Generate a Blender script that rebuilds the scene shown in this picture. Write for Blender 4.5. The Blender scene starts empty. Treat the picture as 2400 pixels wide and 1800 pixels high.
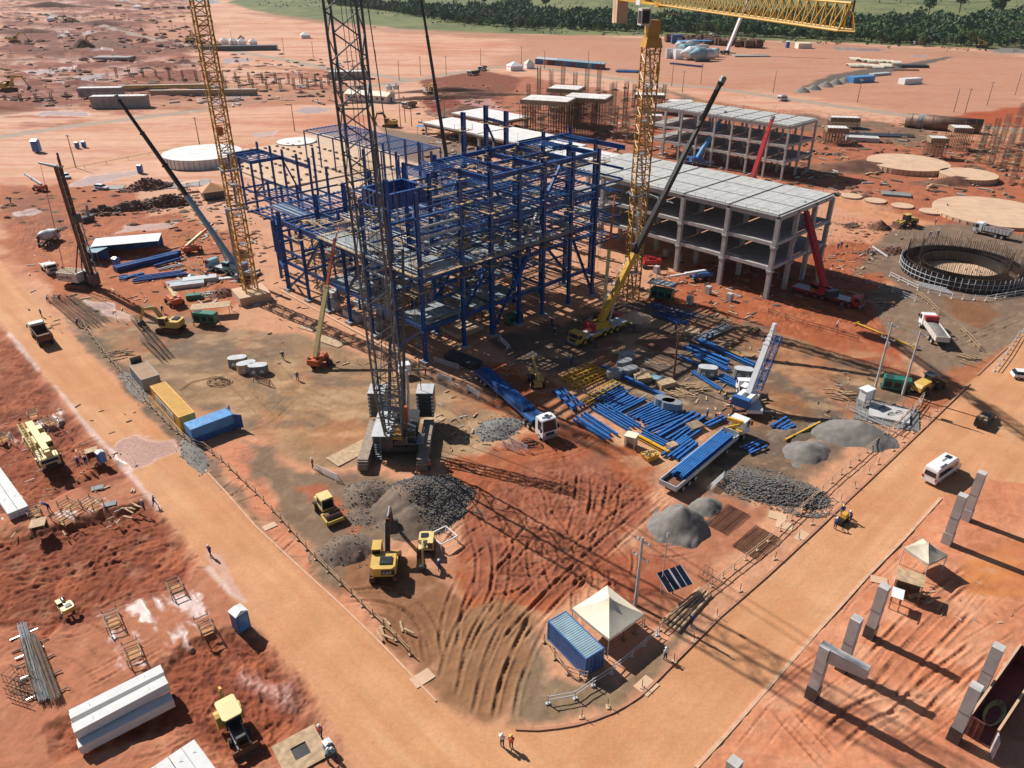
import bpy, math, random
import numpy as np
from mathutils import Vector, Matrix
sc = bpy.context.scene
C = sc.collection
R_ = math.radians
rng = random.Random(7)
# ---------------- camera, sky, sun, exposure ----------------
FPX, HOR, CH = 1780.0, -90.0, 62.0
TH = math.atan((900 - HOR) / FPX)
cam_d = bpy.data.cameras.new('camera')
cam = bpy.data.objects.new('camera', cam_d); C.objects.link(cam)
cam_d.sensor_width = 36.0; cam_d.lens = 36.0 * FPX / 2400.0
cam_d.clip_start = 1.0; cam_d.clip_end = 12000
cam.location = (0, 0, CH); cam.rotation_euler = (math.pi / 2 - TH, 0, 0)
sc.camera = cam
SUN_AZ, SUN_EL = 140.6, 41.0
world = bpy.data.worlds.new('World'); sc.world = world; world.use_nodes = True
wn = world.node_tree.nodes; wl = world.node_tree.links
bg = wn['Background']
sky = wn.new('ShaderNodeTexSky'); sky.sky_type = 'NISHITA'; sky.sun_disc = False
sky.sun_elevation = R_(SUN_EL); sky.sun_rotation = R_(90 - SUN_AZ)
sky.altitude = 400; sky.air_density = 1.0; sky.dust_density = 1.2
wl.new(sky.outputs[0], bg.inputs[0]); bg.inputs[1].default_value = 0.05
sun_d = bpy.data.lights.new('sun', 'SUN'); sun_d.energy = 5.0; sun_d.angle = R_(0.5); sun_d.color = (1.0, 0.95, 0.88)
sun = bpy.data.objects.new('sun', sun_d); C.objects.link(sun)
sdir = Vector((math.cos(R_(SUN_AZ)) * math.cos(R_(SUN_EL)), math.sin(R_(SUN_AZ)) * math.cos(R_(SUN_EL)), math.sin(R_(SUN_EL))))
sun.rotation_euler = sdir.to_track_quat('Z', 'Y').to_euler(); sun.location = (-60, 60, 150)
sc.view_settings.view_transform = 'Standard'; sc.view_settings.look = 'None'
sc.view_settings.exposure = 0.38; sc.view_settings.gamma = 1.0; sc.view_settings.use_curve_mapping = False
sc.cycles.max_bounces = 5; sc.cycles.diffuse_bounces = 3; sc.cycles.glossy_bounces = 3; sc.cycles.transparent_max_bounces = 6
# ---------------- survey: where a point measured in the photo stands on the site ----------------
_ct, _st = math.cos(TH), math.sin(TH)
def at(u, v, z=0.0):
 dx = (u - 1200) / FPX; dy = (900 - v) / FPX
 d = (dx, _ct + dy * _st, -_st + dy * _ct)
 t = (z - CH) / d[2]
 return Vector((d[0] * t, d[1] * t, z))
AZ = R_(44.0)
VB = Vector((math.cos(AZ), math.sin(AZ), 0)); VA = Vector((-math.sin(AZ), math.cos(AZ), 0))
ORG = at(990, 846)
def ab(a, b, z=0.0): return ORG + VA * a + VB * b + Vector((0, 0, z))
def head(p, q): d = q - p; return math.atan2(d.y, d.x)
# ---------------- materials ----------------
def s2l(c): return tuple(((x / 255) / 12.92 if x <= 10 else (((x / 255) + 0.055) / 1.055) ** 2.4) for x in c)
MATS = {}
def mat(name, rgb, rough=0.6, metal=0.0, var=0.12, scale=1.5, dirt=0.0, bump=0.0, spec=0.5, stretch=None, dirtcol=(0.30, 0.13, 0.06)):
 if name in MATS: return MATS[name]
 m = bpy.data.materials.new(name); m.use_nodes = True
 nt = m.node_tree; b = nt.nodes['Principled BSDF']
 b.inputs['Roughness'].default_value = rough; b.inputs['Metallic'].default_value = metal
 b.inputs['Specular IOR Level'].default_value = spec
 col = tuple(rgb) + (1,)
 geo = nt.nodes.new('ShaderNodeNewGeometry')
 n = nt.nodes.new('ShaderNodeTexNoise'); n.inputs['Scale'].default_value = scale; n.inputs['Detail'].default_value = 5
 if stretch:
  mp = nt.nodes.new('ShaderNodeMapping'); mp.inputs['Scale'].default_value = stretch
  nt.links.new(geo.outputs['Position'], mp.inputs[0]); nt.links.new(mp.outputs[0], n.inputs['Vector'])
 else: nt.links.new(geo.outputs['Position'], n.inputs['Vector'])
 cr = nt.nodes.new('ShaderNodeMapRange')
 cr.inputs[1].default_value = 0.3; cr.inputs[2].default_value = 0.7
 cr.inputs[3].default_value = 1 - var; cr.inputs[4].default_value = 1 + var
 nt.links.new(n.outputs[0], cr.inputs[0])
 mul = nt.nodes.new('ShaderNodeVectorMath'); mul.operation = 'SCALE'
 mul.inputs[0].default_value = col[:3]
 nt.links.new(cr.outputs[0], mul.inputs['Scale'])
 out = mul.outputs[0]
 if dirt > 0:
  n2 = nt.nodes.new('ShaderNodeTexNoise'); n2.inputs['Scale'].default_value = scale * 0.6; n2.inputs['Detail'].default_value = 6
  n2.inputs['Roughness'].default_value = 0.7
  nt.links.new(geo.outputs['Position'], n2.inputs['Vector'])
  r2 = nt.nodes.new('ShaderNodeMapRange'); r2.inputs[1].default_value = 0.45; r2.inputs[2].default_value = 0.75
  r2.inputs[3].default_value = 0; r2.inputs[4].default_value = dirt
  nt.links.new(n2.outputs[0], r2.inputs[0])
  mx = nt.nodes.new('ShaderNodeMix'); mx.data_type = 'RGBA'
  nt.links.new(r2.outputs[0], mx.inputs[0]); nt.links.new(out, mx.inputs[6]); mx.inputs[7].default_value = tuple(dirtcol) + (1,)
  out = mx.outputs[2]
 nt.links.new(out, b.inputs['Base Color'])
 if bump > 0:
  bp = nt.nodes.new('ShaderNodeBump'); bp.inputs['Strength'].default_value = bump; bp.inputs['Distance'].default_value = 0.1
  nt.links.new(n.outputs[0], bp.inputs['Height']); nt.links.new(bp.outputs[0], b.inputs['Normal'])
 MATS[name] = m
 return m
M = {}
def dm(k, *a, **kw): M[k] = mat(*a, **kw)
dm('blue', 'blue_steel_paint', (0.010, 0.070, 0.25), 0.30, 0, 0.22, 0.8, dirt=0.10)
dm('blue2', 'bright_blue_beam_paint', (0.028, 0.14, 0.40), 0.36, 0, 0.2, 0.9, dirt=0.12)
dm('galv', 'galvanised_steel', (0.42, 0.45, 0.47), 0.35, 0.6, 0.15, 1.5)
dm('yellow', 'crane_yellow_paint', (0.60, 0.34, 0.035), 0.45, 0, 0.12, 1.0, dirt=0.10)
dm('ochre', 'tower_crane_ochre_paint', (0.50, 0.25, 0.035), 0.45, 0, 0.15, 0.7, dirt=0.12)
dm('cream', 'cream_machine_paint', (0.66, 0.52, 0.22), 0.45, 0, 0.1, 1.2, dirt=0.15)
dm('machy', 'machine_yellow_paint', (0.58, 0.38, 0.09), 0.42, 0, 0.1, 1.2, dirt=0.2)
dm('white', 'white_paint', (0.74, 0.75, 0.76), 0.35, 0, 0.05, 1.5, dirt=0.10)
dm('whited', 'dusty_white_paint', (0.62, 0.58, 0.53), 0.5, 0, 0.08, 1.5, dirt=0.3)
dm('black', 'black_steel', (0.022, 0.023, 0.026), 0.35, 0.2, 0.2, 1.5, dirt=0.05)
dm('dgrey', 'dark_grey_steel', (0.07, 0.08, 0.09), 0.35, 0.4, 0.2, 1.5, dirt=0.06)
dm('grey', 'grey_paint', (0.24, 0.26, 0.28), 0.5, 0, 0.15, 1.0, dirt=0.15)
dm('lgrey', 'light_grey_paint', (0.48, 0.50, 0.52), 0.5, 0, 0.12, 1.0, dirt=0.15)
dm('glass', 'dark_window_glass', (0.015, 0.02, 0.025), 0.08, 0, 0.05, 1)
dm('rubber', 'tyre_rubber', (0.02, 0.02, 0.02), 0.85, 0, 0.2, 3, dirt=0.4)
dm('track', 'crawler_track_steel', (0.30, 0.24, 0.19), 0.7, 0.1, 0.25, 2.0, dirt=0.4)
dm('red', 'red_paint', (0.45, 0.025, 0.03), 0.4, 0, 0.12, 1.2, dirt=0.08)
dm('orange', 'orange_lift_paint', (0.50, 0.10, 0.03), 0.45, 0, 0.12, 1.2, dirt=0.1)
dm('green', 'green_generator_paint', (0.015, 0.16, 0.11), 0.45, 0, 0.15, 1.2, dirt=0.1)
dm('teal', 'pale_teal_crane_paint', (0.20, 0.36, 0.42), 0.4, 0, 0.1, 1.2, dirt=0.12)
dm('conc', 'precast_concrete', (0.46, 0.45, 0.44), 0.85, 0, 0.14, 0.9, dirt=0.10, bump=0.1)
dm('concw', 'white_precast_concrete', (0.62, 0.62, 0.61), 0.8, 0, 0.06, 1.2, dirt=0.05)
dm('concg', 'grey_weathered_concrete', (0.30, 0.29, 0.28), 0.9, 0, 0.2, 0.7, dirt=0.15, bump=0.2)
dm('slab', 'pale_concrete_slab', (0.56, 0.38, 0.25), 0.85, 0, 0.12, 0.4, dirt=0.25, dirtcol=(0.5, 0.25, 0.14))
dm('slabw', 'white_concrete_slab', (0.66, 0.64, 0.62), 0.8, 0, 0.12, 0.3, dirt=0.1)
dm('deck', 'metal_floor_deck', (0.27, 0.31, 0.32), 0.55, 0.1, 0.25, 0.6, dirt=0.15)
dm('wood', 'scaffold_timber', (0.42, 0.29, 0.17), 0.8, 0, 0.3, 1.8)
dm('woodd', 'weathered_timber', (0.24, 0.17, 0.11), 0.85, 0, 0.3, 1.8)
dm('rust', 'rusty_steel', (0.13, 0.06, 0.035), 0.75, 0.2, 0.35, 0.8)
dm('rebar', 'rebar_steel', (0.16, 0.11, 0.08), 0.7, 0.2, 0.3, 1.5)
dm('bag', 'grey_counterweight', (0.20, 0.22, 0.21), 0.8, 0, 0.15, 1.5, dirt=0.2)
dm('tarp', 'blue_tarpaulin', (0.06, 0.24, 0.52), 0.45, 0, 0.2, 1.0, bump=0.6)
dm('tent', 'cream_tent_canvas', (0.72, 0.65, 0.50), 0.6, 0, 0.08, 0.6)
dm('tentt', 'tan_tent_canvas', (0.50, 0.44, 0.33), 0.6, 0, 0.25, 0.9)
dm('tentw', 'white_tent_canvas', (0.78, 0.77, 0.76), 0.6, 0, 0.05, 0.6)
dm('tile', 'orange_roof_tile', (0.50, 0.22, 0.09), 0.75, 0, 0.15, 1.2)
dm('cblue', 'blue_container_steel', (0.03, 0.12, 0.34), 0.45, 0, 0.2, 0.8, dirt=0.15)
dm('croof', 'faded_blue_container_roof', (0.27, 0.40, 0.46), 0.5, 0.1, 0.15, 0.9, dirt=0.22, dirtcol=(0.25, 0.09, 0.04))
dm('cyel', 'yellow_container_steel', (0.72, 0.40, 0.06), 0.45, 0, 0.1, 0.8, dirt=0.1)
dm('maroon', 'maroon_container_steel', (0.16, 0.05, 0.05), 0.55, 0, 0.2, 0.8, dirt=0.15)
dm('silver', 'silver_equipment_paint', (0.50, 0.53, 0.55), 0.35, 0.4, 0.1, 1)
dm('solar', 'solar_cells', (0.012, 0.016, 0.03), 0.12, 0, 0.1, 1)
dm('skin', 'skin', (0.36, 0.20, 0.13), 0.6, 0, 0.05, 3)
dm('cloth', 'blue_work_cloth', (0.03, 0.07, 0.24), 0.85, 0, 0.2, 3)
dm('clothd', 'navy_work_cloth', (0.02, 0.03, 0.10), 0.85, 0, 0.2, 3)
dm('clothw', 'white_cotton', (0.70, 0.70, 0.70), 0.85, 0, 0.1, 3)
dm('clothg', 'green_work_cloth', (0.16, 0.36, 0.30), 0.85, 0, 0.1, 3)
dm('vest', 'orange_hi_vis', (0.75, 0.16, 0.06), 0.8, 0, 0.1, 3)
dm('helmw', 'white_helmet_plastic', (0.75, 0.76, 0.78), 0.3, 0, 0.02, 3)
dm('helmy', 'yellow_helmet_plastic', (0.8, 0.55, 0.05), 0.3, 0, 0.02, 3)
dm('hedge', 'tree_foliage', (0.035, 0.075, 0.022), 0.9, 0, 0.45, 0.12)
dm('bark', 'tree_bark', (0.12, 0.09, 0.06), 0.9, 0, 0.2, 1)
dm('grav', 'grey_crushed_stone', (0.155, 0.15, 0.145), 0.95, 0, 0.4, 3.0, bump=0.8)
dm('gravf', 'fine_grey_aggregate', (0.18, 0.165, 0.15), 0.95, 0, 0.15, 1.2, bump=0.4)
dm('gravb', 'brown_aggregate', (0.15, 0.105, 0.075), 0.95, 0, 0.25, 1.2, bump=0.4)
dm('soil', 'red_spoil_soil', (0.17, 0.075, 0.045), 0.95, 0, 0.35, 0.35, bump=0.6)
dm('pool', 'standing_muddy_water', (0.42, 0.30, 0.30), 0.12, 0, 0.15, 0.15)
dm('mudwater', 'orange_muddy_water', (0.50, 0.24, 0.10), 0.10, 0, 0.12, 0.3)
dm('pipe', 'large_rusty_pipe_steel', (0.17, 0.10, 0.07), 0.6, 0.3, 0.35, 0.25)
dm('plank', 'grey_roof_plank_concrete', (0.44, 0.44, 0.42), 0.85, 0, 0.16, 0.8, dirt=0.25, dirtcol=(0.25, 0.22, 0.2))
dm('boom', 'boom_tube_steel', (0.15, 0.16, 0.17), 0.3, 0.4, 0.2, 1.5)
# ---------------- mesh builder ----------------
class MB:
 def __init__(s): s.v = []; s.f = []; s.m = []; s.mi = 0; s.X = None
 def add(s, vs, fs):
  n = len(s.v)
  if s.X is not None: vs = [s.X @ Vector(v) for v in vs]
  s.v.extend([tuple(v) for v in vs]); s.f.extend([tuple(i + n for i in f) for f in fs]); s.m.extend([s.mi] * len(fs)); return s
 def box(s, x0, x1, y0, y1, z0, z1, tx=0, ty=0):
  return s.add([(x0, y0, z0), (x1, y0, z0), (x1, y1, z0), (x0, y1, z0), (x0 + tx, y0 + ty, z1), (x1 - tx, y0 + ty, z1), (x1 - tx, y1 - ty, z1), (x0 + tx, y1 - ty, z1)],
                     [(0, 3, 2, 1), (4, 5, 6, 7), (0, 1, 5, 4), (1, 2, 6, 5), (2, 3, 7, 6), (3, 0, 4, 7)])
 def cbox(s, c, d, rz=0.0):
  c = Vector(c); m = Matrix.Rotation(rz, 3, 'Z')
  vs = [c + m @ Vector((sx * d[0] / 2, sy * d[1] / 2, sz * d[2] / 2)) for sz in (-1, 1) for sx, sy in ((-1, -1), (1, -1), (1, 1), (-1, 1))]
  return s.add(vs, [(0, 3, 2, 1), (4, 5, 6, 7), (0, 1, 5, 4), (1, 2, 6, 5), (2, 3, 7, 6), (3, 0, 4, 7)])
 def _fr(s, p, q, up=(0, 0, 1)):
  d = (q - p).normalized(); up = Vector(up)
  if abs(d.dot(up)) > 0.98: up = Vector((1, 0, 0)) if abs(d.x) < 0.9 else Vector((0, 1, 0))
  r = d.cross(up).normalized(); return r, r.cross(d).normalized()
 def beam(s, p, q, w=0.1, h=None, up=(0, 0, 1), w2=None, h2=None):
  p = Vector(p); q = Vector(q); h = w if h is None else h
  w2 = w if w2 is None else w2; h2 = h if h2 is None else h2
  r, u = s._fr(p, q, up)
  vs = [p - r * w / 2 - u * h / 2, p + r * w / 2 - u * h / 2, p + r * w / 2 + u * h / 2, p - r * w / 2 + u * h / 2,
              q - r * w2 / 2 - u * h2 / 2, q + r * w2 / 2 - u * h2 / 2, q + r * w2 / 2 + u * h2 / 2, q - r * w2 / 2 + u * h2 / 2]
  return s.add(vs, [(0, 1, 2, 3), (7, 6, 5, 4), (0, 4, 5, 1), (1, 5, 6, 2), (2, 6, 7, 3), (3, 7, 4, 0)])
 def ibeam(s, p, q, w=0.3, h=0.6, t=0.05, up=(0, 0, 1)):
  p = Vector(p); q = Vector(q); r, u = s._fr(p, q, up)
  W, H_, t2 = w / 2, h / 2, t / 2
  pr = [(-W, -H_), (W, -H_), (W, -H_ + t), (t2, -H_ + t), (t2, H_ - t), (W, H_ - t), (W, H_), (-W, H_), (-W, H_ - t), (-t2, H_ - t), (-t2, -H_ + t), (-W, -H_ + t)]
  vs = [p + r * a + u * b for a, b in pr] + [q + r * a + u * b for a, b in pr]
  fs = [(i, i + 12, (i + 1) % 12 + 12, (i + 1) % 12) for i in range(12)]
  for o in (0, 12): fs += [(o, o + 1, o + 2, o + 11), (o + 3, o + 4, o + 9, o + 10), (o + 5, o + 6, o + 7, o + 8)]
  return s.add(vs, fs)
 def tube(s, p, q, r, n=6, r2=None, caps=True):
  p = Vector(p); q = Vector(q); r2 = r if r2 is None else r2; a, b = s._fr(p, q)
  vs = []
  for c, rr in ((p, r), (q, r2)):
   for i in range(n):
    t = 2 * math.pi * i / n; vs.append(c + a * math.cos(t) * rr + b * math.sin(t) * rr)
  fs = [(i, (i + 1) % n, n + (i + 1) % n, n + i) for i in range(n)]
  if caps: fs += [tuple(range(n - 1, -1, -1)), tuple(range(n, 2 * n))]
  return s.add(vs, fs)
 def path(s, pts, r, n=5):
  for i in range(len(pts) - 1): s.tube(pts[i], pts[i + 1], r, n)
  return s
 def prism(s, poly, z0, z1):
  n = len(poly); vs = [(x, y, z0) for x, y in poly] + [(x, y, z1) for x, y in poly]
  return s.add(vs, [tuple(range(n - 1, -1, -1)), tuple(range(n, 2 * n))] + [(i, (i + 1) % n, n + (i + 1) % n, n + i) for i in range(n)])
 def prof(s, poly, y0, y1):      # outline in x-z extruded along y
  n = len(poly); vs = [(x, y0, z) for x, z in poly] + [(x, y1, z) for x, z in poly]
  return s.add(vs, [tuple(range(n)), tuple(range(2 * n - 1, n - 1, -1))] + [(i, n + i, n + (i + 1) % n, (i + 1) % n) for i in range(n)])
 def lathe(s, c, rz, n=16, axis='z'):
  c = Vector(c); vs = []
  for r, z in rz:
   for i in range(n):
    t = 2 * math.pi * i / n
    o = (math.cos(t) * r, math.sin(t) * r, z) if axis == 'z' else ((z, math.cos(t) * r, math.sin(t) * r) if axis == 'x' else (math.cos(t) * r, z, math.sin(t) * r))
    vs.append(c + Vector(o))
  fs = []
  for k in range(len(rz) - 1):
   for i in range(n): fs.append((k * n + i, k * n + (i + 1) % n, (k + 1) * n + (i + 1) % n, (k + 1) * n + i))
  fs += [tuple(range(n - 1, -1, -1)), tuple(range((len(rz) - 1) * n, len(rz) * n))]
  return s.add(vs, fs)
 def wheel(s, x, y, z, r=0.5, w=0.35, n=16):
  return s.lathe((x, y, z), [(r * 0.85, -w / 2), (r, -w * 0.35), (r, w * 0.35), (r * 0.85, w / 2)], n, 'y')
 def build(s, name, mats, parent=None, smooth=False):
  me = bpy.data.meshes.new(name); me.from_pydata(s.v, [], s.f)
  mats = mats if isinstance(mats, (list, tuple)) else [mats]
  for m_ in mats: me.materials.append(M[m_] if isinstance(m_, str) else m_)
  if len(mats) > 1: me.polygons.foreach_set('material_index', s.m)
  if smooth: me.polygons.foreach_set('use_smooth', [True] * len(s.f))
  me.update()
  o = bpy.data.objects.new(name, me); C.objects.link(o)
  if parent is not None: o.parent = parent
  return o
def tag(o, label=None, cat=None, group=None, kind=None):
 if label: o['label'] = label
 if cat: o['category'] = cat
 if group: o['group'] = group
 if kind: o['kind'] = kind
 return o
def thing(name, label, cat, loc=(0, 0, 0), rz=0.0, group=None):
 o = bpy.data.objects.new(name, None); C.objects.link(o); o.location = loc; o.rotation_euler = (0, 0, rz); o.empty_display_size = 0.5
 return tag(o, label, cat, group)
def dup(root, loc, rz, label=None, group=None, scale=None):
 r = root.copy(); C.objects.link(r); r.location = loc; r.rotation_euler = (0, 0, rz)
 if scale: r.scale = scale
 if label: r['label'] = label
 if group: r['group'] = group
 def rec(src, dst):
  for ch in list(src.children):
   c = ch.copy(); C.objects.link(c); c.parent = dst; rec(ch, c)
 rec(root, r)
 return r
# ---------------- the ground: one fan-shaped sheet, finer near the middle of the site ----------------
NR, NCOL = 820, 1080
vv = np.concatenate([np.linspace(2150, 1840, 20, endpoint=False), np.linspace(1840, 240, 660, endpoint=False), np.linspace(240, -25, 130, endpoint=False), np.linspace(-25, -72, 10)])
NR = len(vv)
dyv = (900 - vv) / FPX
yy = CH * (_ct + dyv * _st) / (_st - dyv * _ct)
depth = CH / (_st - dyv * _ct)            # distance along the view axis, only spaces the columns
ss = np.concatenate([np.linspace(-1.1, -0.70, 40, endpoint=False), np.linspace(-0.70, 0.70, NCOL - 80, endpoint=False), np.linspace(0.70, 1.1, 40)])
GX = depth[:, None] * ss[None, :]; GY = np.repeat(yy[:, None], len(ss), 1)
GU = 1200 + FPX * GX / depth[:, None] + 0 * GY; GV = np.repeat(vv[:, None], len(ss), 1)
def _h(ix, iy, seed):
 n = (ix * 374761393 + iy * 668265263 + seed * 1442695041).astype(np.int64) & 0x7fffffff
 n = ((n ^ (n >> 13)) * 1274126177) & 0x7fffffff
 return ((n ^ (n >> 16)) & 0xffff) / 65535.0
def vnoise(x, y, seed=0):
 ix = np.floor(x); iy = np.floor(y); fx = x - ix; fy = y - iy
 ix = ix.astype(np.int64); iy = iy.astype(np.int64)
 fx = fx * fx * (3 - 2 * fx); fy = fy * fy * (3 - 2 * fy)
 a = _h(ix, iy, seed); b = _h(ix + 1, iy, seed); c = _h(ix, iy + 1, seed); d = _h(ix + 1, iy + 1, seed)
 return (a * (1 - fx) + b * fx) * (1 - fy) + (c * (1 - fx) + d * fx) * fy
def fbm(x, y, sc_, oct_=4, seed=0):
 v = 0; a = 0.5; t = 0
 for i in range(oct_):
  v = v + a * vnoise(x / sc_, y / sc_, seed + i * 17); t += a; a *= 0.5; sc_ = sc_ / 2.03
 return v / t
def w2(pts): return [(p.x, p.y) for p in (at(u, v) for u, v in pts)]
def seg_dist(X, Y, pts):
 best = np.full(X.shape, 1e9); tt = np.zeros(X.shape); side = np.zeros(X.shape); acc = 0
 for (x0, y0), (x1, y1) in zip(pts[:-1], pts[1:]):
  dx, dy = x1 - x0, y1 - y0; L = math.hypot(dx, dy) + 1e-9
  t = np.clip(((X - x0) * dx + (Y - y0) * dy) / (L * L), 0, 1)
  ex = X - x0 - t * dx; ey = Y - y0 - t * dy; d = np.hypot(ex, ey)
  m = d < best; best = np.where(m, d, best); tt = np.where(m, acc + t * L, tt)
  side = np.where(m, np.sign(ex * dy - ey * dx), side); acc += L
 return best, tt, side
def inside(X, Y, pts):
 r = np.zeros(X.shape, bool); n = len(pts)
 for i in range(n):
  x0, y0 = pts[i]; x1, y1 = pts[(i + 1) % n]
  c = ((y0 > Y) != (y1 > Y)) & (X < (x1 - x0) * (Y - y0) / (y1 - y0 + 1e-12) + x0)
  r ^= c
 return r
def poly_mask(px, soft=0.6, warp=1.0, wsc=4.0, seed=0):
 pts = w2(px); xs = [p[0] for p in pts]; ys = [p[1] for p in pts]; pad = soft + warp * 2 + 1
 bb = (GX > min(xs) - pad) & (GX < max(xs) + pad) & (GY > min(ys) - pad) & (GY < max(ys) + pad)
 out = np.zeros(GX.shape, np.float32)
 X = GX[bb]; Y = GY[bb]
 if X.size == 0: return out
 Xw = X + (fbm(X, Y, wsc, 4, seed + 5) - 0.5) * 2 * warp * 2; Yw = Y + (fbm(X, Y, wsc, 4, seed + 77) - 0.5) * 2 * warp * 2
 d, _, _ = seg_dist(Xw, Yw, pts + [pts[0]])
 ins = inside(Xw, Yw, pts)
 sd = np.where(ins, d, -d)
 out[bb] = np.clip(sd / soft * 0.5 + 0.5, 0, 1)
 return out
COL = np.zeros(GX.shape + (3,), np.float32); HGT = np.zeros(GX.shape, np.float32); WET = np.zeros(GX.shape, np.float32)
ROCK = np.zeros(GX.shape, np.float32); CLOD = np.zeros(GX.shape, np.float32)
def paint(mask, rgb, k=1.0, amt=1.0):
 c = np.array(s2l(rgb), np.float32) * k
 m = (mask * amt)[..., None]; COL[:] = COL * (1 - m) + c * m
K = 0.74
n_big = fbm(GX, GY, 40, 4, 1); n_mid = fbm(GX, GY, 9, 5, 2); n_sm = fbm(GX, GY, 1.6, 4, 3); n_xl = fbm(GX, GY, 160, 4, 9)
# directional streaks (grader and wheel marks): stretched along the two site axes
UA = (GX * VA.x + GY * VA.y); UB = (GX * VB.x + GY * VB.y)
st_h = fbm(GX / 9 + n_mid * 1.2, GY, 3.5, 4, 21)
paint(np.ones(GX.shape), (214, 158, 126), K)
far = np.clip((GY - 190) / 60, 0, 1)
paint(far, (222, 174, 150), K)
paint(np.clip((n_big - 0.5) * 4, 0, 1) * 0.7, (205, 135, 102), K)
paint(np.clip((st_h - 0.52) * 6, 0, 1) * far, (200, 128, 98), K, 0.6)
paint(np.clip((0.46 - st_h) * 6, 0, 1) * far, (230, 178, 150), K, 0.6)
# ---- zones, far to near
Z = []
def zone(px, rgb, soft=0.6, warp=1.0, wsc=4.0, amt=1.0, k=K, seed=None, h=0.0, rock=0.0, wet=0.0):
 if rgb[0] - rgb[2] > 78 and rgb[0] < 212 and wet < .5: k = k * .80; rgb = (rgb[0], rgb[1] + 4, rgb[2] + 2)
 Z.append(1); m = poly_mask(px, soft, warp, wsc, len(Z) * 13 if seed is None else seed)
 paint(m, rgb, k, amt)
 if h: HGT[:] += m * h
 if rock: ROCK[:] = np.maximum(ROCK, m * rock)
 if wet: WET[:] = np.maximum(WET, m * wet)
 return m
# green country beyond the site
green = zone([(500, -60), (545, 8), (620, 30), (760, 52), (900, 62), (1060, 74), (1200, 78), (1500, 84), (1800, 94), (2050, 104), (2200, 112), (2440, 122), (2700, 120), (2900, -60)], (118, 128, 80), 6, 8, 60, k=0.62)
gn = fbm(GX, GY / 1.6, 28, 5, 44); paint(green * np.clip((gn - 0.45) * 5, 0, 1), (150, 152, 98), 0.62, 0.7); paint(green * np.clip((0.42 - gn) * 6, 0, 1), (86, 104, 58), 0.6, 0.6)
zone([(560, 30), (700, 48), (900, 76), (1200, 92), (1600, 98), (1900, 112), (2200, 132), (2400, 140), (2400, 128), (2100, 110), (1800, 96), (1200, 80), (900, 64), (620, 30)], (176, 128, 104), 5, 6, 20, k=K, amt=0.7)
zone([(0, 45), (300, 40), (520, 60), (430, 120), (520, 190), (460, 235), (200, 240), (0, 250)], (196, 125, 100), 5, 6, 20, amt=0.7)
hill = fbm(GX / 3 + n_mid, GY, 12, 5, 31)
topl = poly_mask([(0, -40), (430, -30), (460, 30), (330, 60), (480, 140), (500, 200), (440, 232), (0, 262)], 6, 8, 30, 3)
paint(topl * np.clip((hill - 0.46) * 9, 0, 1), (124, 62, 44), K, 0.9); paint(topl * np.clip((0.40 - hill) * 9, 0, 1), (222, 188, 178), K, 0.9)
h2 = fbm(GX / 4 + n_mid * 2, GY, 5, 5, 37); paint(topl * np.clip((h2 - 0.54) * 9, 0, 1), (108, 56, 42), K, 0.8)
sm_ = poly_mask([(0, 140), (430, 130), (830, 170), (860, 215), (620, 238), (0, 320)], 5, 6, 20, 8); paint(sm_ * np.clip((h2 - 0.5) * 8, 0, 1), (150, 82, 60), K, 0.75); paint(sm_ * np.clip((0.42 - h2) * 8, 0, 1), (216, 180, 172), K, 0.7)
HGT += topl * ((hill - 0.5) * 8 + (h2 - .5) * 4)
zone([(1250, 84), (1700, 98), (2440, 135), (2440, 300), (2200, 290), (1900, 235), (1400, 180), (1150, 152)], (211, 146, 120), 8, 10, 50, amt=.75)
zone([(285, 2), (330, -8), (500, 8), (520, 6), (470, -10), (330, -20)], (130, 160, 180), 3, 4, 20, wet=0.9)
zone([(215, 88), (250, 82), (330, 120), (318, 125)], (150, 92, 66), 1.5, 2, 10)
zone([(1560, 235), (1800, 262), (2100, 300), (2450, 350), (2450, 640), (2200, 560), (1960, 440), (1700, 420), (1480, 330)], (190, 98, 62), 3, 5, 15, amt=0.85)
zone([(1250, 180), (1480, 220), (1640, 300), (1560, 400), (1320, 330), (1100, 300), (1000, 240), (1020, 190)], (184, 100, 70), 3, 5, 12, amt=0.8)
zone([(980, 190), (1130, 165), (1230, 185), (1180, 235), (1060, 240)], (150, 78, 54), 1.5, 2, 10)
zone([(990, 235), (1060, 232), (1160, 270), (1130, 300), (1010, 262)], (150, 62, 40), 1.5, 3, 8)
zone([(1060, 225), (1130, 222), (1190, 262), (1120, 270)], (205, 150, 142), 1, 2, 6, wet=0.6)
zone([(2180, 280), (2340, 255), (2440, 245), (2440, 300), (2290, 300)], (196, 92, 52), 2, 3, 10)
zone([(1560, 210), (1660, 238), (1820, 262), (2080, 290), (2220, 318), (2160, 345), (1960, 312), (1780, 300), (1640, 260)], (130, 106, 88), 2, 3, 10)
zone([(1610, 235), (1760, 250), (1800, 265), (1700, 270), (1600, 250)], (205, 130, 85), 1.5, 2, 8)
zone([(1950, 175), (2100, 152), (2210, 134), (2240, 132), (2140, 158), (2060, 178), (1990, 196), (1900, 206), (1880, 203)], (106, 94, 88), 1.5, 1.5, 8)
zone([(2320, 116), (2360, 110), (2440, 112), (2440, 126), (2340, 124)], (130, 124, 122), 2, 2, 8)
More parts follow.
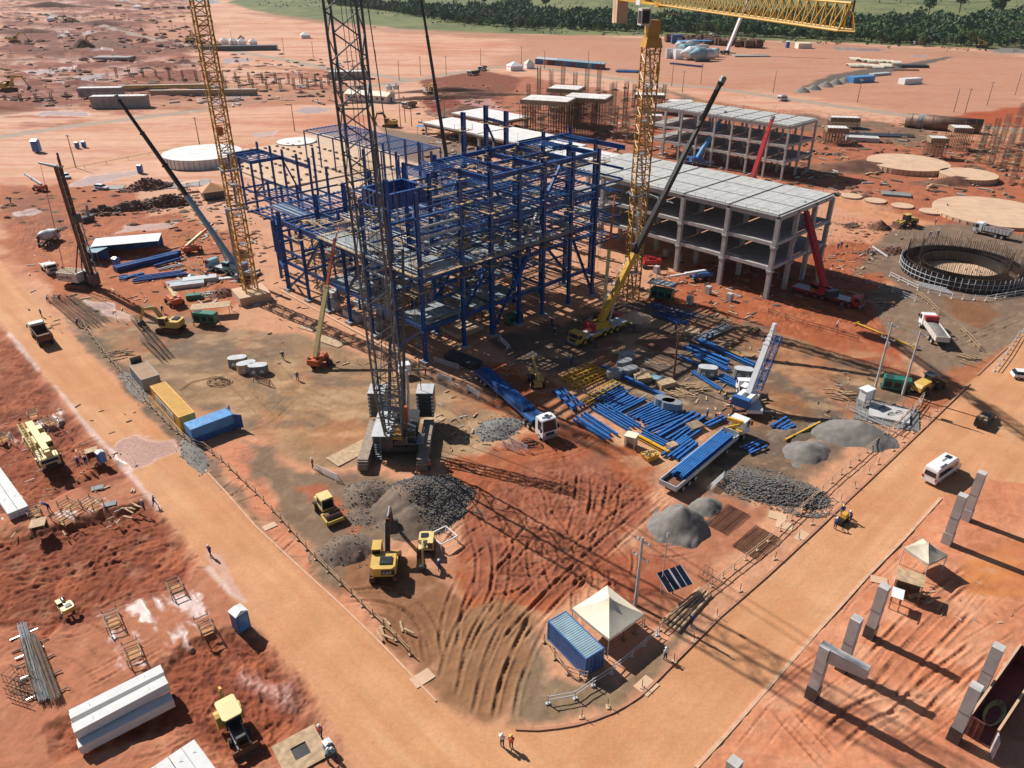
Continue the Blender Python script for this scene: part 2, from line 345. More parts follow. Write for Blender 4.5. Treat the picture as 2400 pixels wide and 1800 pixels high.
# far grey service roads
def ribbon(px, width, rgb, soft=0.6, amt=1.0, k=K, warp=0.3, h=0.0):
 pts = w2(px); xs = [p[0] for p in pts]; ys = [p[1] for p in pts]; pad = width + 3
 bb = (GX > min(xs) - pad) & (GX < max(xs) + pad) & (GY > min(ys) - pad) & (GY < max(ys) + pad)
 m = np.zeros(GX.shape, np.float32); X = GX[bb]; Y = GY[bb]
 if X.size == 0: return m
 d, _, _ = seg_dist(X, Y, pts)
 d = d + (fbm(X, Y, 3, 3, 8) - 0.5) * 2 * warp
 m[bb] = np.clip((width / 2 - d) / soft * 0.5 + 0.5, 0, 1)
 paint(m, rgb, k, amt)
 if h: HGT[:] += m * h
 return m
grey = (178, 160, 146)
far_road = ribbon([(-30, 325), (200, 292), (480, 256), (620, 236), (760, 214), (860, 200)], 8, grey, 1.0)
far_road = np.maximum(far_road, ribbon([(110, 32), (260, 68), (400, 100), (560, 122), (700, 146), (800, 166), (900, 178), (960, 190)], 9, grey, 1.2))
far_road = np.maximum(far_road, ribbon([(830, 206), (960, 190), (1060, 172), (1180, 156), (1260, 158), (1400, 178), (1520, 194), (1680, 208), (1900, 240), (2130, 272), (2300, 296), (2440, 316)], 8, grey, 1.0))
ribbon([(-30, 410), (200, 384), (400, 350), (520, 332), (640, 330)], 9, (214, 164, 132), 1.0, warp=0.5)
ribbon([(700, 262), (820, 250), (900, 270), (1020, 300), (1120, 330)], 12, (222, 170, 136), 2.0, warp=1)
ribbon([(1930, 465), (2050, 500), (2150, 525), (2300, 560), (2440, 590)], 9, (214, 150, 112), 1.2, warp=0.5)
zone([(0, 430), (100, 440), (200, 420), (330, 460), (330, 540), (200, 600), (90, 640), (0, 600)], (196, 112, 76), 1.5, 2.5, 8)
zone([(0, 470), (60, 440), (130, 470), (160, 530), (60, 560), (20, 520)], (158, 96, 72), 1.5, 2.5, 6, amt=0.7)
zone([(230, 200), (420, 205), (640, 200), (850, 205), (840, 240), (500, 255), (200, 262)], (188, 112, 82), 2, 3, 10, amt=0.6)
zone([(690, 320), (760, 310), (980, 360), (1000, 430), (700, 480), (560, 400)], (226, 200, 178), 1.5, 2, 8, amt=0.85)
zone([(900, 300), (1010, 320), (1130, 350), (1120, 390), (960, 380), (880, 340)], (138, 114, 100), 1.5, 2, 8)
# near side of the site, left working strip
zone([(60, 560), (240, 520), (420, 500), (560, 560), (600, 700), (470, 760), (250, 760), (120, 700)], (202, 118, 80), 1, 2, 6)
zone([(190, 690), (330, 735), (560, 765), (760, 800), (960, 870), (1180, 930), (1150, 1060), (1010, 1090), (740, 1090), (560, 1010), (430, 950), (300, 860), (215, 800)], (158, 128, 100), 1.2, 1.6, 5)
zone([(250, 760), (330, 745), (560, 765), (700, 800), (640, 900), (470, 900), (330, 840)], (142, 116, 94), 1.5, 2.5, 8, amt=0.75)
zone([(480, 900), (640, 840), (820, 850), (1000, 900), (1040, 980), (960, 1060), (760, 1070), (620, 1020)], (190, 146, 108), 2, 2.5, 8, amt=0.8)
zone([(160, 740), (235, 790), (330, 900), (400, 970), (480, 1060), (470, 1100), (430, 1070), (380, 1010), (290, 905), (190, 800)], (116, 98, 82), 0.8, 0.8, 3)
zone([(330, 900), (400, 965), (480, 1060), (560, 1160), (640, 1260), (760, 1380), (700, 1330), (560, 1200), (455, 1085)], (128, 106, 90), 0.6, 1.0, 3, amt=0.8)
zone([(500, 1050), (600, 1040), (640, 1150), (720, 1300), (800, 1400), (950, 1560), (900, 1530), (640, 1250)], (212, 140, 108), 0.6, 0.9, 3)
zone([(560, 1040), (640, 1060), (700, 1110), (900, 1110), (960, 1180), (880, 1330), (800, 1400), (700, 1280), (630, 1190), (600, 1120)], (138, 114, 94), 0.8, 1.4, 4, rock=0.3)
zone([(690, 1150), (760, 1130), (800, 1170), (860, 1200), (820, 1260), (760, 1200)], (196, 112, 82), 0.6, 1.0, 3)
zone([(800, 1330), (880, 1290), (1000, 1330), (1080, 1400), (1060, 1500), (1010, 1600), (900, 1480)], (150, 104, 74), 0.8, 1.4, 4)
zone([(1040, 1090), (1250, 1000), (1320, 960), (1420, 1010), (1530, 1070), (1540, 1150), (1420, 1330), (1340, 1400), (1200, 1450), (1090, 1430), (1060, 1330), (1110, 1200)], (194, 106, 70), 0.8, 1.2, 4)
zone([(1100, 1180), (1220, 1090), (1380, 1080), (1500, 1130), (1530, 1180), (1380, 1340), (1250, 1400), (1130, 1380), (1080, 1290)], (180, 104, 78), 0.8, 1.2, 4)
zone([(1010, 1600), (1040, 1480), (1130, 1400), (1250, 1440), (1280, 1500), (1220, 1690), (1120, 1700), (1050, 1670)], (158, 116, 84), 0.8, 1.2, 4)
zone([(1260, 1480), (1300, 1590), (1450, 1600), (1560, 1500), (1640, 1440), (1560, 1560), (1440, 1660), (1290, 1690), (1200, 1700), (1230, 1560)], (146, 122, 98), 0.6, 0.7, 3)
zone([(1130, 790), (1230, 780), (1500, 700), (1700, 740), (1900, 780), (2080, 830), (2140, 860), (2110, 960), (2000, 1050), (1900, 1120), (1760, 1200), (1620, 1150), (1690, 1010), (1560, 960), (1320, 880), (1200, 860)], (124, 102, 86), 1, 1.5, 5)
zone([(1120, 850), (1230, 860), (1330, 920), (1250, 1000), (1150, 960)], (186, 92, 52), 0.8, 1.2, 4)
zone([(1480, 770), (1640, 800), (1560, 850), (1400, 840)], (134, 106, 84), 0.8, 1.2, 4)
zone([(1700, 760), (1900, 800), (2100, 860), (2060, 920), (1900, 880), (1790, 860)], (176, 124, 90), 1.5, 2.5, 8, amt=0.8)
zone([(1760, 900), (1850, 930), (1900, 950), (1740, 1010), (1690, 1000)], (168, 112, 78), 1, 1.5, 5)
zone([(1540, 1190), (1620, 1160), (1760, 1190), (1850, 1150), (1700, 1330), (1560, 1460), (1470, 1480), (1400, 1440), (1480, 1330)], (206, 132, 102), 0.6, 1.0, 4)
zone([(1390, 1320), (1480, 1280), (1600, 1330), (1560, 1390), (1440, 1420)], (190, 104, 74), 0.8, 1.0, 4)
# right: building and ring side
zone([(1560, 640), (1800, 600), (2000, 560), (2100, 600), (2060, 700), (2150, 900), (1960, 830), (1800, 780), (1660, 730), (1500, 700)], (196, 104, 66), 1, 2, 6)
zone([(2020, 700), (2060, 660), (2420, 720), (2420, 800), (2300, 850), (2230, 900), (2170, 860), (2100, 820), (2070, 780)], (140, 118, 100), 1, 1.8, 6)
zone([(2000, 640), (2060, 640), (2150, 710), (2330, 740), (2440, 720), (2440, 560), (2260, 520), (2080, 540)], (130, 108, 92), 1, 0.6, 4)
zone([(2220, 700), (2300, 705), (2350, 735), (2300, 770), (2240, 750)], (140, 98, 70), 1, 1.5, 4)
zone([(2330, 830), (2420, 790), (2440, 800), (2330, 880), (2250, 960), (2120, 980), (2140, 920)], (196, 120, 84), 0.8, 1, 4)
# left of the near road: excavated strips
zone([(0, 760), (70, 850), (205, 1010), (320, 1140), (500, 1360), (600, 1480), (790, 1800), (-60, 1830), (-60, 760)], (210, 134, 104), 0.5, 0.5, 3)
cuts = [([(-40, 770), (20, 790), (90, 870), (140, 960), (60, 985), (-40, 1000)], 0.45),
  ([(-40, 1010), (60, 1000), (165, 975), (215, 1030), (285, 1105), (190, 1130), (60, 1190), (-40, 1210)], 0.5),
  ([(-40, 1260), (120, 1230), (330, 1180), (375, 1200), (460, 1320), (440, 1360), (300, 1400), (150, 1450), (100, 1500), (-40, 1440)], 0.6),
  ([(380, 1560), (420, 1530), (560, 1480), (620, 1500), (700, 1610), (730, 1650), (640, 1760), (560, 1800), (520, 1760), (430, 1700), (150, 1760), (120, 1700), (260, 1640)], 0.45)]
for i, (cp, dz) in enumerate(cuts):
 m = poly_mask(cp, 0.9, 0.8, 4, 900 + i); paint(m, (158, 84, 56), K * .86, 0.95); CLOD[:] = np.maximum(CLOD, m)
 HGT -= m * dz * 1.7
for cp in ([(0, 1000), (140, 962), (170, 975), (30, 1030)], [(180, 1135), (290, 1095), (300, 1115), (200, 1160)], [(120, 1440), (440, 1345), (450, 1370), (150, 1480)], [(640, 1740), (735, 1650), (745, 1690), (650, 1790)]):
 m = poly_mask(cp, 0.5, 0.5, 2, 33); paint(m, (120, 62, 42), K, 0.7)  # shade of the cut banks, painted into the earth colour as dark strips
zone([(560, 1560), (690, 1600), (715, 1650), (640, 1640), (560, 1600)], (198, 128, 116), 0.5, 0.5, 2, wet=0.4)
# right bottom sandy corner
zone([(2209, 1164), (2020, 1365), (1870, 1545), (1640, 1800), (1600, 1860), (2500, 1860), (2500, 1120), (2300, 1130)], (218, 146, 112), 0.5, 0.4, 3)
zone([(2250, 1330), (2400, 1240), (2500, 1240), (2500, 1420), (2380, 1400), (2280, 1390)], (222, 146, 92), 0.5, 0.8, 3, wet=0.7)
# puddles and wet clay
wetc = (206, 176, 172)
for pz, w_ in (([(690, 262), (720, 250), (780, 252), (770, 262), (720, 268)], .9), ([(100, 260), (200, 262), (210, 272), (80, 270)], .8), ([(130, 190), (200, 176), (255, 168), (240, 180), (150, 200)], .9),
               ([(60, 165), (180, 158), (160, 168), (60, 175)], .8), ([(210, 112), (270, 115), (260, 122), (215, 122)], .8), ([(460, 230), (590, 222), (560, 240), (480, 245)], .7), ([(520, 138), (600, 136), (590, 144), (530, 150)], .9),
               ([(130, 76), (160, 74), (165, 84), (140, 86)], .8), ([(190, 76), (240, 72), (230, 80), (195, 82)], .8), ([(215, 412), (330, 396), (320, 410), (230, 432), (160, 435)], .7), ([(300, 530), (420, 520), (400, 535), (270, 548)], .6),
               ([(20, 500), (80, 490), (90, 500), (30, 510)], .7), ([(1950, 110), (2070, 114), (2060, 122), (1960, 118)], .9), ([(2130, 128), (2180, 130), (2170, 134), (2140, 133)], .8), ([(1500, 190), (1560, 205), (1520, 212)], .6),
               ([(1700, 250), (1740, 246), (1720, 256)], .7), ([(200, 700), (260, 712), (320, 750), (240, 740)], .7), ([(225, 560), (300, 550), (300, 575), (240, 580)], .3), ([(590, 312), (650, 306), (640, 318), (600, 322)], .5)):
 zone(pz, wetc, 0.6, 1.2, 4, amt=0.9, wet=w_)
for pz in ([(20, 1010), (70, 1008), (60, 1035), (20, 1035)], [(115, 1210), (230, 1160), (240, 1185), (130, 1225)], [(250, 1430), (300, 1480), (340, 1560), (300, 1540), (270, 1500)], [(290, 1420), (345, 1390), (440, 1490), (430, 1515), (360, 1480)],
           [(390, 1400), (440, 1385), (490, 1430), (450, 1450)], [(265, 1530), (330, 1480), (330, 1520), (290, 1560)], [(80, 985), (150, 960), (160, 980), (100, 1000)]):
 m = poly_mask(pz, 0.4, 0.9, 1.5, 71) * np.clip((fbm(UA * .35, UB * 1.6, 1.4, 4, 91) - 0.40) * 7, 0, 1); paint(m, (226, 202, 200), K, 0.85); WET[:] = np.maximum(WET, m * 0.6)
yd = poly_mask([(190, 690), (560, 765), (960, 870), (1180, 860), (1500, 720), (2140, 860), (1900, 1120), (1620, 1160), (1250, 1000), (1150, 1090), (560, 1010), (300, 860)], 3, 3, 8, 66)
yn = fbm(GX / 1.8 + n_mid * 2, GY, 2.6, 5, 67); yn2 = fbm(GX, GY / 1.6, 6, 5, 69)
paint(yd * np.clip((yn - .52) * 8, 0, 1), (112, 98, 88), K, .55); paint(yd * np.clip((.46 - yn) * 8, 0, 1), (206, 172, 136), K, .5); paint(yd * np.clip((yn2 - .56) * 9, 0, 1), (192, 122, 82), K, .45)
sn = poly_mask([(2209, 1164), (1640, 1800), (2500, 1860), (2500, 1120)], 2, 2, 5, 68); paint(sn * np.clip((yn - .52) * 8, 0, 1), (196, 120, 86), K, .5); paint(sn * np.clip((.44 - yn) * 8, 0, 1), (232, 176, 144), K, .5)
# ---- the roads
road_poly = [(-60, 560), (0, 610), (52, 672), (163, 781), (271, 900), (380, 1014), (461, 1079), (600, 1234), (800, 1418), (947, 1564), (1026, 1644), (1090, 1692), (1200, 1707), (1300, 1712), (1400, 1688), (1480, 1655), (1530, 1612), (1607, 1526), (1797, 1350), (2000, 1160), (2272, 900), (2440, 740),
             (2600, 700), (2600, 1120), (2400, 1130), (2300, 1120), (2209, 1164), (2031, 1350), (1800, 1612), (1631, 1800), (1590, 1870), (860, 1870), (795, 1713), (706, 1580), (600, 1469), (507, 1350), (466, 1301), (374, 1193), (325, 1130), (260, 1055), (217, 1011), (125, 900), (81, 849), (0, 751), (-60, 700)]
road_m = poly_mask(road_poly, 0.35, 0.18, 2.5, 5)
paint(road_m, (219, 163, 122), K)
HGT *= (1 - road_m)
rs = fbm(UA / 14, UB, 1.2, 4, 61); left_arm = UB < -3
rs2 = fbm(UA, UB / 14, 1.2, 4, 62); rs = np.where(GX + (GY - 60) * 0.05 < 2, rs, rs2)
paint(road_m * np.clip((rs - 0.5) * 5, 0, 1), (204, 142, 102), K, 0.45); paint(road_m * np.clip((0.45 - rs) * 5, 0, 1), (228, 178, 140), K, 0.5)
paint(road_m * np.clip((n_mid - 0.55) * 6, 0, 1), (205, 138, 98), K, 0.4)
m = poly_mask([(255, 1055), (310, 1015), (350, 1030), (400, 1032), (440, 1070), (455, 1078), (420, 1058), (370, 1078), (330, 1098), (312, 1106)], 0.3, 0.5, 2, 6)
paint(m, (190, 150, 140), K, 0.9); WET[:] = np.maximum(WET, m * 0.7)
m = poly_mask([(480, 1290), (520, 1310), (560, 1370), (575, 1400), (545, 1390), (510, 1350)], 0.3, 0.4, 2, 7)
paint(m, (196, 148, 132), K, 0.8); WET[:] = np.maximum(WET, m * 0.5)
for e in ([(130, 905), (217, 1015), (262, 1060), (325, 1135), (372, 1190)], [(490, 1330), (540, 1390), (575, 1410)], [(20, 780), (80, 850), (92, 868)]):
 mm = ribbon(e, 0.5, (232, 206, 202), 0.25, 0.8, warp=0.3)
# ---- micro relief
dirt = 1 - road_m
for cz in ([(1090, 1120), (1300, 1080), (1540, 1110), (1560, 1190), (1330, 1400), (1120, 1400)], [(0, 1220), (350, 1180), (470, 1340), (0, 1520)], [(380, 1560), (600, 1480), (760, 1700), (560, 1800), (120, 1720)], [(0, 440), (330, 460), (560, 560), (560, 700), (60, 600)], [(1600, 560), (2000, 540), (2100, 800), (1800, 780)], [(1550, 230), (2440, 300), (2440, 560), (1700, 430)], [(1000, 190), (1560, 220), (1560, 400), (1000, 300)]):
 CLOD[:] = np.maximum(CLOD, poly_mask(cz, 3, 2, 6, 55) * .8)
CLOD *= dirt
nearm = np.clip((260 - GY) / 80, 0, 1)
HGT += dirt * nearm * ((n_mid - 0.5) * 0.35 + (n_sm - 0.5) * 0.13 + (fbm(GX, GY, 0.7, 2, 12) - 0.5) * 0.09)
cl = np.abs(fbm(GX, GY, 1.1, 3, 71) - .5) * 2; HGT += CLOD * nearm * (0.26 * (1 - cl) ** 2 - .1 + (fbm(GX, GY, .5, 2, 75) - .5) * .22)
paint(CLOD * np.clip((fbm(GX, GY, 2.2, 4, 79) - .52) * 7, 0, 1), (112, 54, 36), K, .45); paint(CLOD * np.clip((.44 - fbm(GX, GY, 3.0, 4, 83)) * 7, 0, 1), (206, 124, 86), K, .45)
HGT += dirt * (1 - nearm) * (n_big - 0.5) * 1.0
HGT += road_m * (n_mid - 0.5) * 0.05
paint(dirt * np.clip((n_sm - 0.55) * 4, 0, 1) * nearm, (120, 70, 48), K, 0.22)
paint(dirt * np.clip((0.42 - n_sm) * 4, 0, 1) * nearm, (235, 190, 160), K, 0.18)
# ---- wheel tracks: pairs of pressed ruts with tread marks
def track(px, gauge=1.9, w=0.42, dep=0.10, dark=0.25, tread=0.5, berm=0.05):
 pts = w2(px)
 if len(pts) > 2:                      # smooth the line
  for _ in range(2):
   q = [pts[0]]
   for a, b in zip(pts[:-1], pts[1:]): q += [(a[0] * .75 + b[0] * .25, a[1] * .75 + b[1] * .25), (a[0] * .25 + b[0] * .75, a[1] * .25 + b[1] * .75)]
   pts = q + [pts[-1]]
 xs = [p[0] for p in pts]; ys = [p[1] for p in pts]; pad = gauge + 1
 r0 = np.searchsorted(GY[:, 0], min(ys) - pad); r1 = np.searchsorted(GY[:, 0], max(ys) + pad)
 if r1 <= r0: return
 sl = slice(r0, r1); X = GX[sl]; Y = GY[sl]
 bb = (X > min(xs) - pad) & (X < max(xs) + pad)
 d, t, _ = seg_dist(X[bb], Y[bb], pts)
 fade = np.clip(np.minimum(t, t.max() - t) / 1.6, 0, 1)
 for g in ([gauge / 2] if gauge > 0 else [0]):
  e = np.abs(d - g)
  prof = np.clip(1 - e / (w * 0.5), 0, 1) ** 0.6 * fade
  br = np.exp(-((e - w * 0.75) / 0.16) ** 2) * fade
  tr = 0.5 + 0.5 * np.sign(np.sin(t * 2 * math.pi / 0.6 + e * 5)) * tread
  bk = np.clip(.35 + 1.5 * (vnoise(X[bb] / 1.3, Y[bb] / 1.3, 5) - .15), .2, 1.3); prof = prof * bk
  v = -prof * dep * (0.5 + 0.5 * tr) + br * berm * bk
  sub = HGT[sl]; sub[bb] += v * dirt[sl][bb]; HGT[sl] = sub
  cs = COL[sl]; cs[bb] *= (1 - (prof * dark * tr * dirt[sl][bb])[:, None]); COL[sl] = cs
tk = [[(1190, 1130), (1260, 1180), (1330, 1270), (1420, 1380)], [(1210, 1110), (1300, 1170), (1400, 1250), (1470, 1330)], [(1300, 1130), (1400, 1150), (1510, 1150)], [(1310, 1145), (1400, 1168), (1520, 1162)],
      [(1560, 1160), (1430, 1270), (1300, 1390), (1200, 1500)], [(1540, 1150), (1400, 1250), (1250, 1390), (1150, 1500)], [(1130, 1170), (1170, 1250), (1180, 1350), (1150, 1440)], [(1100, 1200), (1140, 1300), (1130, 1400)],
      [(1370, 1110), (1365, 1200), (1345, 1270)], [(1410, 1120), (1400, 1200), (1370, 1270)], [(1440, 1130), (1430, 1200), (1400, 1260)], [(1340, 1100), (1330, 1170), (1300, 1230)], [(1200, 1160), (1280, 1220), (1350, 1330)],
      [(1240, 1080), (1340, 1060), (1420, 1010)], [(1320, 960), (1380, 1020), (1500, 1100)], [(1280, 1020), (1360, 1090), (1480, 1130)],
      [(1190, 1400), (1120, 1520), (1090, 1640)], [(1230, 1420), (1160, 1560), (1130, 1680)], [(1270, 1440), (1200, 1580), (1180, 1690)], [(1150, 1380), (1080, 1480), (1050, 1600)], [(1100, 1340), (1060, 1430), (1050, 1520)],
      [(800, 1400), (900, 1390), (1000, 1440), (1020, 1560)], [(850, 1420), (950, 1440), (990, 1540)],
      [(0, 1330), (200, 1290), (350, 1230), (420, 1230)], [(0, 1350), (200, 1320), (380, 1250), (430, 1260)], [(0, 1400), (150, 1350), (300, 1280)], [(210, 1340), (260, 1260), (380, 1240)], [(-20, 1300), (100, 1250), (330, 1205)],
      [(150, 990), (170, 1030), (210, 1060), (250, 1080)], [(130, 1060), (170, 1010), (200, 990)], [(140, 1080), (190, 1040), (240, 1030)], [(0, 1070), (60, 1060), (140, 1030)], [(0, 1110), (80, 1090), (160, 1070)], [(10, 890), (60, 880), (110, 900)], [(0, 930), (60, 915), (120, 935)],
      [(520, 1500), (560, 1560), (600, 1650), (620, 1740)], [(480, 1520), (540, 1600), (560, 1700)], [(440, 1560), (480, 1620), (500, 1700)], [(620, 1520), (640, 1600), (630, 1690)], [(560, 1480), (660, 1540), (700, 1640)],
      [(0, 570), (100, 560), (220, 540), (360, 490), (520, 460)], [(0, 590), (120, 575), (240, 550), (380, 505), (520, 478)], [(0, 480), (80, 520), (60, 580)], [(20, 470), (110, 510), (90, 590)], [(60, 450), (130, 480), (160, 540)], [(0, 540), (60, 520), (160, 520)],
      [(2000, 1620), (2100, 1500), (2200, 1400), (2300, 1330)], [(2060, 1640), (2160, 1520), (2260, 1420)], [(2100, 1700), (2200, 1600), (2300, 1520)], [(1940, 1740), (2060, 1640), (2200, 1660)], [(1830, 1660), (1900, 1740), (1960, 1800)],
      [(1960, 820), (2060, 860), (2160, 880)], [(1840, 840), (1960, 900), (2060, 900)], [(1850, 650), (1950, 640), (2050, 620)], [(1900, 690), (2000, 700), (2090, 780)], [(2060, 790), (2160, 840), (2260, 800), (2400, 740)], [(2100, 760), (2200, 800), (2380, 770)],
      [(640, 900), (760, 890), (860, 940)], [(620, 950), (740, 960), (850, 1010)], [(900, 900), (1000, 960), (1080, 1050)], [(560, 820), (640, 850), (700, 920), (820, 960)], [(960, 910), (1060, 970), (1130, 1050)], [(480, 860), (560, 900), (640, 990)],
      [(1840, 480), (1960, 510), (2100, 540), (2300, 585), (2440, 610)], [(1990, 450), (2150, 480), (2260, 520), (2420, 560)], [(1980, 440), (2140, 465), (2260, 500)], [(2180, 400), (2020, 380), (1960, 420)], [(1960, 400), (2060, 350), (2140, 320)]]
for i, t_ in enumerate(tk):
 track(t_, 1.9, 0.5, 0.16, 0.3, 0.5, 0.07)
tr = random.Random(3)
for k_ in range(26):       # extra ruts fanning across the wet clay in the middle
 u0 = tr.uniform(1110, 1500); v0 = tr.uniform(1110, 1360); an = tr.choice([tr.uniform(1.3, 1.9), tr.uniform(0.5, 1.0), tr.uniform(2.2, 2.6)]); L = tr.uniform(60, 170)
 bend = tr.uniform(-0.5, 0.5)
 track([(u0, v0), (u0 + L * .5 * math.cos(an), v0 + L * .4 * math.sin(an)), (u0 + L * math.cos(an + bend), v0 + L * .8 * math.sin(an + bend))], tr.choice([1.9, 0]), 0.45, 0.15, 0.3, 0.6, 0.08)
for k_ in range(34):
 u0 = tr.uniform(-20, 620); v0 = tr.uniform(1000, 1780); an = tr.uniform(-0.6, 0.3); L = tr.uniform(80, 220)
 track([(u0, v0), (u0 + L * .5, v0 + L * .5 * math.tan(an)), (u0 + L * .9, v0 + L * math.sin(an + tr.uniform(-.4, .4)))], tr.choice([1.9, 2.1]), 0.45, 0.10, 0.28, 0.7, 0.05)
for k_ in range(22):
 u0 = tr.uniform(1660, 2400); v0 = tr.uniform(1400, 1800); an = tr.uniform(-1.1, -0.5); L = tr.uniform(80, 220)
 track([(u0, v0), (u0 + L * math.cos(an), v0 + L * math.sin(an))], 1.9, 0.3, 0.05, 0.16, 0.9, 0.02)
for k_ in range(40):       # far plains: long faint wheel marks
 u0 = tr.uniform(0, 2400); v0 = tr.uniform(115, 420)
 if 500 < u0 < 2000 and v0 > 250: continue
 L = tr.uniform(100, 380); b_ = tr.uniform(-14, 14)
 track([(u0, v0), (u0 + L * .5, v0 + b_), (u0 + L, v0 + b_ * tr.uniform(-1, 2))], 2.4, 1.3, 0.12, 0.22, 0.0, 0.05)
flat = 1 - np.clip(WET * 1.4, 0, 1); HGT *= flat
# flatten under the buildings
COL *= np.array([1.0, .985, .93], np.float32); lum = COL @ np.array([.2126, .7152, .0722], np.float32); COL[:] = COL * 1.02 - lum[..., None] * 0.02
# ---- build the sheet, split by what covers it
NRr, NCc = GX.shape
verts = np.stack([GX, GY, HGT], -1).reshape(-1, 3).astype(np.float32)
idx = np.arange(NRr * NCc).reshape(NRr, NCc)
quads = np.stack([idx[:-1, :-1], idx[:-1, 1:], idx[1:, 1:], idx[1:, :-1]], -1)
fm = lambda m: (m[:-1, :-1] + m[1:, 1:]) * 0.5
part = np.zeros(quads.shape[:2], np.int32)
part[fm(green) > 0.5] = 1; part[fm(road_m) > 0.5] = 2; part[fm(far_road) > 0.5] = 3; part[fm(WET) > 0.72] = 4
def ground_material():
 m = bpy.data.materials.new('site_earth'); m.use_nodes = True; nt = m.node_tree; b = nt.nodes['Principled BSDF']
 N = nt.nodes.new; L = nt.links.new
 at_ = N('ShaderNodeAttribute'); at_.attribute_name = 'earth_colour'
 aw = N('ShaderNodeAttribute'); aw.attribute_name = 'wetness'
 geo = N('ShaderNodeNewGeometry')
 def noise(s, d=6, r=0.6):
  n = N('ShaderNodeTexNoise'); n.inputs['Scale'].default_value = s; n.inputs['Detail'].default_value = d; n.inputs['Roughness'].default_value = r
  L(geo.outputs['Position'], n.inputs['Vector']); return n
 def mr(src, a, b_, c, d):
  r = N('ShaderNodeMapRange'); r.inputs[1].default_value = a; r.inputs[2].default_value = b_; r.inputs[3].default_value = c; r.inputs[4].default_value = d; L(src, r.inputs[0]); return r.outputs[0]
 n1 = noise(2.2, 8, 0.75); n2 = noise(0.22, 5); n3 = noise(7.0, 4, 0.7)
 f1 = mr(n1.outputs[0], 0.3, 0.7, 0.87, 1.13); f2 = mr(n2.outputs[0], 0.3, 0.7, 0.90, 1.10); f3 = mr(n3.outputs[0], 0.3, 0.7, 0.94, 1.06)
 mm = N('ShaderNodeMath'); mm.operation = 'MULTIPLY'; L(f1, mm.inputs[0]); L(f2, mm.inputs[1])
 m2 = N('ShaderNodeMath'); m2.operation = 'MULTIPLY'; L(mm.outputs[0], m2.inputs[0]); L(f3, m2.inputs[1])
 sc_ = N('ShaderNodeVectorMath'); sc_.operation = 'SCALE'; L(at_.outputs['Color'], sc_.inputs[0]); L(m2.outputs[0], sc_.inputs['Scale'])
 L(sc_.outputs[0], b.inputs['Base Color'])
 wn_ = N('ShaderNodeMath'); wn_.operation = 'MULTIPLY'; L(aw.outputs['Fac'], wn_.inputs[0]); L(mr(n1.outputs[0], 0.35, 0.55, 0.6, 1.1), wn_.inputs[1])
 L(mr(wn_.outputs[0], 0.0, 0.8, 0.95, 0.16), b.inputs['Roughness'])
 b.inputs['Specular IOR Level'].default_value = 0.35
 bp = N('ShaderNodeBump'); bp.inputs['Distance'].default_value = 0.12
 L(mr(aw.outputs['Fac'], 0.1, 0.7, 0.5, 0.06), bp.inputs['Strength'])
 ad = N('ShaderNodeMath'); ad.operation = 'ADD'; L(n1.outputs[0], ad.inputs[0]); L(f3, ad.inputs[1]); L(ad.outputs[0], bp.inputs['Height'])
 L(bp.outputs[0], b.inputs['Normal']); return m
gm = ground_material()
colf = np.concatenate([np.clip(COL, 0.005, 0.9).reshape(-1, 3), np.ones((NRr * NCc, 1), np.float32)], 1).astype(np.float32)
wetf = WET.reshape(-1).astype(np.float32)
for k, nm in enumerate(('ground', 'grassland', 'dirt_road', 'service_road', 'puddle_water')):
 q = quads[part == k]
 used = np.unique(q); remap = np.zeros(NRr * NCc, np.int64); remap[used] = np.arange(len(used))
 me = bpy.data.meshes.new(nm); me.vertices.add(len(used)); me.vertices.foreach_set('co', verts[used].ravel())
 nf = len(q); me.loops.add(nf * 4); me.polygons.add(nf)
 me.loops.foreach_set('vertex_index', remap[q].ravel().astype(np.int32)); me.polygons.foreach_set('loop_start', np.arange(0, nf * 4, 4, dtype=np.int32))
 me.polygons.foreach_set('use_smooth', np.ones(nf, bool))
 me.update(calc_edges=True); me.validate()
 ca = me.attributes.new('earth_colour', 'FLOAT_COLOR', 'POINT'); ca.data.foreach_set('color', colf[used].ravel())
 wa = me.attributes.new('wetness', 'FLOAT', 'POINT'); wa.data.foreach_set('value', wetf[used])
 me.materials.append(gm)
 o = bpy.data.objects.new(nm, me); C.objects.link(o); o['kind'] = 'structure'
def gz(p):                     # ground height near a point (only used for a few things on banks)
 return 0.0
# ================= large structures =================
def lattice(mb, p, q, w, d, rc, rd, n, up=(0, 0, 1), w2=None, d2=None, sides=4, z_style=True, tn=5, hz=True):
 """four chords from p to q with zigzag lacing on the faces"""
 p = Vector(p); q = Vector(q); r, u = mb._fr(p, q, up); w2 = w if w2 is None else w2; d2 = d if d2 is None else d2
 def cor(t, i):
  sx, sy = ((-1, -1), (1, -1), (1, 1), (-1, 1))[i]
  c = p.lerp(q, t); ww = w + (w2 - w) * t; dd = d + (d2 - d) * t
  return c + r * sx * ww / 2 + u * sy * dd / 2
 for i in range(4): mb.tube(cor(0, i), cor(1, i), rc, tn)
 for k in range(n):
  t0 = k / n; t1 = (k + 1) / n
  for i in range(4):
   j = (i + 1) % 4
   a, b = (i, j) if (k % 2 == 0) == z_style else (j, i)
   mb.tube(cor(t0, a), cor(t1, b), rd, 4, caps=False)
   if hz or k == 0: mb.tube(cor(t0, i), cor(t0, j), rd, 4, caps=False)
 for i in range(4): mb.tube(cor(1, i), cor(1, (i + 1) % 4), rd, 4, caps=False)
 return cor
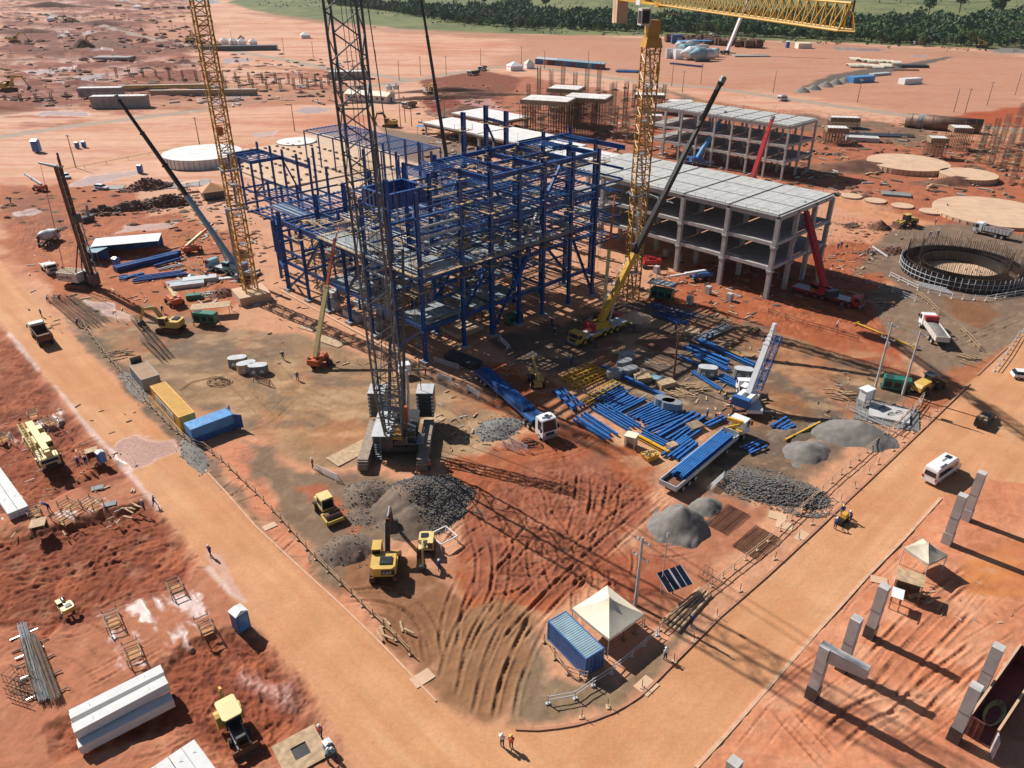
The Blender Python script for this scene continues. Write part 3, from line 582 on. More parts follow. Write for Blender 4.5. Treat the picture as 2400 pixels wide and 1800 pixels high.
# ---- main blue steel frame -------------------------------------------------
FR = thing('steel_frame_building', 'large dark blue steel frame with timber work platforms, the biggest structure', 'steel frame', ORG, math.pi / 2 - 0)
FR.rotation_euler = (0, 0, AZ - math.pi / 2)      # local x -> VA reversed below
FR.rotation_euler = (0, 0, 0)
def L_(a, b, z=0.0): return VA * a + VB * b + Vector((0, 0, z))
nbeam = [0]
def fbeam(a0, b0, z0, a1, b1, z1, w=0.32, h=0.6, name='beam', mt='blue', par=None):
 mb = MB(); mb.ibeam(L_(a0, b0, z0), L_(a1, b1, z1), w, h, 0.06)
 nbeam[0] += 1
 return mb.build(name, mt, par or FR)
cols = {}
def column(a, b, h, w=0.62, par=None, mt='blue'):
 mb = MB(); mb.ibeam(L_(a, b, 0.35), L_(a, b, h), w, w, 0.07, up=VA)
 mb.cbox(L_(a, b, 0.5), (w + .25, w + .25, .12), AZ)
 for z in range(6, int(h), 5): mb.cbox(L_(a, b, z), (w + .07, w + .07, .35), AZ)
 o = mb.build('column', mt, par or FR); return o
A1 = [-1, 7, 14]; B1 = [0, 9, 16, 23, 29.5, 37.2, 44.6, 53]
tops = {(-1, 0): 30.2, (7, 0): 30.8, (-1, 9): 30.3, (-1, 16): 31, (-1, 23): 30.2, (-1, 29.5): 30.5, (-1, 37.2): 31, (-1, 44.6): 30.5, (14, 9): 31, (7, 9): 30.3, (14, 16): 31.3, (14, 23): 30.6, (7, 37.2): 31, (14, 53): 31.5, (14, 44.6): 31.5, (14, 29.5): 31}
for a in A1:
 for b in B1:
  if (a, b) in ((14, 0),): continue
  if a == -1 and b > 50: continue
  column(a, b, tops.get((a, b), 30.0 if b > 12 else 26.0), 0.7 if (a, b) in ((7, 0), (-1, 16)) else 0.58)
A2 = [22.6, 30.2, 37.9, 46.3]; B2 = [0, 9, 16, 23]
for a in A2:
 for b in B2:
  column(a, b, {0: 15.6, 9: 17.5, 16: 18.6, 23: 20}[b] + (1.6 if a == 46.3 else 0) - (2 if a == 37.9 and b > 9 else 0), 0.7 if a == 46.3 else 0.52)
column(15, 0, 26, 0.55)
for a, b, h in ((53, 2, 13.5), (58, 5, 12.5), (22, 31, 21), (22, 38, 20), (30, 31, 16), (30, 38, 21), (38, 31, 15), (38, 40, 12), (46, 31, 13), (46, 40, 13), (54, 20, 11), (54, 31, 10), (62, 10, 10), (62, 20, 9), (62, 31, 13), (70, 10, 8), (70, 20, 9), (70, 31, 12), (78, 20, 10), (78, 31, 16), (60, 42, 17), (68, 46, 19), (76, 45, 20), (84.6, 46.9, 17), (87.2, 55.4, 17), (22, 46, 24), (22, 54, 20), (30, 47, 17), (30, 56, 15)):
 column(a, b, h, 0.5)
# girders: the biggest as parts of their own
lev1 = [6.6, 15.4, 20.6, 25.3, 30.0]
def row_b(a, bs, z, **k):
 for b0, b1 in zip(bs[:-1], bs[1:]): fbeam(a, b0 + .3, z, a, b1 - .3, z, **k)
def row_a(b, as_, z, **k):
 for a0, a1 in zip(as_[:-1], as_[1:]): fbeam(a0 + .3, b, z, a1 - .3, b, z, **k)
row_b(-1, B1[2:7], 29.7, h=0.8, w=.4); row_b(14, B1[2:], 30.0, h=0.8, w=.4); row_b(7, B1[3:6], 29.5)
for b in B1[2:]: fbeam(-0.7, b, 29.4, 13.7, b, 29.4, h=0.9, w=.4)
row_b(-1, B1[:7], 15.4, h=0.9); row_b(-1, B1[:7], 6.3, h=0.7); row_b(-1, B1[1:7], 22.0, h=0.7)
row_b(7, B1[:5], 15.4); row_b(14, B1[:7], 20.6); row_b(14, B1[:5], 12.0)
row_a(0, [-1, 7, 15, 22.6, 30.2, 37.9, 46.3], 6.6, h=0.7); row_a(0, [-1, 7, 15], 15.4, h=0.9)
row_a(0, [15, 22.6, 30.2, 37.9, 46.3], 15.2, h=1.0, w=.4); row_a(9, [-1, 7, 15, 22.6, 30.2, 37.9, 46.3], 15.2, h=.8)
for z in (3.5, 9.2, 12.4): fbeam(38.2, 0, z, 46, 0, z, h=.5)
# the rest as one mesh: secondary girders on every level
sg = MB()
def sb(a0, b0, a1, b1, z, w=.26, h=.45): sg.ibeam(L_(a0, b0, z), L_(a1, b1, z), w, h, 0.05)
for b in B1[1:]:
 for z in (6.6, 15.2, 20.4, 25.2):
  if b > 40 and z < 10: continue
  sb(-.7, b, 6.7, b, z); sb(7.3, b, 13.7, b, z)
  if b <= 37.5 and z < 21: sb(14.3, b, 22.3, b, z)
for z in (9.8, 17.5, 25.2): 
 for a in (7, 14): 
  for b0, b1 in zip(B1[1:-1], B1[2:]): sb(a, b0 + .3, a, b1 - .3, z)
for b0, b1 in zip(B1[:-1], B1[1:]):
 for z in (11.2, 13.4, 18.2, 23.2, 27.4):
  for a in (-1, 7, 14):
   if rng.random() < .75: sb(a, b0 + .3, a, b1 - .3, z, .2, .34)
  for a0, a1 in ((-1, 7), (7, 14), (14, 22)):
   if rng.random() < (.75 if a0 < 10 else .5): sb(a0 + .3, b1, a1 - .3, b1, z, .2, .32)
for a in (14, 22, 30, 38):
 for b0, b1 in zip([23, 31, 38, 46], [31, 38, 46, 54]):
  for z in (11.5, 17.5, 20):
   if rng.random() < .5: sb(a, b0, a, b1, z, .2, .35); sb(a, b0, a + 8, b0, z, .2, .35)
for a in A2:
 for b0, b1 in zip([0, 9, 16, 23, 31, 38], [9, 16, 23, 31, 38, 46]):
  for z in (6.6, 10.8, 15.0):
   if z > 12 and b0 > 20: continue
   sb(a, b0 + .3, a, b1 - .3, z)
for b in (16, 23, 31, 38, 46):
 for a0, a1 in zip([14, 22.6, 30.2, 37.9, 46.3, 54, 62, 70, 78], [22.6, 30.2, 37.9, 46.3, 54, 62, 70, 78, 85]):
  sb(a0 + .3, b, a1 - .3, b, 9.0)
  if a0 < 38: sb(a0 + .3, b, a1 - .3, b, 14.6)
  if a0 < 24 and b > 20: sb(a0 + .3, b, a1 - .3, b, 19.6)
for a in (54, 62, 70, 78, 85):
 for b0, b1 in zip([8, 20, 31, 40], [20, 31, 40, 47]): sb(a, b0, a, b1, 8.8)
sb(53, 2, 53, 30, 12.2); sb(58, 5, 58, 30, 9); sb(46.3, 0, 53, 2, 4.5); sb(46.3, 0, 58, 5, 12)
tag(sg.build('secondary_beams', 'blue', FR), kind='stuff')
# joists: many thin parallel beams on the floors
jo = MB()
def joists(a0, a1, b0, b1, z, n, along='a', w=.14, h=.22):
 for i in range(1, n):
  t = i / n
  if rng.random() < .08: continue
  if along == 'a': jo.beam(L_(a0 + .2, b0 + (b1 - b0) * t, z), L_(a1 - .2, b0 + (b1 - b0) * t, z), w, h)
  else: jo.beam(L_(a0 + (a1 - a0) * t, b0 + .2, z), L_(a0 + (a1 - a0) * t, b1 - .2, z), w, h)
for b0, b1 in zip(B1[1:-1], B1[2:]):
 for a0, a1 in ((-1, 7), (7, 14)):
  for z in (15.6, 20.8):
   if rng.random() < .8: joists(a0, a1, b0, b1, z, 6, 'a' if rng.random() < .8 else 'b')
  for z in (11.4, 18.4, 23.4, 25.4, 27.6, 30.2):
   if rng.random() < .42: joists(a0, a1, b0, b1, z, 6, 'a' if rng.random() < .75 else 'b', .12, .18)
for a0 in (14, 22):
 for b0, b1 in zip([16, 23, 31, 38, 46], [23, 31, 38, 46, 54]):
  for z in (12, 17.6, 20.2):
   if rng.random() < .5: joists(a0, a0 + 8, b0, b1, z, 7, 'a')
for b0, b1 in zip(B1[5:-1], B1[6:]): joists(7, 14, b0, b1, 30.1, 6, 'a'); joists(-1, 7, b0, b1, 20.9, 7, 'a')
for a0, a1 in zip([14, 22.6, 30.2, 37.9, 46.3, 54, 62, 70], [22.6, 30.2, 37.9, 46.3, 54, 62, 70, 78]):
 for b0, b1 in zip([16, 23, 31, 38], [23, 31, 38, 46]):
  if rng.random() < .85: joists(a0, a1, b0, b1, 9.3, 6, 'a')
  if a0 < 40 and rng.random() < .6: joists(a0, a1, b0, b1, 14.9, 6, 'a')
 if a0 >= 46: joists(a0, a1, 8, 20, 8.9, 8, 'a')
for a0, a1 in ((15, 22.6), (22.6, 30.2), (30.2, 37.9)):
 joists(a0, a1, 0, 9, 15.5, 7, 'a'); joists(a0, a1, 0, 9, 15.3, 3, 'b')
 for b0, b1 in ((9, 16), (16, 23)): joists(a0, a1, b0, b1, 15.3, 7, 'b')
joists(-1, 7, 0, 9, 6.2, 6, 'b')
tag(jo.build('joists', 'blue2', FR), kind='stuff')
# metal decks
def deck(a0, a1, b0, b1, z, holes=0):
 mb = MB(); n = max(1, int((b1 - b0) / 1.1))
 for i in range(n):
  t0 = b0 + (b1 - b0) * i / n; t1 = b0 + (b1 - b0) * (i + 1) / n - .04
  if rng.random() < holes: continue
  s0 = a0 + (rng.random() * 3 if rng.random() < holes else 0)
  zz = z + .03 * (i % 2)
  P = [L_(s0, t0, zz), L_(a1, t0, zz), L_(a1, t1, zz), L_(s0, t1, zz)]
  mb.add([p + Vector((0, 0, -.08)) for p in P] + P, [(0, 3, 2, 1), (4, 5, 6, 7), (0, 1, 5, 4), (1, 2, 6, 5), (2, 3, 7, 6), (3, 0, 4, 7)])
 return mb.build('floor_deck', 'deck', FR)
deck(-0.7, 6.7, .3, 8.7, 7.0); deck(-.7, 6.7, .3, 8.7, 15.95); deck(7.3, 14, .3, 8.7, 15.9, .1)
deck(15.3, 30, .3, 8.7, 7.0, .1); deck(-.7, 6.7, 9.3, 22.7, 6.9, .25); deck(7.3, 14, 9.3, 36.7, 6.9, .2); deck(54, 78, 8, 20, 9.2, .5)
deck(46, 60, 20, 40, 9.3, .5); deck(-.6, 6.6, 37.5, 44, 15.9, .1); deck(14.3, 22, 37, 46, 15.2, .3)
for a_, b_ in ((14.3, 22.3), (22.9, 30), (30.5, 37.6), (38.2, 46)):  # extra decks, added to cast shade inside the frame
 for c_, d_ in ((9.3, 15.7), (16.3, 22.7), (23.3, 30.7), (31.3, 37.7)): deck(a_, b_, c_, d_, 7.05 if c_ < 23 else 9.75, .22)
for c_, d_ in ((9.3, 15.7), (16.3, 22.7), (23.3, 29.2), (29.8, 36.9)): deck(-.7, 6.7, c_, d_, 15.95, .42); deck(7.3, 13.7, c_, d_, 15.95, .35); deck(7.3, 13.7, c_, d_, 11.6, .5)  # upper decks likewise added to darken the bays below
deck(-.7, 6.7, 16, 29, 21.1, .6); deck(7.3, 14, 16, 44, 21.1, .65); deck(22, 38, 23, 38, 14.9, .7); deck(15, 30, .3, 8.7, 15.8, .55)
for a in (18, 26, 34, 42):
 for b in (4.5, 12.5, 19.5): column(a, b, 15 + rng.uniform(-1, 1), .3)
# diagonal braces
def brace(a0, b0, z0, a1, b1, z1, mt='blue', w=.42):
 mb = MB(); mb.ibeam(L_(a0, b0, z0), L_(a1, b1, z1), w, w, .07); mb.build('brace', mt, FR)
brace(-1, 16, .6, -1, 25.5, 15.2); brace(-1.35, 21.5, 8.5, -1.35, 25.6, 15.0, 'blue2', .55); brace(-1, 29.5, 15, -1, 37.2, 6.4); brace(-1, 37.2, 15.2, -1, 44.6, 1); brace(-1, 27, 20, -1, 34, 29.5, 'blue2', .5)
brace(-1.2, 23.3, 16, -1.2, 28, 22, 'galv', .4)
brace(46.2, 0, .6, 38, 0, 6.4); brace(38, 0, 6.8, 30.4, 0, 14.8); brace(6.7, 0, .6, -.6, 0, 6.2); brace(14.8, 0, 15, 22.4, 0, 7); brace(14, 16, 16, 14, 23, 29.5, 'blue2'); brace(14, 37, 22, 7, 37, 29, 'blue2'); brace(7, 9, 7, 7, 16, 15)
brace(7, 29.5, 16, 14, 29.5, 25, 'blue2'); brace(-1, 9, 6.8, -1, 15.8, 15); brace(22.6, 31, 9, 30, 31, 15); brace(60, 42, 9, 68, 46, 18)
# deep plate box round the tower bay
for (a0, b0, a1, b1) in ((7, 0, 14, 0), (14, 0, 14, 8.4), (14, 8.4, 7, 8.4), (7, 8.4, 7, 0)):
 mb = MB(); mb.ibeam(L_(a0, b0, 27), L_(a1, b1, 27), .6, 2.6, .12)
 for i in range(1, 6):
  t = i / 6; mb.cbox(L_(a0 + (a1 - a0) * t, b0 + (b1 - b0) * t, 27), (.5, .5, 2.3), AZ)
 mb.build('plate_girder', 'blue', FR)
# galvanised rails on the front corner bay and beside it
for i in range(4):
 mb = MB(); z = 20.9 + i * 1.75; mb.ibeam(L_(-1.2, .3, z), L_(-1.2, 8.8, z), .35, .35, .06); mb.build('cladding_rail', 'galv' if i < 3 else 'blue2', FR)
 mb = MB(); z = 13.5 + i * 2.6; mb.ibeam(L_(7.4, -.6, z), L_(14, -.6, z), .4, .35, .06); mb.build('cladding_rail', 'galv', FR)
# timber scaffold rings round the columns at the joints
def platform(a, b, z, s=1.35, rail=True):
 mb = MB()
 for i, (da, db) in enumerate(((-1, -1), (1, -1), (1, 1), (-1, 1))):
  dn = ((-1, -1), (1, -1), (1, 1), (-1, 1))[(i + 1) % 4]
  p = L_(a + da * s, b + db * s, z); q = L_(a + dn[0] * s, b + dn[1] * s, z)
  mb.mi = 0; mb.beam(p, q, .55, .07)
  mb.mi = 1; mb.tube(p, p + Vector((0, 0, 1.1)), .04, 4); mb.tube((p + q) / 2, (p + q) / 2 + Vector((0, 0, 1.1)), .035, 4)
  if rail:
   for hz in (.55, 1.05): mb.tube(p + Vector((0, 0, hz)), q + Vector((0, 0, hz)), .035, 4)
 mb.build('work_platform', ['wood', 'rebar'], FR)
pl = [(-1, 0, 13.8), (-1, 0, 18.2), (-1, 9, 19.5), (-1, 9, 14.2), (-1, 16, 14.4), (-1, 16, 19), (-1, 23, 14.6), (-1, 23, 19.6), (-1, 23, 28.5), (-1, 29.5, 14.8), (-1, 29.5, 28.8), (-1, 37.2, 14.8), (-1, 37.2, 28.5), (7, 9, 28), (7, 9, 23), (7, 16, 28.5), (7, 16, 22), (7, 23, 28.6), (7, 29.5, 28.5), (7, 37.2, 29), (14, 9, 25.5), (14, 16, 28.8), (14, 23, 28), (14, 29.5, 29), (14, 44.6, 29), (14, 37, 29), (-1, 16, 24), (-1, 9, 27), (7, 16, 17), (7, 23, 17), (-1, 44.6, 14.5), (-1, 44.6, 28), (-1, 37.2, 20), (30, 9, 14), (22.6, 9, 14.2), (38, 0, 13.6), (46.3, 9, 13), (22, 31, 18)]
for a, b, z in pl: platform(a, b, z, 1.5 if z > 27 else 1.25)
# long timber walkways with rails
def walkway(a0, b0, a1, b1, z, w=.9):
 mb = MB(); p = L_(a0, b0, z); q = L_(a1, b1, z); d = (q - p); n = max(2, int(d.length / 2)); s = d.normalized().cross(Vector((0, 0, 1))) * w / 2
 mb.mi = 0; mb.beam(p, q, w, .07); mb.mi = 1
 for sd in (-1, 1):
  for i in range(n + 1): c = p + d * (i / n) + s * sd; mb.tube(c, c + Vector((0, 0, 1.1)), .035, 4)
  for hz in (.55, 1.08): mb.tube(p + s * sd + Vector((0, 0, hz)), q + s * sd + Vector((0, 0, hz)), .035, 4)
 mb.build('walkway', ['wood', 'galv'], FR)
for w_ in ((-1.6, 0, -1.6, 9, 16.1), (-.5, -.7, 7, -.7, 16.1), (7, 9, -1, 9, 16.2), (-1.7, 9, -1.7, 16, 15.9), (-1.8, 16, -1.8, 37, 16), (15, -.7, 30, -.7, 15.9), (15, 9.4, 37, 9.4, 15.9), (30.2, 0, 30.2, 9, 15.9), (15, 8.6, 15, 0, 19.8), (14.4, 16, 14.4, 44, 21), (7.4, 22, 7.4, 37, 21), (46.6, 9, 46.6, 22, 9.6), (7, 9.5, 7, 29, 26)):
 walkway(*w_)
# scaffold tubes hanging round the joints (thin clutter)
sc_t = MB()
for _ in range(1500):
 a = rng.choice([-1.8, -.2, 6.2, 7.8, 13.2, 15, 22, 30, 38]) + rng.uniform(-.6, .6); b = rng.uniform(-1, 46 if a < 16 else 24); z = rng.uniform(4, 29 if a < 16 else 16)
 k = rng.random(); l = rng.uniform(1.5, 4.5)
 d = Vector((0, 0, l)) if k < .4 else (VB * l if k < .75 else VA * l)
 p = L_(a, b, z); sc_t.tube(p, p + d, .035, 3, caps=False)
tag(sc_t.build('scaffold_tubes', 'galv', FR), kind='stuff')
pk = MB()
for _ in range(380):
 a = rng.uniform(-1, 40); b = rng.uniform(0, 40 if a < 15 else 23); z = rng.choice([7.15, 15.95, 16.05, 9.7]) ; 
 if a < 15: z = rng.choice([7.15, 16.1, 21.0])
 p = L_(a, b, z); d = (VB if rng.random() < .6 else VA) * rng.uniform(1.2, 4); pk.beam(p, p + d, rng.uniform(.2, .5), .06)
tag(pk.build('scaffold_planks', 'wood', FR), kind='stuff')
# stair tower of yellow mesh stairs and the concrete core behind the boom
def stair(a, b, z0, z1, n=3):
 mb = MB(); hz = (z1 - z0) / n
 for k in range(n):
  p = L_(a, b + (0 if k % 2 == 0 else 4), z0 + k * hz); q = L_(a, b + (4 if k % 2 == 0 else 0), z0 + (k + 1) * hz)
  for s in (0, 1.1):
   o = VA * s; mb.beam(p + o, q + o, .08, .28); mb.tube(p + o + Vector((0, 0, 1)), q + o + Vector((0, 0, 1)), .04, 4)
  for i in range(9): c = p.lerp(q, (i + .5) / 9); mb.beam(c, c + VA * 1.1, .26, .04)
  mb.cbox(q + VA * .55, (1.2, 1.2, .06), AZ)
 mb.build('stairs', 'machy', FR)
stair(46, 6, 1, 14, 4); stair(50, 12, 0, 9, 3); stair(60, 24, 8, 16, 2); stair(40, 3, 1, 7, 2)
mb = MB()
for i in range(5): mb.cbox(L_(17 + i * .9, 5, 9.5), (.8, .25, 17), AZ + math.pi / 2)
mb.build('precast_core_wall', 'conc', FR)
# ground works seen through the frame
mb = MB()
for (a, b, l, w, z) in ((24, 1.5, 5, 1.6, 1.5), (32, 1.4, 5, 1.6, 1.7), (18, 2, 4, 1.5, 1.2), (28, 6, 4, 2, 1.0), (38, 5, 5, 2, 1.2)): mb.cbox(L_(a, b, z / 2), (w, l, z), AZ)
mb.build('foundation_block', 'conc', FR)
mb = MB(); mb.beam(L_(-1, -1.6, .12), L_(47, -1.6, .12), .35, .24); mb.build('kerb_beam', 'slab', FR)
mb = MB()
for a, b in [(a, b) for a in A1 for b in B1] + [(a, 0) for a in A2]: mb.cbox(L_(a, b, .2), (1.7, 1.7, .5), AZ)
tag(mb.build('footings', 'concg', FR), kind='stuff')
pc = thing('concrete_slab', 'pale concrete floor slab lit by the sun under the blue frame', 'slab', L_(4.5, 13.5, .1) + ORG, AZ)
MB().box(-3.3, 3.3, -2.3, 2.3, 0, .8).build('slab_top', 'slab', pc)
# ---- blue frame at the back left (separate structure)
def frame2(name, label, cols_, beams_, decks_=(), mt='blue', w=.5, jo_=()):
 r = thing(name, label, 'steel frame', ORG)
 for a, b, h in cols_: column(a, b, h, w, r, mt)
 for q in beams_: fbeam(*q[:6], w=.3, h=(q[6] if len(q) > 6 else .6), par=r, mt=mt)
 m_ = MB()
 for (a0, a1, b0, b1, z, n, al) in jo_:
  for i in range(1, n):
   t = i / n
   if al == 'a': m_.beam(L_(a0, b0 + (b1 - b0) * t, z), L_(a1, b0 + (b1 - b0) * t, z), .15, .22)
   else: m_.beam(L_(a0 + (a1 - a0) * t, b0, z), L_(a0 + (a1 - a0) * t, b1, z), .15, .22)
 if m_.v: tag(m_.build('joists', 'blue2', r), kind='stuff')
 return r
A3 = [86, 92.4, 100, 106.7, 114.2]
cs = [(a, 30.8, 17) for a in A3] + [(a, 21.8, 15) for a in (101, 108, 114.2)] + [(a, 21.8, 11) for a in (86, 93)] + [(94.2, 37, 17.5), (78, 22, 13)]
bs = [(a0, 30.8, 14.6, a1, 30.8, 14.6, 1.0) for a0, a1 in zip(A3[:-1], A3[1:])] + [(101, 21.8, 14.7, 108, 21.8, 14.7, .9), (108, 21.8, 14.7, 114, 21.8, 14.7, .9)] + [(a, 21.8, 14.7, a, 30.8, 14.7, .9) for a in (101, 114.2, 111)]
bs += [(a0, b, 6.5, a1, b, 6.5, .5) for a0, a1 in zip([78, 86, 93, 101, 108], [86, 93, 101, 108, 114]) for b in (21.8, 30.8)] + [(a, 21.8, 6.5, a, 30.8, 6.5, .5) for a in (86, 93, 101, 108)]
bs += [(93, 30.8, 7, 100, 30.8, 14, .4), (101, 21.8, 6.6, 93, 21.8, 11, .4)]
frame2('steel_frame_annex', 'small blue steel frame with a rectangular top ring beside the left tower crane', cs, bs, jo_=[(101, 111, 21.8, 30.8, 14.9, 3, 'a'), (101, 111, 21.8, 30.8, 14.9, 4, 'b'), (78, 101, 21.8, 30.8, 6.7, 9, 'a'), (62, 78, 9, 22, 9.4, 10, 'a')])
# long pitched-roof pipe rack behind
cs = [(a, b, 11.5) for a in (92, 101, 110, 119, 128, 137, 146) for b in (64, 80)]; bs = [(92, b, 11.4, 146, b, 11.4, .35) for b in (64, 80)] + [(a, 64, 11.4, a, 80, 11.6, .3) for a in (92, 101, 110, 119, 128, 137, 146)]
frame2('steel_frame_shed', 'long low blue roof frame with thin purlins behind the black lattice boom', cs, bs, w=.36, jo_=[(92, 146, 64, 80, 11.75, 13, 'a')])
cs = [(a, b, h) for a, b, h in ((66, 56, 18), (74, 58, 19), (80, 63, 17), (87, 63, 17), (66, 64, 12), (58, 60, 14), (74, 68, 10), (90, 72, 9))]
bs = [(66, 56, 14, 74, 58, 14, .5), (74, 58, 14, 80, 63, 14, .5), (66, 56, 10, 66, 64, 10, .6), (66, 64, 10, 87, 63, 10, .6), (58, 60, 9, 90, 72, 9, .5), (66, 56, 9, 58, 60, 9, .5)]
frame2('steel_frame_group', 'group of free standing blue columns in front of the low blue roof frame', cs, bs, jo_=[(58, 87, 56, 64, 9.6, 9, 'a')])
cs = [(45.6, 50.1, 31), (49, 60.4, 31), (41.9, 60.6, 30.5), (40, 50, 24), (30, 52, 24)]
bs = [(49, 60.4, 28, 41.9, 60.6, 27.6, .7), (49, 60.4, 27, 42, 60.6, 17, .5), (45.6, 50.1, 12, 49, 60.4, 12, .6)]
r_ = frame2('steel_frame_portal', 'tall blue portal of two columns with one diagonal brace behind the main frame', cs, bs, w=.9)
for a, b, z in ((49, 60.4, 27), (41.9, 60.6, 27), (45.6, 50.1, 27)):
 mb = MB(); P = L_(a, b, z)
 for s in (-1, 1):
  mb.beam(P + VA * 1.3 * s - VB * 1.5, P + VA * 1.3 * s + VB * 1.5, .5, .07); mb.beam(P + VB * 1.3 * s - VA * 1.5, P + VB * 1.3 * s + VA * 1.5, .5, .07)
  mb.tube(P + VA * 1.5 * s - VB * 1.5, P + VA * 1.5 * s - VB * 1.5 + Vector((0, 0, 1.2)), .05, 4); mb.tube(P + VA * 1.5 * s + VB * 1.5, P + VA * 1.5 * s + VB * 1.5 + Vector((0, 0, 1.2)), .05, 4)
 mb.build('work_platform', 'wood', r_)
# ---- precast concrete buildings
def conc_building(label, a0, na, da, b0, nb, db, levs, roofz, colw, over=0.6, slabs=None, stacks=0):
 r = thing('concrete_building', label, 'building', ab(a0, b0), 0)
 def P(a, b, z): return VA * (a - a0) + VB * (b - b0) + Vector((0, 0, z))
 for i in range(na):
  for j in range(nb):
   a = a0 + i * da; b = b0 + j * db
   mb = MB(); mb.beam(P(a, b, 0), P(a, b, roofz - .5), colw, colw, up=VA)
   for z in levs:
    mb.cbox(P(a, b, z - .95), (colw + .5, colw + .15, .45), AZ); mb.cbox(P(a, b, z - .95), (colw + .15, colw + .5, .45), AZ)
   mb.build('column', 'conc', r)
 AE = a0 + (na - 1) * da; BE = b0 + (nb - 1) * db
 for z in levs + [roofz - .1]:
  for j in range(nb):
   for i in range(na - 1):
    if j not in (0, nb - 1) and i % 2: continue
    a = a0 + i * da; b = b0 + j * db
    MB().beam(P(a + colw / 2 + .02, b, z - .38), P(a + da - colw / 2 - .02, b, z - .38), .5, .75).build('floor_beam', 'conc', r)
  for i in range(na):
   for j in range(nb - 1):
    if i not in (0, na - 1): continue
    a = a0 + i * da; b = b0 + j * db
    MB().beam(P(a, b + colw / 2 + .02, z - .4), P(a, b + db - colw / 2 - .02, z - .4), .5, .7).build('floor_beam', 'conc', r)
 for k, z in enumerate(levs):
  mb = MB()
  for i in range(na - 1):
   a = a0 + i * da; n = 8
   mb.beam(P(a + .3, (b0 + BE) / 2, z + .08), P(a + da - .3, (b0 + BE) / 2, z + .08), BE - b0 - .6, .14)
  mb.build('floor_slab', 'concg', r)
 mb = MB()     # roof of long precast planks with a walkway grid between
 for i in range(na - 1):
  a = a0 + i * da
  for j in range(nb - 1):
   b = b0 + j * db; n = 7
   for q in range(n):
    x0 = a + .35 + (da - .7) * q / n; x1 = a + .35 + (da - .7) * (q + 1) / n - .06
    mb.beam(P((x0 + x1) / 2, b + .25, roofz + .2 + .02 * (q % 2)), P((x0 + x1) / 2, b + db - .25, roofz + .2 + .02 * (q % 2)), x1 - x0, .25)
 mb.build('roof_planks', 'plank', r)
 mb = MB()
 for i in range(na): mb.beam(P(a0 + i * da, b0, roofz + .02), P(a0 + i * da, BE, roofz + .02), .75, .2)
 for j in range(nb): mb.beam(P(a0, b0 + j * db, roofz + .03), P(AE, b0 + j * db, roofz + .03), .8, .18)
 mb.build('roof_joints', 'concg', r)
 mb = MB()
 for i in range(na * 4): 
  a = a0 + (AE - a0) * i / (na * 4 - 1)
  for b in (b0 - .2, BE + .2): mb.tube(P(a, b, roofz), P(a, b, roofz + 1.1), .035, 4)
 for b in (b0 - .2, BE + .2): mb.tube(P(a0, b, roofz + 1.1), P(AE, b, roofz + 1.1), .03, 4)
 mb.build('guard_rail', 'rebar', r)
 return r
conc_building('nearer pale concrete frame with a white plank roof beside the yellow jib crane', -27.5, 6, 11.35, 69.7, 4, 7.75, [7.0, 12.1], 17.5, 0.85)
conc_building('farther grey concrete frame with thinner columns behind the nearer concrete frame', 20.0, 9, 6.7, 162.5, 3, 9.0, [6.0, 11.0], 16.8, 0.6)
# ---- tower cranes
def mast_part(name, root, h, w, mt, z0=0, seg=3.0, rc=.13, rd=.06):
 mb = MB(); n = int((h - z0) / (seg / 2))
 lattice(mb, (0, 0, z0), (0, 0, h), w, w, rc, rd, n, up=(0, 1, 0), tn=6)
 k = z0 + seg
 while k < h: mb.box(-w / 2 - .12, w / 2 + .12, -w / 2 - .12, w / 2 + .12, k - .07, k + .07) if False else [mb.cbox((sx * w / 2, sy * w / 2, k), (.34, .34, .5)) for sx in (-1, 1) for sy in (-1, 1)]; k += seg
 mb.build(name, mt, root)
TC1 = thing('tower_crane', 'yellow tower crane mast standing on a square concrete block left of the blue frame', 'tower crane', at(591, 700), R_(33), 'yellow tower cranes')
mast_part('mast', TC1, 78, 2.5, 'ochre', 1.8, 3.0, .15, .075)
mb = MB(); mb.box(-3.2, 3.2, -3.2, 3.2, 0, 1.8); mb.build('foundation_block', 'slab', TC1)
mb = MB()
for z in range(6, 78, 6):
 mb.cbox((0.2, 0, z), (1.5, 1.6, .06)); mb.beam((0.5, .4, z - 6), (0.5, -.4, z), .4, .05)
mb.build('ladder', 'galv', TC1)
for z in (19.5, 27):
 mb = MB()
 for s in (-1, 1): mb.beam((-1.9, s * 1.5, z), (2.2, s * 1.5, z), .22, .3); mb.beam((s * 1.5, -1.9, z + .01), (s * 1.5, 1.9, z + .01), .2, .26)
 mb.build('tie_collar', 'grey', TC1)
mb = MB(); mb.box(-.5, .5, 1.3, 2.3, 33, 34.6); mb.build('cable_box', 'orange', TC1)
TC2 = thing('tower_crane', 'yellow tower crane with horizontal jib and white cab', 'tower crane', at(1478, 700), R_(-80), 'yellow tower cranes')
mast_part('mast', TC2, 49, 2.6, 'ochre', 0, 3.0, .16, .08)
mb = MB()
for z in range(6, 49, 6):
 mb.cbox((0.2, 0, z), (1.5, 1.7, .06)); mb.beam((0.5, .4, z - 6), (0.5, -.4, z), .4, .05)
mb.build('ladder', 'galv', TC2)
mb = MB(); mb.box(-1.6, 1.6, -1.6, 1.6, 48.6, 50.2, .3, .3); mb.lathe((0, 0, 50.2), [(1.3, 0), (1.3, .7)], 20); mb.box(-1.2, 1.2, -1.2, 1.2, 50.9, 53, .2, .2); mb.build('slewing_ring', 'ochre', TC2)
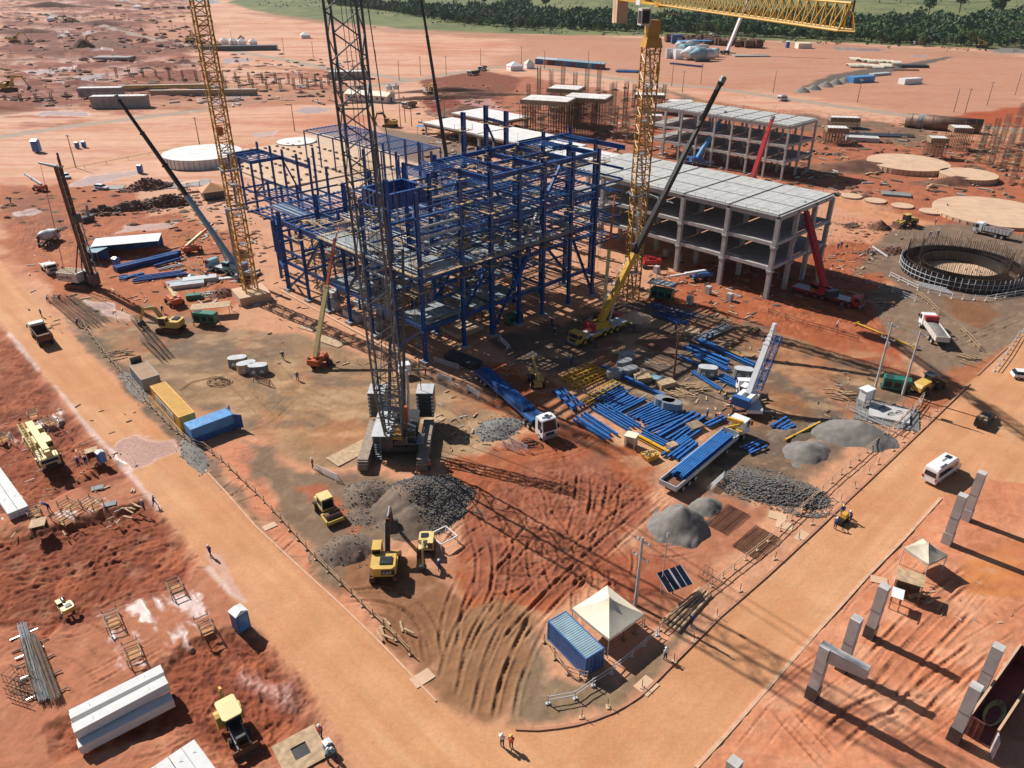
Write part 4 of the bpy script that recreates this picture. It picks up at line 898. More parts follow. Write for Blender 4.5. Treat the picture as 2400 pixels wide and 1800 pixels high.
mb = MB(); mb.mi = 0; mb.box(-.9, 1.1, -2.6, -.9, 52.2, 54.9); mb.mi = 1; mb.box(1.1, 1.14, -2.4, -1.1, 52.5, 54.6); mb.box(-.6, 1.0, -2.64, -2.6, 52.5, 54.5); mb.build('cab', ['whited', 'glass'], TC2)
mb = MB(); zb = 55.6
n = 30; Ls = 59.5
def jp(t, i): x = 1.2 + Ls * t; return Vector((x, (-.95, .95, 0)[i], zb + (0, 0, 2.6)[i]))
for i in range(3): mb.tube(jp(0, i), jp(1, i), .14 if i < 2 else .15, 6)
for k in range(n):
 t0, t1, tm = k / n, (k + 1) / n, (k + .5) / n
 for i in (0, 1): mb.tube(jp(t0, i), jp(tm, 2), .07, 4, caps=False); mb.tube(jp(tm, 2), jp(t1, i), .07, 4, caps=False)
 mb.tube(jp(t0, 0), jp(t0, 1), .06, 4, caps=False); mb.tube(jp(t0, 0), jp(t1, 1), .05, 4, caps=False)
mb.tube(jp(1, 0), jp(1, 1), .14, 6); mb.tube(jp(1, 0), jp(1, 2), .1, 5); mb.tube(jp(1, 1), jp(1, 2), .1, 5)
e = Vector((1.2 + Ls + 1.6, 0, zb)); mb.tube(jp(1, 0), e, .1, 5); mb.tube(jp(1, 1), e, .1, 5); mb.tube(jp(1, 2), e, .06, 5)
mb.build('jib', 'yellow', TC2)
mb = MB(); mb.box(1.5, 60, -.35, .35, zb + .05, zb + .1); mb.build('jib_walkway', 'wood', TC2)
mb = MB()
for s in (-1, 1): mb.beam((-22, s * .8, zb), (1.2, s * .8, zb), .25, .4)
for k in range(15): mb.beam((-22 + k * 1.5, -.8, zb), (-14 + k * 1.5, .8, zb), .12, .2)
for s in (-1, 1): mb.tube((-22, s * .9, zb + 1), (1, s * .9, zb + 1), .04, 4); [mb.tube((-22 + k * 1.5, s * .9, zb), (-22 + k * 1.5, s * .9, zb + 1), .04, 4) for k in range(15)]
mb.build('counter_jib', 'yellow', TC2)
mb = MB(); mb.box(-21.5, -19.9, -1.1, 1.1, zb - 4.4, zb + .4); mb.box(-19.7, -18.4, -1.1, 1.1, zb - 4.2, zb + .4); mb.build('counterweight', 'slab', TC2)
mb = MB(); mb.box(-5, -3.4, -.6, .6, zb + .2, zb + 1.2); mb.lathe((-6.5, 0, zb + .8), [(.5, -.6), (.5, .6)], 12, 'y'); mb.build('hoist_winch', 'ochre', TC2)
mb = MB(); mb.box(3, 5, -1.1, 1.1, zb - .4, zb + .2); mb.box(3.2, 4.8, 1.1, 2.3, zb - 1.5, zb - 1.4); mb.build('trolley', 'ochre', TC2)
mb = MB()
for s in (-.25, .25): mb.tube((4.2, s, zb - .4), (4.2, s * .7, zb - 9.5), .03, 4)
mb.box(3.95, 4.45, -.35, .35, zb - 11, zb - 9.5, .1, .1); mb.lathe((4.2, 0, zb - 11.5), [(.08, -.0), (.12, .3), (.08, .55)], 8)
mb.path([(4.2, 0, zb - 11.4), (4.45, 0, zb - 11.7), (4.3, 0, zb - 12.05), (4.0, 0, zb - 11.95)], .08, 5); mb.build('hook_block', 'ochre', TC2)
mb = MB(); mb.lathe((1.2 + Ls + .4, 0, zb + .3), [(.12, 0), (.12, 2.6)], 6); mb.build('lightning_rod', 'rust', TC2)
mb = MB(); mb.box(-7.4, -5.2, -1.0, -.96, zb - .5, zb + .35); mb.build('sign_board', 'white', TC2)
for z in (22,):
 mb = MB()
 for s in (-1, 1): mb.beam((-1.9, s * 1.5, z), (2.0, s * 1.5, z), .22, .3); mb.beam((s * 1.5, -2.2, z + .01), (s * 1.5, 2.2, z + .01), .2, .26)
 mb.tube((1.5, 1.5, z), (7, 4.5, z), .14, 6); mb.tube((-1.5, 1.5, z), (7, 4.5, z), .14, 6); mb.build('tie_collar', 'grey', TC2)
# ---- crawler crane with the black lattice boom
CR = thing('crawler_crane', 'huge crawler crane with a black lattice boom in the middle of the yard', 'crawler crane', Vector((-16.6, 92.0, 0)), R_(-90))
# local x = forward (towards the camera), y = to the right of the photo
def track_unit(y0, L=11.5, w=1.5, h=1.7):
 root = MB(); prf = []
 for i in range(9): t = math.pi / 2 + math.pi * i / 8; prf.append((-L / 2 + h / 2 + math.cos(t) * h / 2, h / 2 + math.sin(t) * h / 2))
 for i in range(9): t = -math.pi / 2 + math.pi * i / 8; prf.append((L / 2 - h / 2 + math.cos(t) * h / 2, h / 2 + math.sin(t) * h / 2))
 root.prof(prf, y0 - w / 2 + .12, y0 + w / 2 - .12)
 for i in range(36):
  x = -L / 2 + .6 + (L - 1.2) * i / 35; root.box(x - .13, x + .13, y0 - w / 2, y0 + w / 2, h - .02, h + .07); root.box(x - .13, x + .13, y0 - w / 2, y0 + w / 2, .0, .06)
 for s in (-1, 1):
  for i in range(7):
   t = -math.pi / 2 + math.pi * (i + .5) / 7; cx = s * (L / 2 - h / 2); x = cx + s * math.cos(t) * (h / 2 + .02); z = h / 2 + math.sin(t) * (h / 2 + .02); root.cbox((x, y0, z), (.16, w, .2))
 return root
for y in (-4.1, 4.1): track_unit(y).build('crawler_track', 'track', CR)
mb = MB(); mb.box(-1.8, 1.8, -3.4, 3.4, .7, 1.6); mb.lathe((0, 0, 1.6), [(1.7, 0), (1.7, .5)], 20); mb.build('undercarriage', 'dgrey', CR)
mb = MB(); mb.box(-5.5, 2.6, -3.0, -.2, 2.1, 3.9); mb.box(-5.5, 2.2, .5, 2.9, 2.1, 3.5); mb.box(-5.5, 2.0, -.2, .5, 2.1, 2.7); mb.build('upper_deck', 'dgrey', CR)
mb = MB(); mb.box(-2.0, 2.8, -3.15, -.5, 3.92, 3.98); mb.box(-5.3, -2.3, -3.15, -1.0, 3.92, 3.98); mb.build('deck_plate', 'lgrey', CR)
mb = MB(); mb.mi = 0; mb.box(.9, 3.6, 1.9, 3.3, 3.2, 3.4); mb.box(.9, 3.3, 1.9, 3.2, 5.2, 5.3); mb.mi = 1; mb.box(1.0, 3.2, 1.95, 3.15, 3.4, 5.2, .05, .05); mb.mi = 0
for x, y in ((1, 1.95), (3.3, 1.95), (3.3, 3.2), (1, 3.2)): mb.beam((x, y, 3.3), (x, y, 5.3), .12)
mb.build('cab', ['dgrey', 'glass'], CR)
mb = MB()
for x in (3.6,):
 for y in (2.0, 4.2): mb.tube((x, y, 3.3), (x, y, 4.4), .04, 4)
 mb.tube((x, 2, 4.4), (x, 4.2, 4.4), .04, 4); mb.box(.9, 3.6, 3.3, 4.2, 3.25, 3.3)
mb.tube((.9, 4.2, 4.4), (3.6, 4.2, 4.4), .04, 4); mb.build('cab_walkway', 'grey', CR)
mb = MB()
for i in range(7): mb.box(2.9, 3.1, -2.7, -1.9, .3 + i * .4, .36 + i * .4)
for y in (-2.75, -1.85): mb.beam((3, y, .2), (3, y, 3.8), .07)
mb.build('access_ladder', 'grey', CR)
for y in (-3.6, 3.6):
 mb = MB(); mb.mi = 0
 for i in range(5): mb.box(-8.6, -5.6, y - 1.25, y + 1.25, 2.0 + i * .8, 2.76 + i * .8)
 mb.mi = 1; mb.box(-8.6, -5.6, y - 1.25, y + 1.25, 6.0, 6.12); mb.mi = 2
 for i in range(6):
  for s in (-1, 1): mb.cbox((-5.58, y + s * 1.1, 2.4 + i * .62), (.05, .28, .34))
 mb.build('counterweight_stack', ['dgrey', 'lgrey', 'white'], CR)
mb = MB()
for i, x in enumerate((-.6, .7, 1.9)): mb.lathe((x, .1, 3.4), [(.75, -1.1), (.5, -1.0), (.5, 1.0), (.75, 1.1)], 14, 'y')
mb.build('winch_drums', 'ochre', CR)
bf = Vector((1.9, 0, 3.2)); bt = Vector((1.9 + 92 * .05, 2.6 * -.55, 97))
bdir = (bt - bf).normalized(); bp = bf + bdir * 9
mb = MB()
lattice(mb, bf + bdir * .5, bp, 2.4, .8, .16, .08, 7, up=(1, 0, 0), w2=3.3, d2=3.0, tn=7)
mb.build('boom_foot', 'boom', CR)
sec = 6
for k in range(7):
 p0 = bp + bdir * (k * 12.0); p1 = bp + bdir * (k * 12.0 + 11.98)
 mb = MB(); lattice(mb, p0, p1, 3.3, 3.0, .155, .08, 5, hz=False, up=(1, 0, 0), z_style=k % 2 == 0, tn=7); mb.build('boom_section', 'boom', CR)
mb = MB()
mp = Vector((-.8, 0, 3.6)); mt_ = Vector((-9.5, 0.6, 27))
lattice(mb, mp, mt_, 2.2, 1.6, .13, .06, 12, up=(1, 0, 0), w2=1.6, d2=1.2); mb.build('back_mast', 'dgrey', CR)
mb = MB()
for s in (-.9, .9):
 mb.tube(mt_ + Vector((0, s, 0)), bt + Vector((0, s, -3)), .07, 5); mb.tube(mt_ + Vector((0, s * 2, 0)), Vector((-6.5, s * 3.4, 6)), .06, 5)
for s in (-.5, 0, .5): mb.tube(Vector((.6, s, 3.8)), bt + Vector((-1.5, s, 0)), .035, 4)
mb.build('pendant_ropes', 'dgrey', CR)
mb = MB(); mb.path([(-1.0, 1.6, 3.3), (-2.0, 1.8, 8.5), (-2.0, 1.8, 12)], .22, 8); mb.build('boom_backstop', 'silver', CR)
mb = MB(); mb.box(.2, .7, 1.5, 1.9, 3.6, 7.5); mb.build('hydraulic_ram', 'orange', CR)
# ================= machines and vehicles (x = forward, y = left, origin on the ground) =================
def between(r, f): a = at(*r); b = at(*f); return (a + b) / 2, head(a, b)
def wheels(root, xs, ys, r=.55, w=.35, hub='lgrey', n=14):
 for x in xs:
  for y in ys:
   mb = MB(); mb.wheel(x, y, r, r, w, n); o = mb.build('wheel', 'rubber', root)
   s = 1 if y > 0 else -1
   h = MB(); h.lathe((x, y + s * w * .5, r), [(r * .55, -.03), (r * .5, .03)], 10, 'y'); h.build('rim', hub, o)
def truck_cab(root, x0, L=2.0, w=2.4, z0=.7, z1=2.9, mt='white', slope=.25, extra=True):
 mb = MB(); mb.prof([(x0, z0), (x0 + L, z0), (x0 + L + .05, z0 + .9), (x0 + L - slope, z1 - .1), (x0 + L - slope - .2, z1), (x0 + .1, z1), (x0, z1 - .15)], -w / 2, w / 2); c = mb.build('cab', mt, root)
 g = MB(); zz = z0 + 1.0
 g.add([(x0 + L + .05, -w / 2 + .12, zz), (x0 + L + .05, w / 2 - .12, zz), (x0 + L - slope + .05, w / 2 - .2, z1 - .2), (x0 + L - slope + .05, -w / 2 + .2, z1 - .2)], [(0, 1, 2, 3)])
 g.build('windscreen', 'glass', c)
 g = MB()
 for s in (-1, 1): y = s * (w / 2 + .012); g.box(x0 + .7, x0 + L - .35, min(y, y - .01 * s), max(y, y - .01 * s), zz, z1 - .3)
 g.build('side_window', 'glass', c)
 if extra:
  g = MB(); g.box(x0 + L, x0 + L + .14, -w / 2 + .05, w / 2 - .05, z0 - .25, z0 + .2); g.build('bumper', 'grey', c)
  g = MB(); g.box(x0 + L + .03, x0 + L + .08, -w * .3, w * .3, z0 + .3, z0 + .8); g.build('grille', 'black', c)
  for s in (-1, 1):
   g = MB(); g.box(x0 + L + .06, x0 + L + .12, s * w * .4 - .15, s * w * .4 + .15, z0 + .22, z0 + .42); g.build('headlight', 'lgrey', c)
   g = MB(); g.box(x0 + L - .2, x0 + L + .05, s * (w / 2 + .22) - .1, s * (w / 2 + .22) + .1, zz + .1, zz + .7); g.beam((x0 + L - .1, s * w / 2, zz + .7), (x0 + L - .1, s * (w / 2 + .2), zz + .65), .05); g.build('mirror', 'black', c)
 return c
def chassis(root, x0, x1, z=.75, w=.9, h=.3, mt='black'):
 mb = MB(); mb.box(x0, x1, -w / 2, w / 2, z, z + h); mb.build('chassis', mt, root)
def dump_truck(label, r, f, L=8.0, cab='whited', bed='woodd', load=None, h=1.25, group=None, axles=(-2.6, -1.3, 2.9)):
 loc, hd = between(r, f); t = thing('dump_truck', label, 'dump truck', loc, hd, group); k = L / 8
 chassis(t, -L / 2 + .2, L / 2 - .4); wheels(t, [a * k for a in axles], (-1.05, 1.05), .52, .4)
 truck_cab(t, L / 2 - 2.1, 1.95, 2.4, .75, 2.95, cab)
 b0, b1, z0 = -L / 2, L / 2 - 2.5, 1.3
 mb = MB(); mb.box(b0, b1, -1.2, 1.2, z0, z0 + .12); mb.box(b1 - .1, b1, -1.2, 1.2, z0 + .12, z0 + h + .25); mb.box(b0, b0 + .1, -1.2, 1.2, z0 + .12, z0 + h)
 for s in (-1, 1):
  y0, y1 = (1.12, 1.22) if s > 0 else (-1.22, -1.12); mb.box(b0, b1, y0, y1, z0 + .12, z0 + h)
  for i in range(8): x = b0 + .2 + (b1 - b0 - .4) * i / 7; yy = s * 1.26; mb.box(x - .06, x + .06, min(yy, yy - s * .05), max(yy, yy - s * .05), z0, z0 + h)
 bd = mb.build('dump_body', bed, t)
 if load:
  mb = MB(); n = 8; vs = []
  for i in range(n + 1):
   for j in range(5): x = b0 + .12 + (b1 - b0 - .24) * i / n; y = -1.1 + 2.2 * j / 4; vs.append((x, y, z0 + h * .75 + .45 * math.sin(math.pi * i / n) * math.sin(math.pi * j / 4) + rng.uniform(-.05, .05)))
  mb.add(vs, [(i * 5 + j, (i + 1) * 5 + j, (i + 1) * 5 + j + 1, i * 5 + j + 1) for i in range(n) for j in range(4)]); mb.build('load', load, bd)
 return t
def boom_seg(name, root, p, q, w0, w1, h0, h1, mt, up=(0, 0, 1)):
 mb = MB(); p = Vector(p); q = Vector(q); r, u = mb._fr(p, q, up)
 pr = [(-.5, .5), (.5, .5), (.5, -.2), (.28, -.5), (-.28, -.5), (-.5, -.2)]
 vs = [p + r * a * w0 + u * b * h0 for a, b in pr] + [q + r * a * w1 + u * b * h1 for a, b in pr]
 mb.add(vs, [tuple(range(5, -1, -1)), tuple(range(6, 12))] + [(i, (i + 1) % 6, 6 + (i + 1) % 6, 6 + i) for i in range(6)])
 d = (q - p).normalized(); mb.beam(q - d * .3, q + d * .05, w1 * 1.12, h1 * 1.12)
 return mb.build(name, mt, root)
def mobile_crane(label, r, f, body, L, boomdir, bl, fr=.35, c1=None, c2='black', axles=5, group=None, pivx=-1.0, bw=1.1, outr=True, cab='yellow', cw='red', name='mobile_crane', cabt=None):
 """boomdir: world offset of the boom tip from the pivot"""
 loc, hd = between(r, f); t = thing(name, label, 'mobile crane', loc, hd, group); c1 = c1 or body
 chassis(t, -L / 2, L / 2 - 1.5, .8, 2.5, .55, body); mb = MB(); mb.box(-L / 2 + .2, L / 2 - 2, -1.3, 1.3, 1.36, 1.44); mb.build('deck', 'lgrey', t)
 xs = [L / 2 - 1.9, L / 2 - 3.5, -.3, -2.0, -3.7, -L / 2 + 1.2][:axles] if axles < 6 else [L / 2 - 1.9, L / 2 - 3.5, L / 2 - 5.3, -1.4, -3.1, -4.8]
 wheels(t, xs, (-1.2, 1.2), .68, .5, body)
 truck_cab(t, L / 2 - 1.9, 1.9, 2.6, .7, 2.6, cabt or body, .35)
 if outr:
  for x in (L / 2 - 2.9, -L / 2 + .5):
   for s in (-1, 1):
    mb = MB(); mb.beam((x, s * 1.2, .95), (x, s * 3.3, .8), .35, .35); mb.tube((x, s * 3.2, .05), (x, s * 3.2, 1.1), .14, 8); mb.cbox((x, s * 3.2, .06), (.8, .8, .1)); mb.build('outrigger', 'dgrey', t)
 inv = Matrix.Rotation(-hd, 3, 'Z'); d = inv @ Vector(boomdir); dn = d.normalized(); fl = Vector((d.x, d.y, 0)).normalized(); sd = Vector((-fl.y, fl.x, 0)); ang = math.atan2(fl.y, fl.x)
 pv = Vector((pivx, 0, 2.6)) - fl * .9
 mb = MB(); mb.cbox((pivx, 0, 1.75), (2.4, 2.2, .6), ang); mb.cbox(Vector((pivx, 0, 2.3)) - fl * 1.5 + sd * .8, (3.2, .7, 1.2), ang); mb.cbox(Vector((pivx, 0, 2.3)) - fl * 1.5 - sd * .8, (3.2, .7, 1.2), ang); mb.build('superstructure', body, t)
 mb = MB(); mb.cbox(Vector((pivx, 0, 2.2)) - fl * 3.4, (1.0, 2.7, 1.5), ang); mb.build('counterweight', cw, t)
 cc = Vector((pivx, 0, 2.4)) + sd * 1.25 + fl * .3
 mb = MB(); mb.cbox(cc, (1.7, .9, 1.6), ang); cb = mb.build('operator_cab', cab, t)
 mb = MB(); mb.cbox(cc + Vector((0, 0, .25)), (1.74, .94, .8), ang); mb.build('cab_window', 'glass', cb)
 p1 = pv + d * fr
 boom_seg('boom_base', t, pv, p1, bw, bw, bw * 1.15, bw * 1.15, c1)
 ns = 3; q = pv + d; prev = p1
 for k in range(ns):
  e = p1.lerp(q, (k + 1) / ns); s_ = bw * (.86 - .13 * k); boom_seg('boom_section', t, prev, e, s_, s_, s_ * 1.15, s_ * 1.15, c2); prev = e
 mb = MB(); mb.beam(q, q + dn * 1.1, .55 * bw, .95 * bw); u_ = sd.cross(dn); mb.tube(q + dn * .9 - sd * .35 * bw, q + dn * .9 + sd * .35 * bw, .35, 10); mb.build('boom_head', 'grey' if c2 != 'white' else 'white', t)
 hp = Vector((pivx, 0, 1.9)) + fl * .9; mb = MB(); mb.tube(hp, pv + d * (fr * .55), .22, 8); mb.build('lift_cylinder', 'silver', t)
 return t, pv, d
# yellow crane with the black telescopic boom
mc, pv, bd_ = mobile_crane('yellow mobile crane with a long black telescopic boom in front of the jib tower crane', (1462, 762), (1340, 812), 'yellow', 14, (19.8, 10.8, 40.8), 44, .30, 'yellow', 'black', pivx=-1.5)
mb = MB(); s_ = Vector((-bd_.y, bd_.x, 0)).normalized()
lattice(mb, pv + s_ * 1.0 + bd_ * .08, pv + s_ * 1.0 + bd_ * .27, .7, .7, .05, .035, 7); mb.build('folded_jib', 'white', mc)
mb = MB(); mb.cbox((-4.6, 0, 3.25), (1.1, 2.72, .35)); mb.build('warning_panel', 'red', mc)
mobile_crane('pale teal mobile crane with a black telescopic boom beside the left tower crane', (620, 660), (465, 622), 'teal', 13, (-23, 12, 33), 42, .42, 'teal', 'black', pivx=-.8, bw=.95, cab='teal', cw='cblue')
mobile_crane('red mobile crane with a short raised boom beside the nearer concrete frame', (1868, 683), (2008, 722), 'red', 14.5, (-3.5, 9.5, 14.2), 16, .8, 'red', 'red', pivx=-1.6, bw=1.2, cab='orange', cw='dgrey')
wc, pv, bd_ = mobile_crane('white mobile crane with a short boom and a blue folded lattice jib', (1770, 990), (1738, 905), 'white', 9, (3.4, 4, 9), 11, .8, 'white', 'white', axles=3, pivx=-.6, bw=.85, cab='white', cw='cblue')
mb = MB(); s_ = Vector((bd_.y, -bd_.x, 0)).normalized(); lattice(mb, pv + s_ * 1.2 + bd_ * .1, pv + s_ * 1.3 + bd_ * .95, .9, .8, .07, .05, 8); mb.build('folded_jib', 'cblue', wc)
mobile_crane('mobile crane with a nearly upright black boom hidden behind the blue frame', (1080, 400), (1010, 400), 'white', 12, (-7, 5, 53), 54, .2, 'black', 'black', pivx=0, bw=1.1, outr=False, cab='white', cw='dgrey')
mobile_crane('blue mobile crane with a short blue boom between the two concrete frames', (1680, 390), (1600, 384), 'cblue', 10, (7.5, 2, 14), 16, .7, 'tarp', 'tarp', axles=3, pivx=0, bw=1.3, outr=False, cab='lgrey', cw='cblue')
mobile_crane('orange mobile crane with a short red boom in front of the farther concrete frame', (1730, 432), (1800, 442), 'orange', 10, (4.5, 4, 17), 18, .7, 'red', 'red', axles=3, pivx=0, bw=1.3, outr=False, cab='orange', cw='dgrey')
mobile_crane('distant white mobile crane with a raised pale boom beside the dark pipe stacks', (1722, 128), (1690, 127), 'dgrey', 12, (18, 10, 50), 54, .45, 'white', 'grey', axles=3, pivx=0, bw=1.9, outr=False, cab='white', cw='black')
# pale yellow truck crane, boom folded over its cab
loc, hd = between((72, 1012), (140, 1128)); t = thing('truck_crane', 'pale yellow truck crane with its boom folded forward on the dug red ground', 'mobile crane', loc, hd)
chassis(t, -5.5, 4.6, .7, 2.4, .6, 'cream'); wheels(t, (-3.9, -2.6, 1.6, 3.0), (-1.1, 1.1), .55, .45, 'cream')
mb = MB(); mb.box(-5.6, 4.8, -1.25, 1.25, 1.32, 1.45); mb.build('deck', 'cream', t)
truck_cab(t, 3.5, 1.9, 2.4, .7, 2.3, 'cream', .2)
mb = MB(); mb.box(5.4, 5.62, -1.3, 1.3, .45, 1.05)
for i in range(9): mb.add([(5.63, -1.25 + i * .28, .48), (5.63, -1.13 + i * .28, .48), (5.63, -1.0 + i * .28, 1.02), (5.63, -1.12 + i * .28, 1.02)], [(0, 1, 2, 3)])
mb.build('striped_bumper', 'black', t)
boom_seg('boom', t, (-5.8, 0, 2.5), (5.2, 0, 3.3), .95, .75, 1.0, .8, 'cream'); boom_seg('boom_inner', t, (5.2, 0, 3.3), (6.0, 0, 3.35), .6, .6, .65, .65, 'cream')
mb = MB(); lattice(mb, (-5.6, -1.15, 2.9), (3.2, -1.15, 3.3), .6, .6, .06, .045, 9); mb.build('folded_jib', 'cream', t)
mb = MB(); mb.box(-3.5, -.5, -1.3, 1.3, 1.46, 2.1); mb.box(-4.6, -3.4, -1.2, 1.2, 1.46, 2.6); mb.build('superstructure', 'cream', t)
mb = MB(); mb.box(.3, 1.9, .45, 1.3, 1.46, 3.0); c_ = mb.build('operator_cab', 'cream', t); mb = MB(); mb.box(.4, 1.92, .5, 1.32, 2.1, 2.8); mb.build('cab_window', 'glass', c_)
mb = MB(); 
for y in (-.9, .9): mb.tube((5.0, y, 2.3), (5.0, y, 2.9), .04, 4)
for i in range(4): mb.tube((4.2 + i * .35, -.6, 3.1), (4.2 + i * .35, .6, 3.1), .05, 4)
mb.build('boom_rest', 'black', t)
for x in (-4.9, 2.5):
 for s in (-1, 1): mb = MB(); mb.box(x - .25, x + .25, s * 1.2 - .25, s * 1.2 + .25, .5, 1.3); mb.build('outrigger', 'cream', t)
# ---- boom lifts
def boom_lift(label, base_px, hd, tip, col='orange', boomc='cream', upper='orange', basket=True, k=1.0, group='self propelled boom lifts'):
 t = thing('boom_lift', label, 'boom lift', at(*base_px), hd, group)
 inv = Matrix.Rotation(-hd, 3, 'Z'); d = inv @ Vector(tip)
 mb = MB(); mb.box(-1.7, 1.7, -.6, .6, .55, 1.0); mb.box(-1.6, -1.2, -1.3, 1.3, .5, .75); mb.box(1.2, 1.6, -1.3, 1.3, .5, .75); mb.build('chassis', col, t)
 wheels(t, (-1.4, 1.4), (-1.3, 1.3), .55, .42, 'dgrey')
 fl = Vector((d.x, d.y, 0)).normalized(); sd = Vector((-fl.y, fl.x, 0)); ang = math.atan2(fl.y, fl.x)
 mb = MB(); mb.cbox(Vector((0, 0, 1.45)) - fl * .6 + sd * .75, (3.6, .7, .8), ang); mb.cbox(Vector((0, 0, 1.45)) - fl * .6 - sd * .75, (3.6, .7, .8), ang); mb.cbox(Vector((0, 0, 1.35)) - fl * 2.2, (.9, 2.1, 1.0), ang); mb.build('turntable', col, t)
 pv = Vector((0, 0, 1.9)) - fl * 1.4; q = pv + d
 boom_seg('boom_base', t, pv, pv + d * .55, .62 * k, .62 * k, .7 * k, .7 * k, boomc); boom_seg('boom_upper', t, pv + d * .55, pv + d * .92, .45 * k, .4 * k, .5 * k, .45 * k, upper)
 mb = MB(); mb.tube(fl * .3 + Vector((0, 0, 1.6)), pv + d * .22, .13, 6); mb.build('lift_cylinder', 'silver', t)
 if basket:
  j = q + fl * 1.2; mb = MB(); mb.tube(pv + d * .92, j, .14, 6); mb.build('jib_arm', upper, t)
  mb = MB(); c = j + fl * .6
  mb.cbox(c - Vector((0, 0, .5)), (.9, 2.2, .08), ang)
  cs_ = [c + fl * a * .45 + sd * b * 1.1 for a, b in ((-1, -1), (1, -1), (1, 1), (-1, 1))]
  for i in range(4):
   for z in (0, .55): mb.tube(cs_[i] + Vector((0, 0, z)), cs_[(i + 1) % 4] + Vector((0, 0, z)), .04, 4)
   mb.tube(cs_[i] - Vector((0, 0, .5)), cs_[i] + Vector((0, 0, .55)), .04, 4)
  mb.build('basket', 'rust', t)
 return t
boom_lift('orange boom lift with its cream and red boom raised to the blue frame', (750, 852), R_(25), (3, 14, 18.5), k=1.15)
boom_lift('orange boom lift with a folded cream boom behind the left pile of drums', (455, 592), R_(200), (6, 5, 4.5), basket=False)
boom_lift('red boom lift with its cream boom lowered beside the slanted plywood roof', (410, 712), R_(-50), (-4.2, 5.5, 1.4), basket=False)
boom_lift('slim boom lift with a red boom standing behind the yellow mobile crane', (1415, 745), R_(60), (1.5, 6, 21), upper='orange')
boom_lift('white and blue boom lift with its arm stretched low under the concrete frame', (1640, 655), R_(190), (-9, -2.5, -.5), 'cblue', 'white', 'white')
boom_lift('small red boom lift parked in the shade under the concrete frame', (1520, 625), R_(10), (-2.5, 0, .6), 'red', 'red', 'red', basket=False)
boom_lift('red boom lift with a white roof boom at the left edge of the plain', (95, 446), R_(-35), (-7, 4, 2.6), 'orange', 'white', 'white', basket=False, k=1.2)
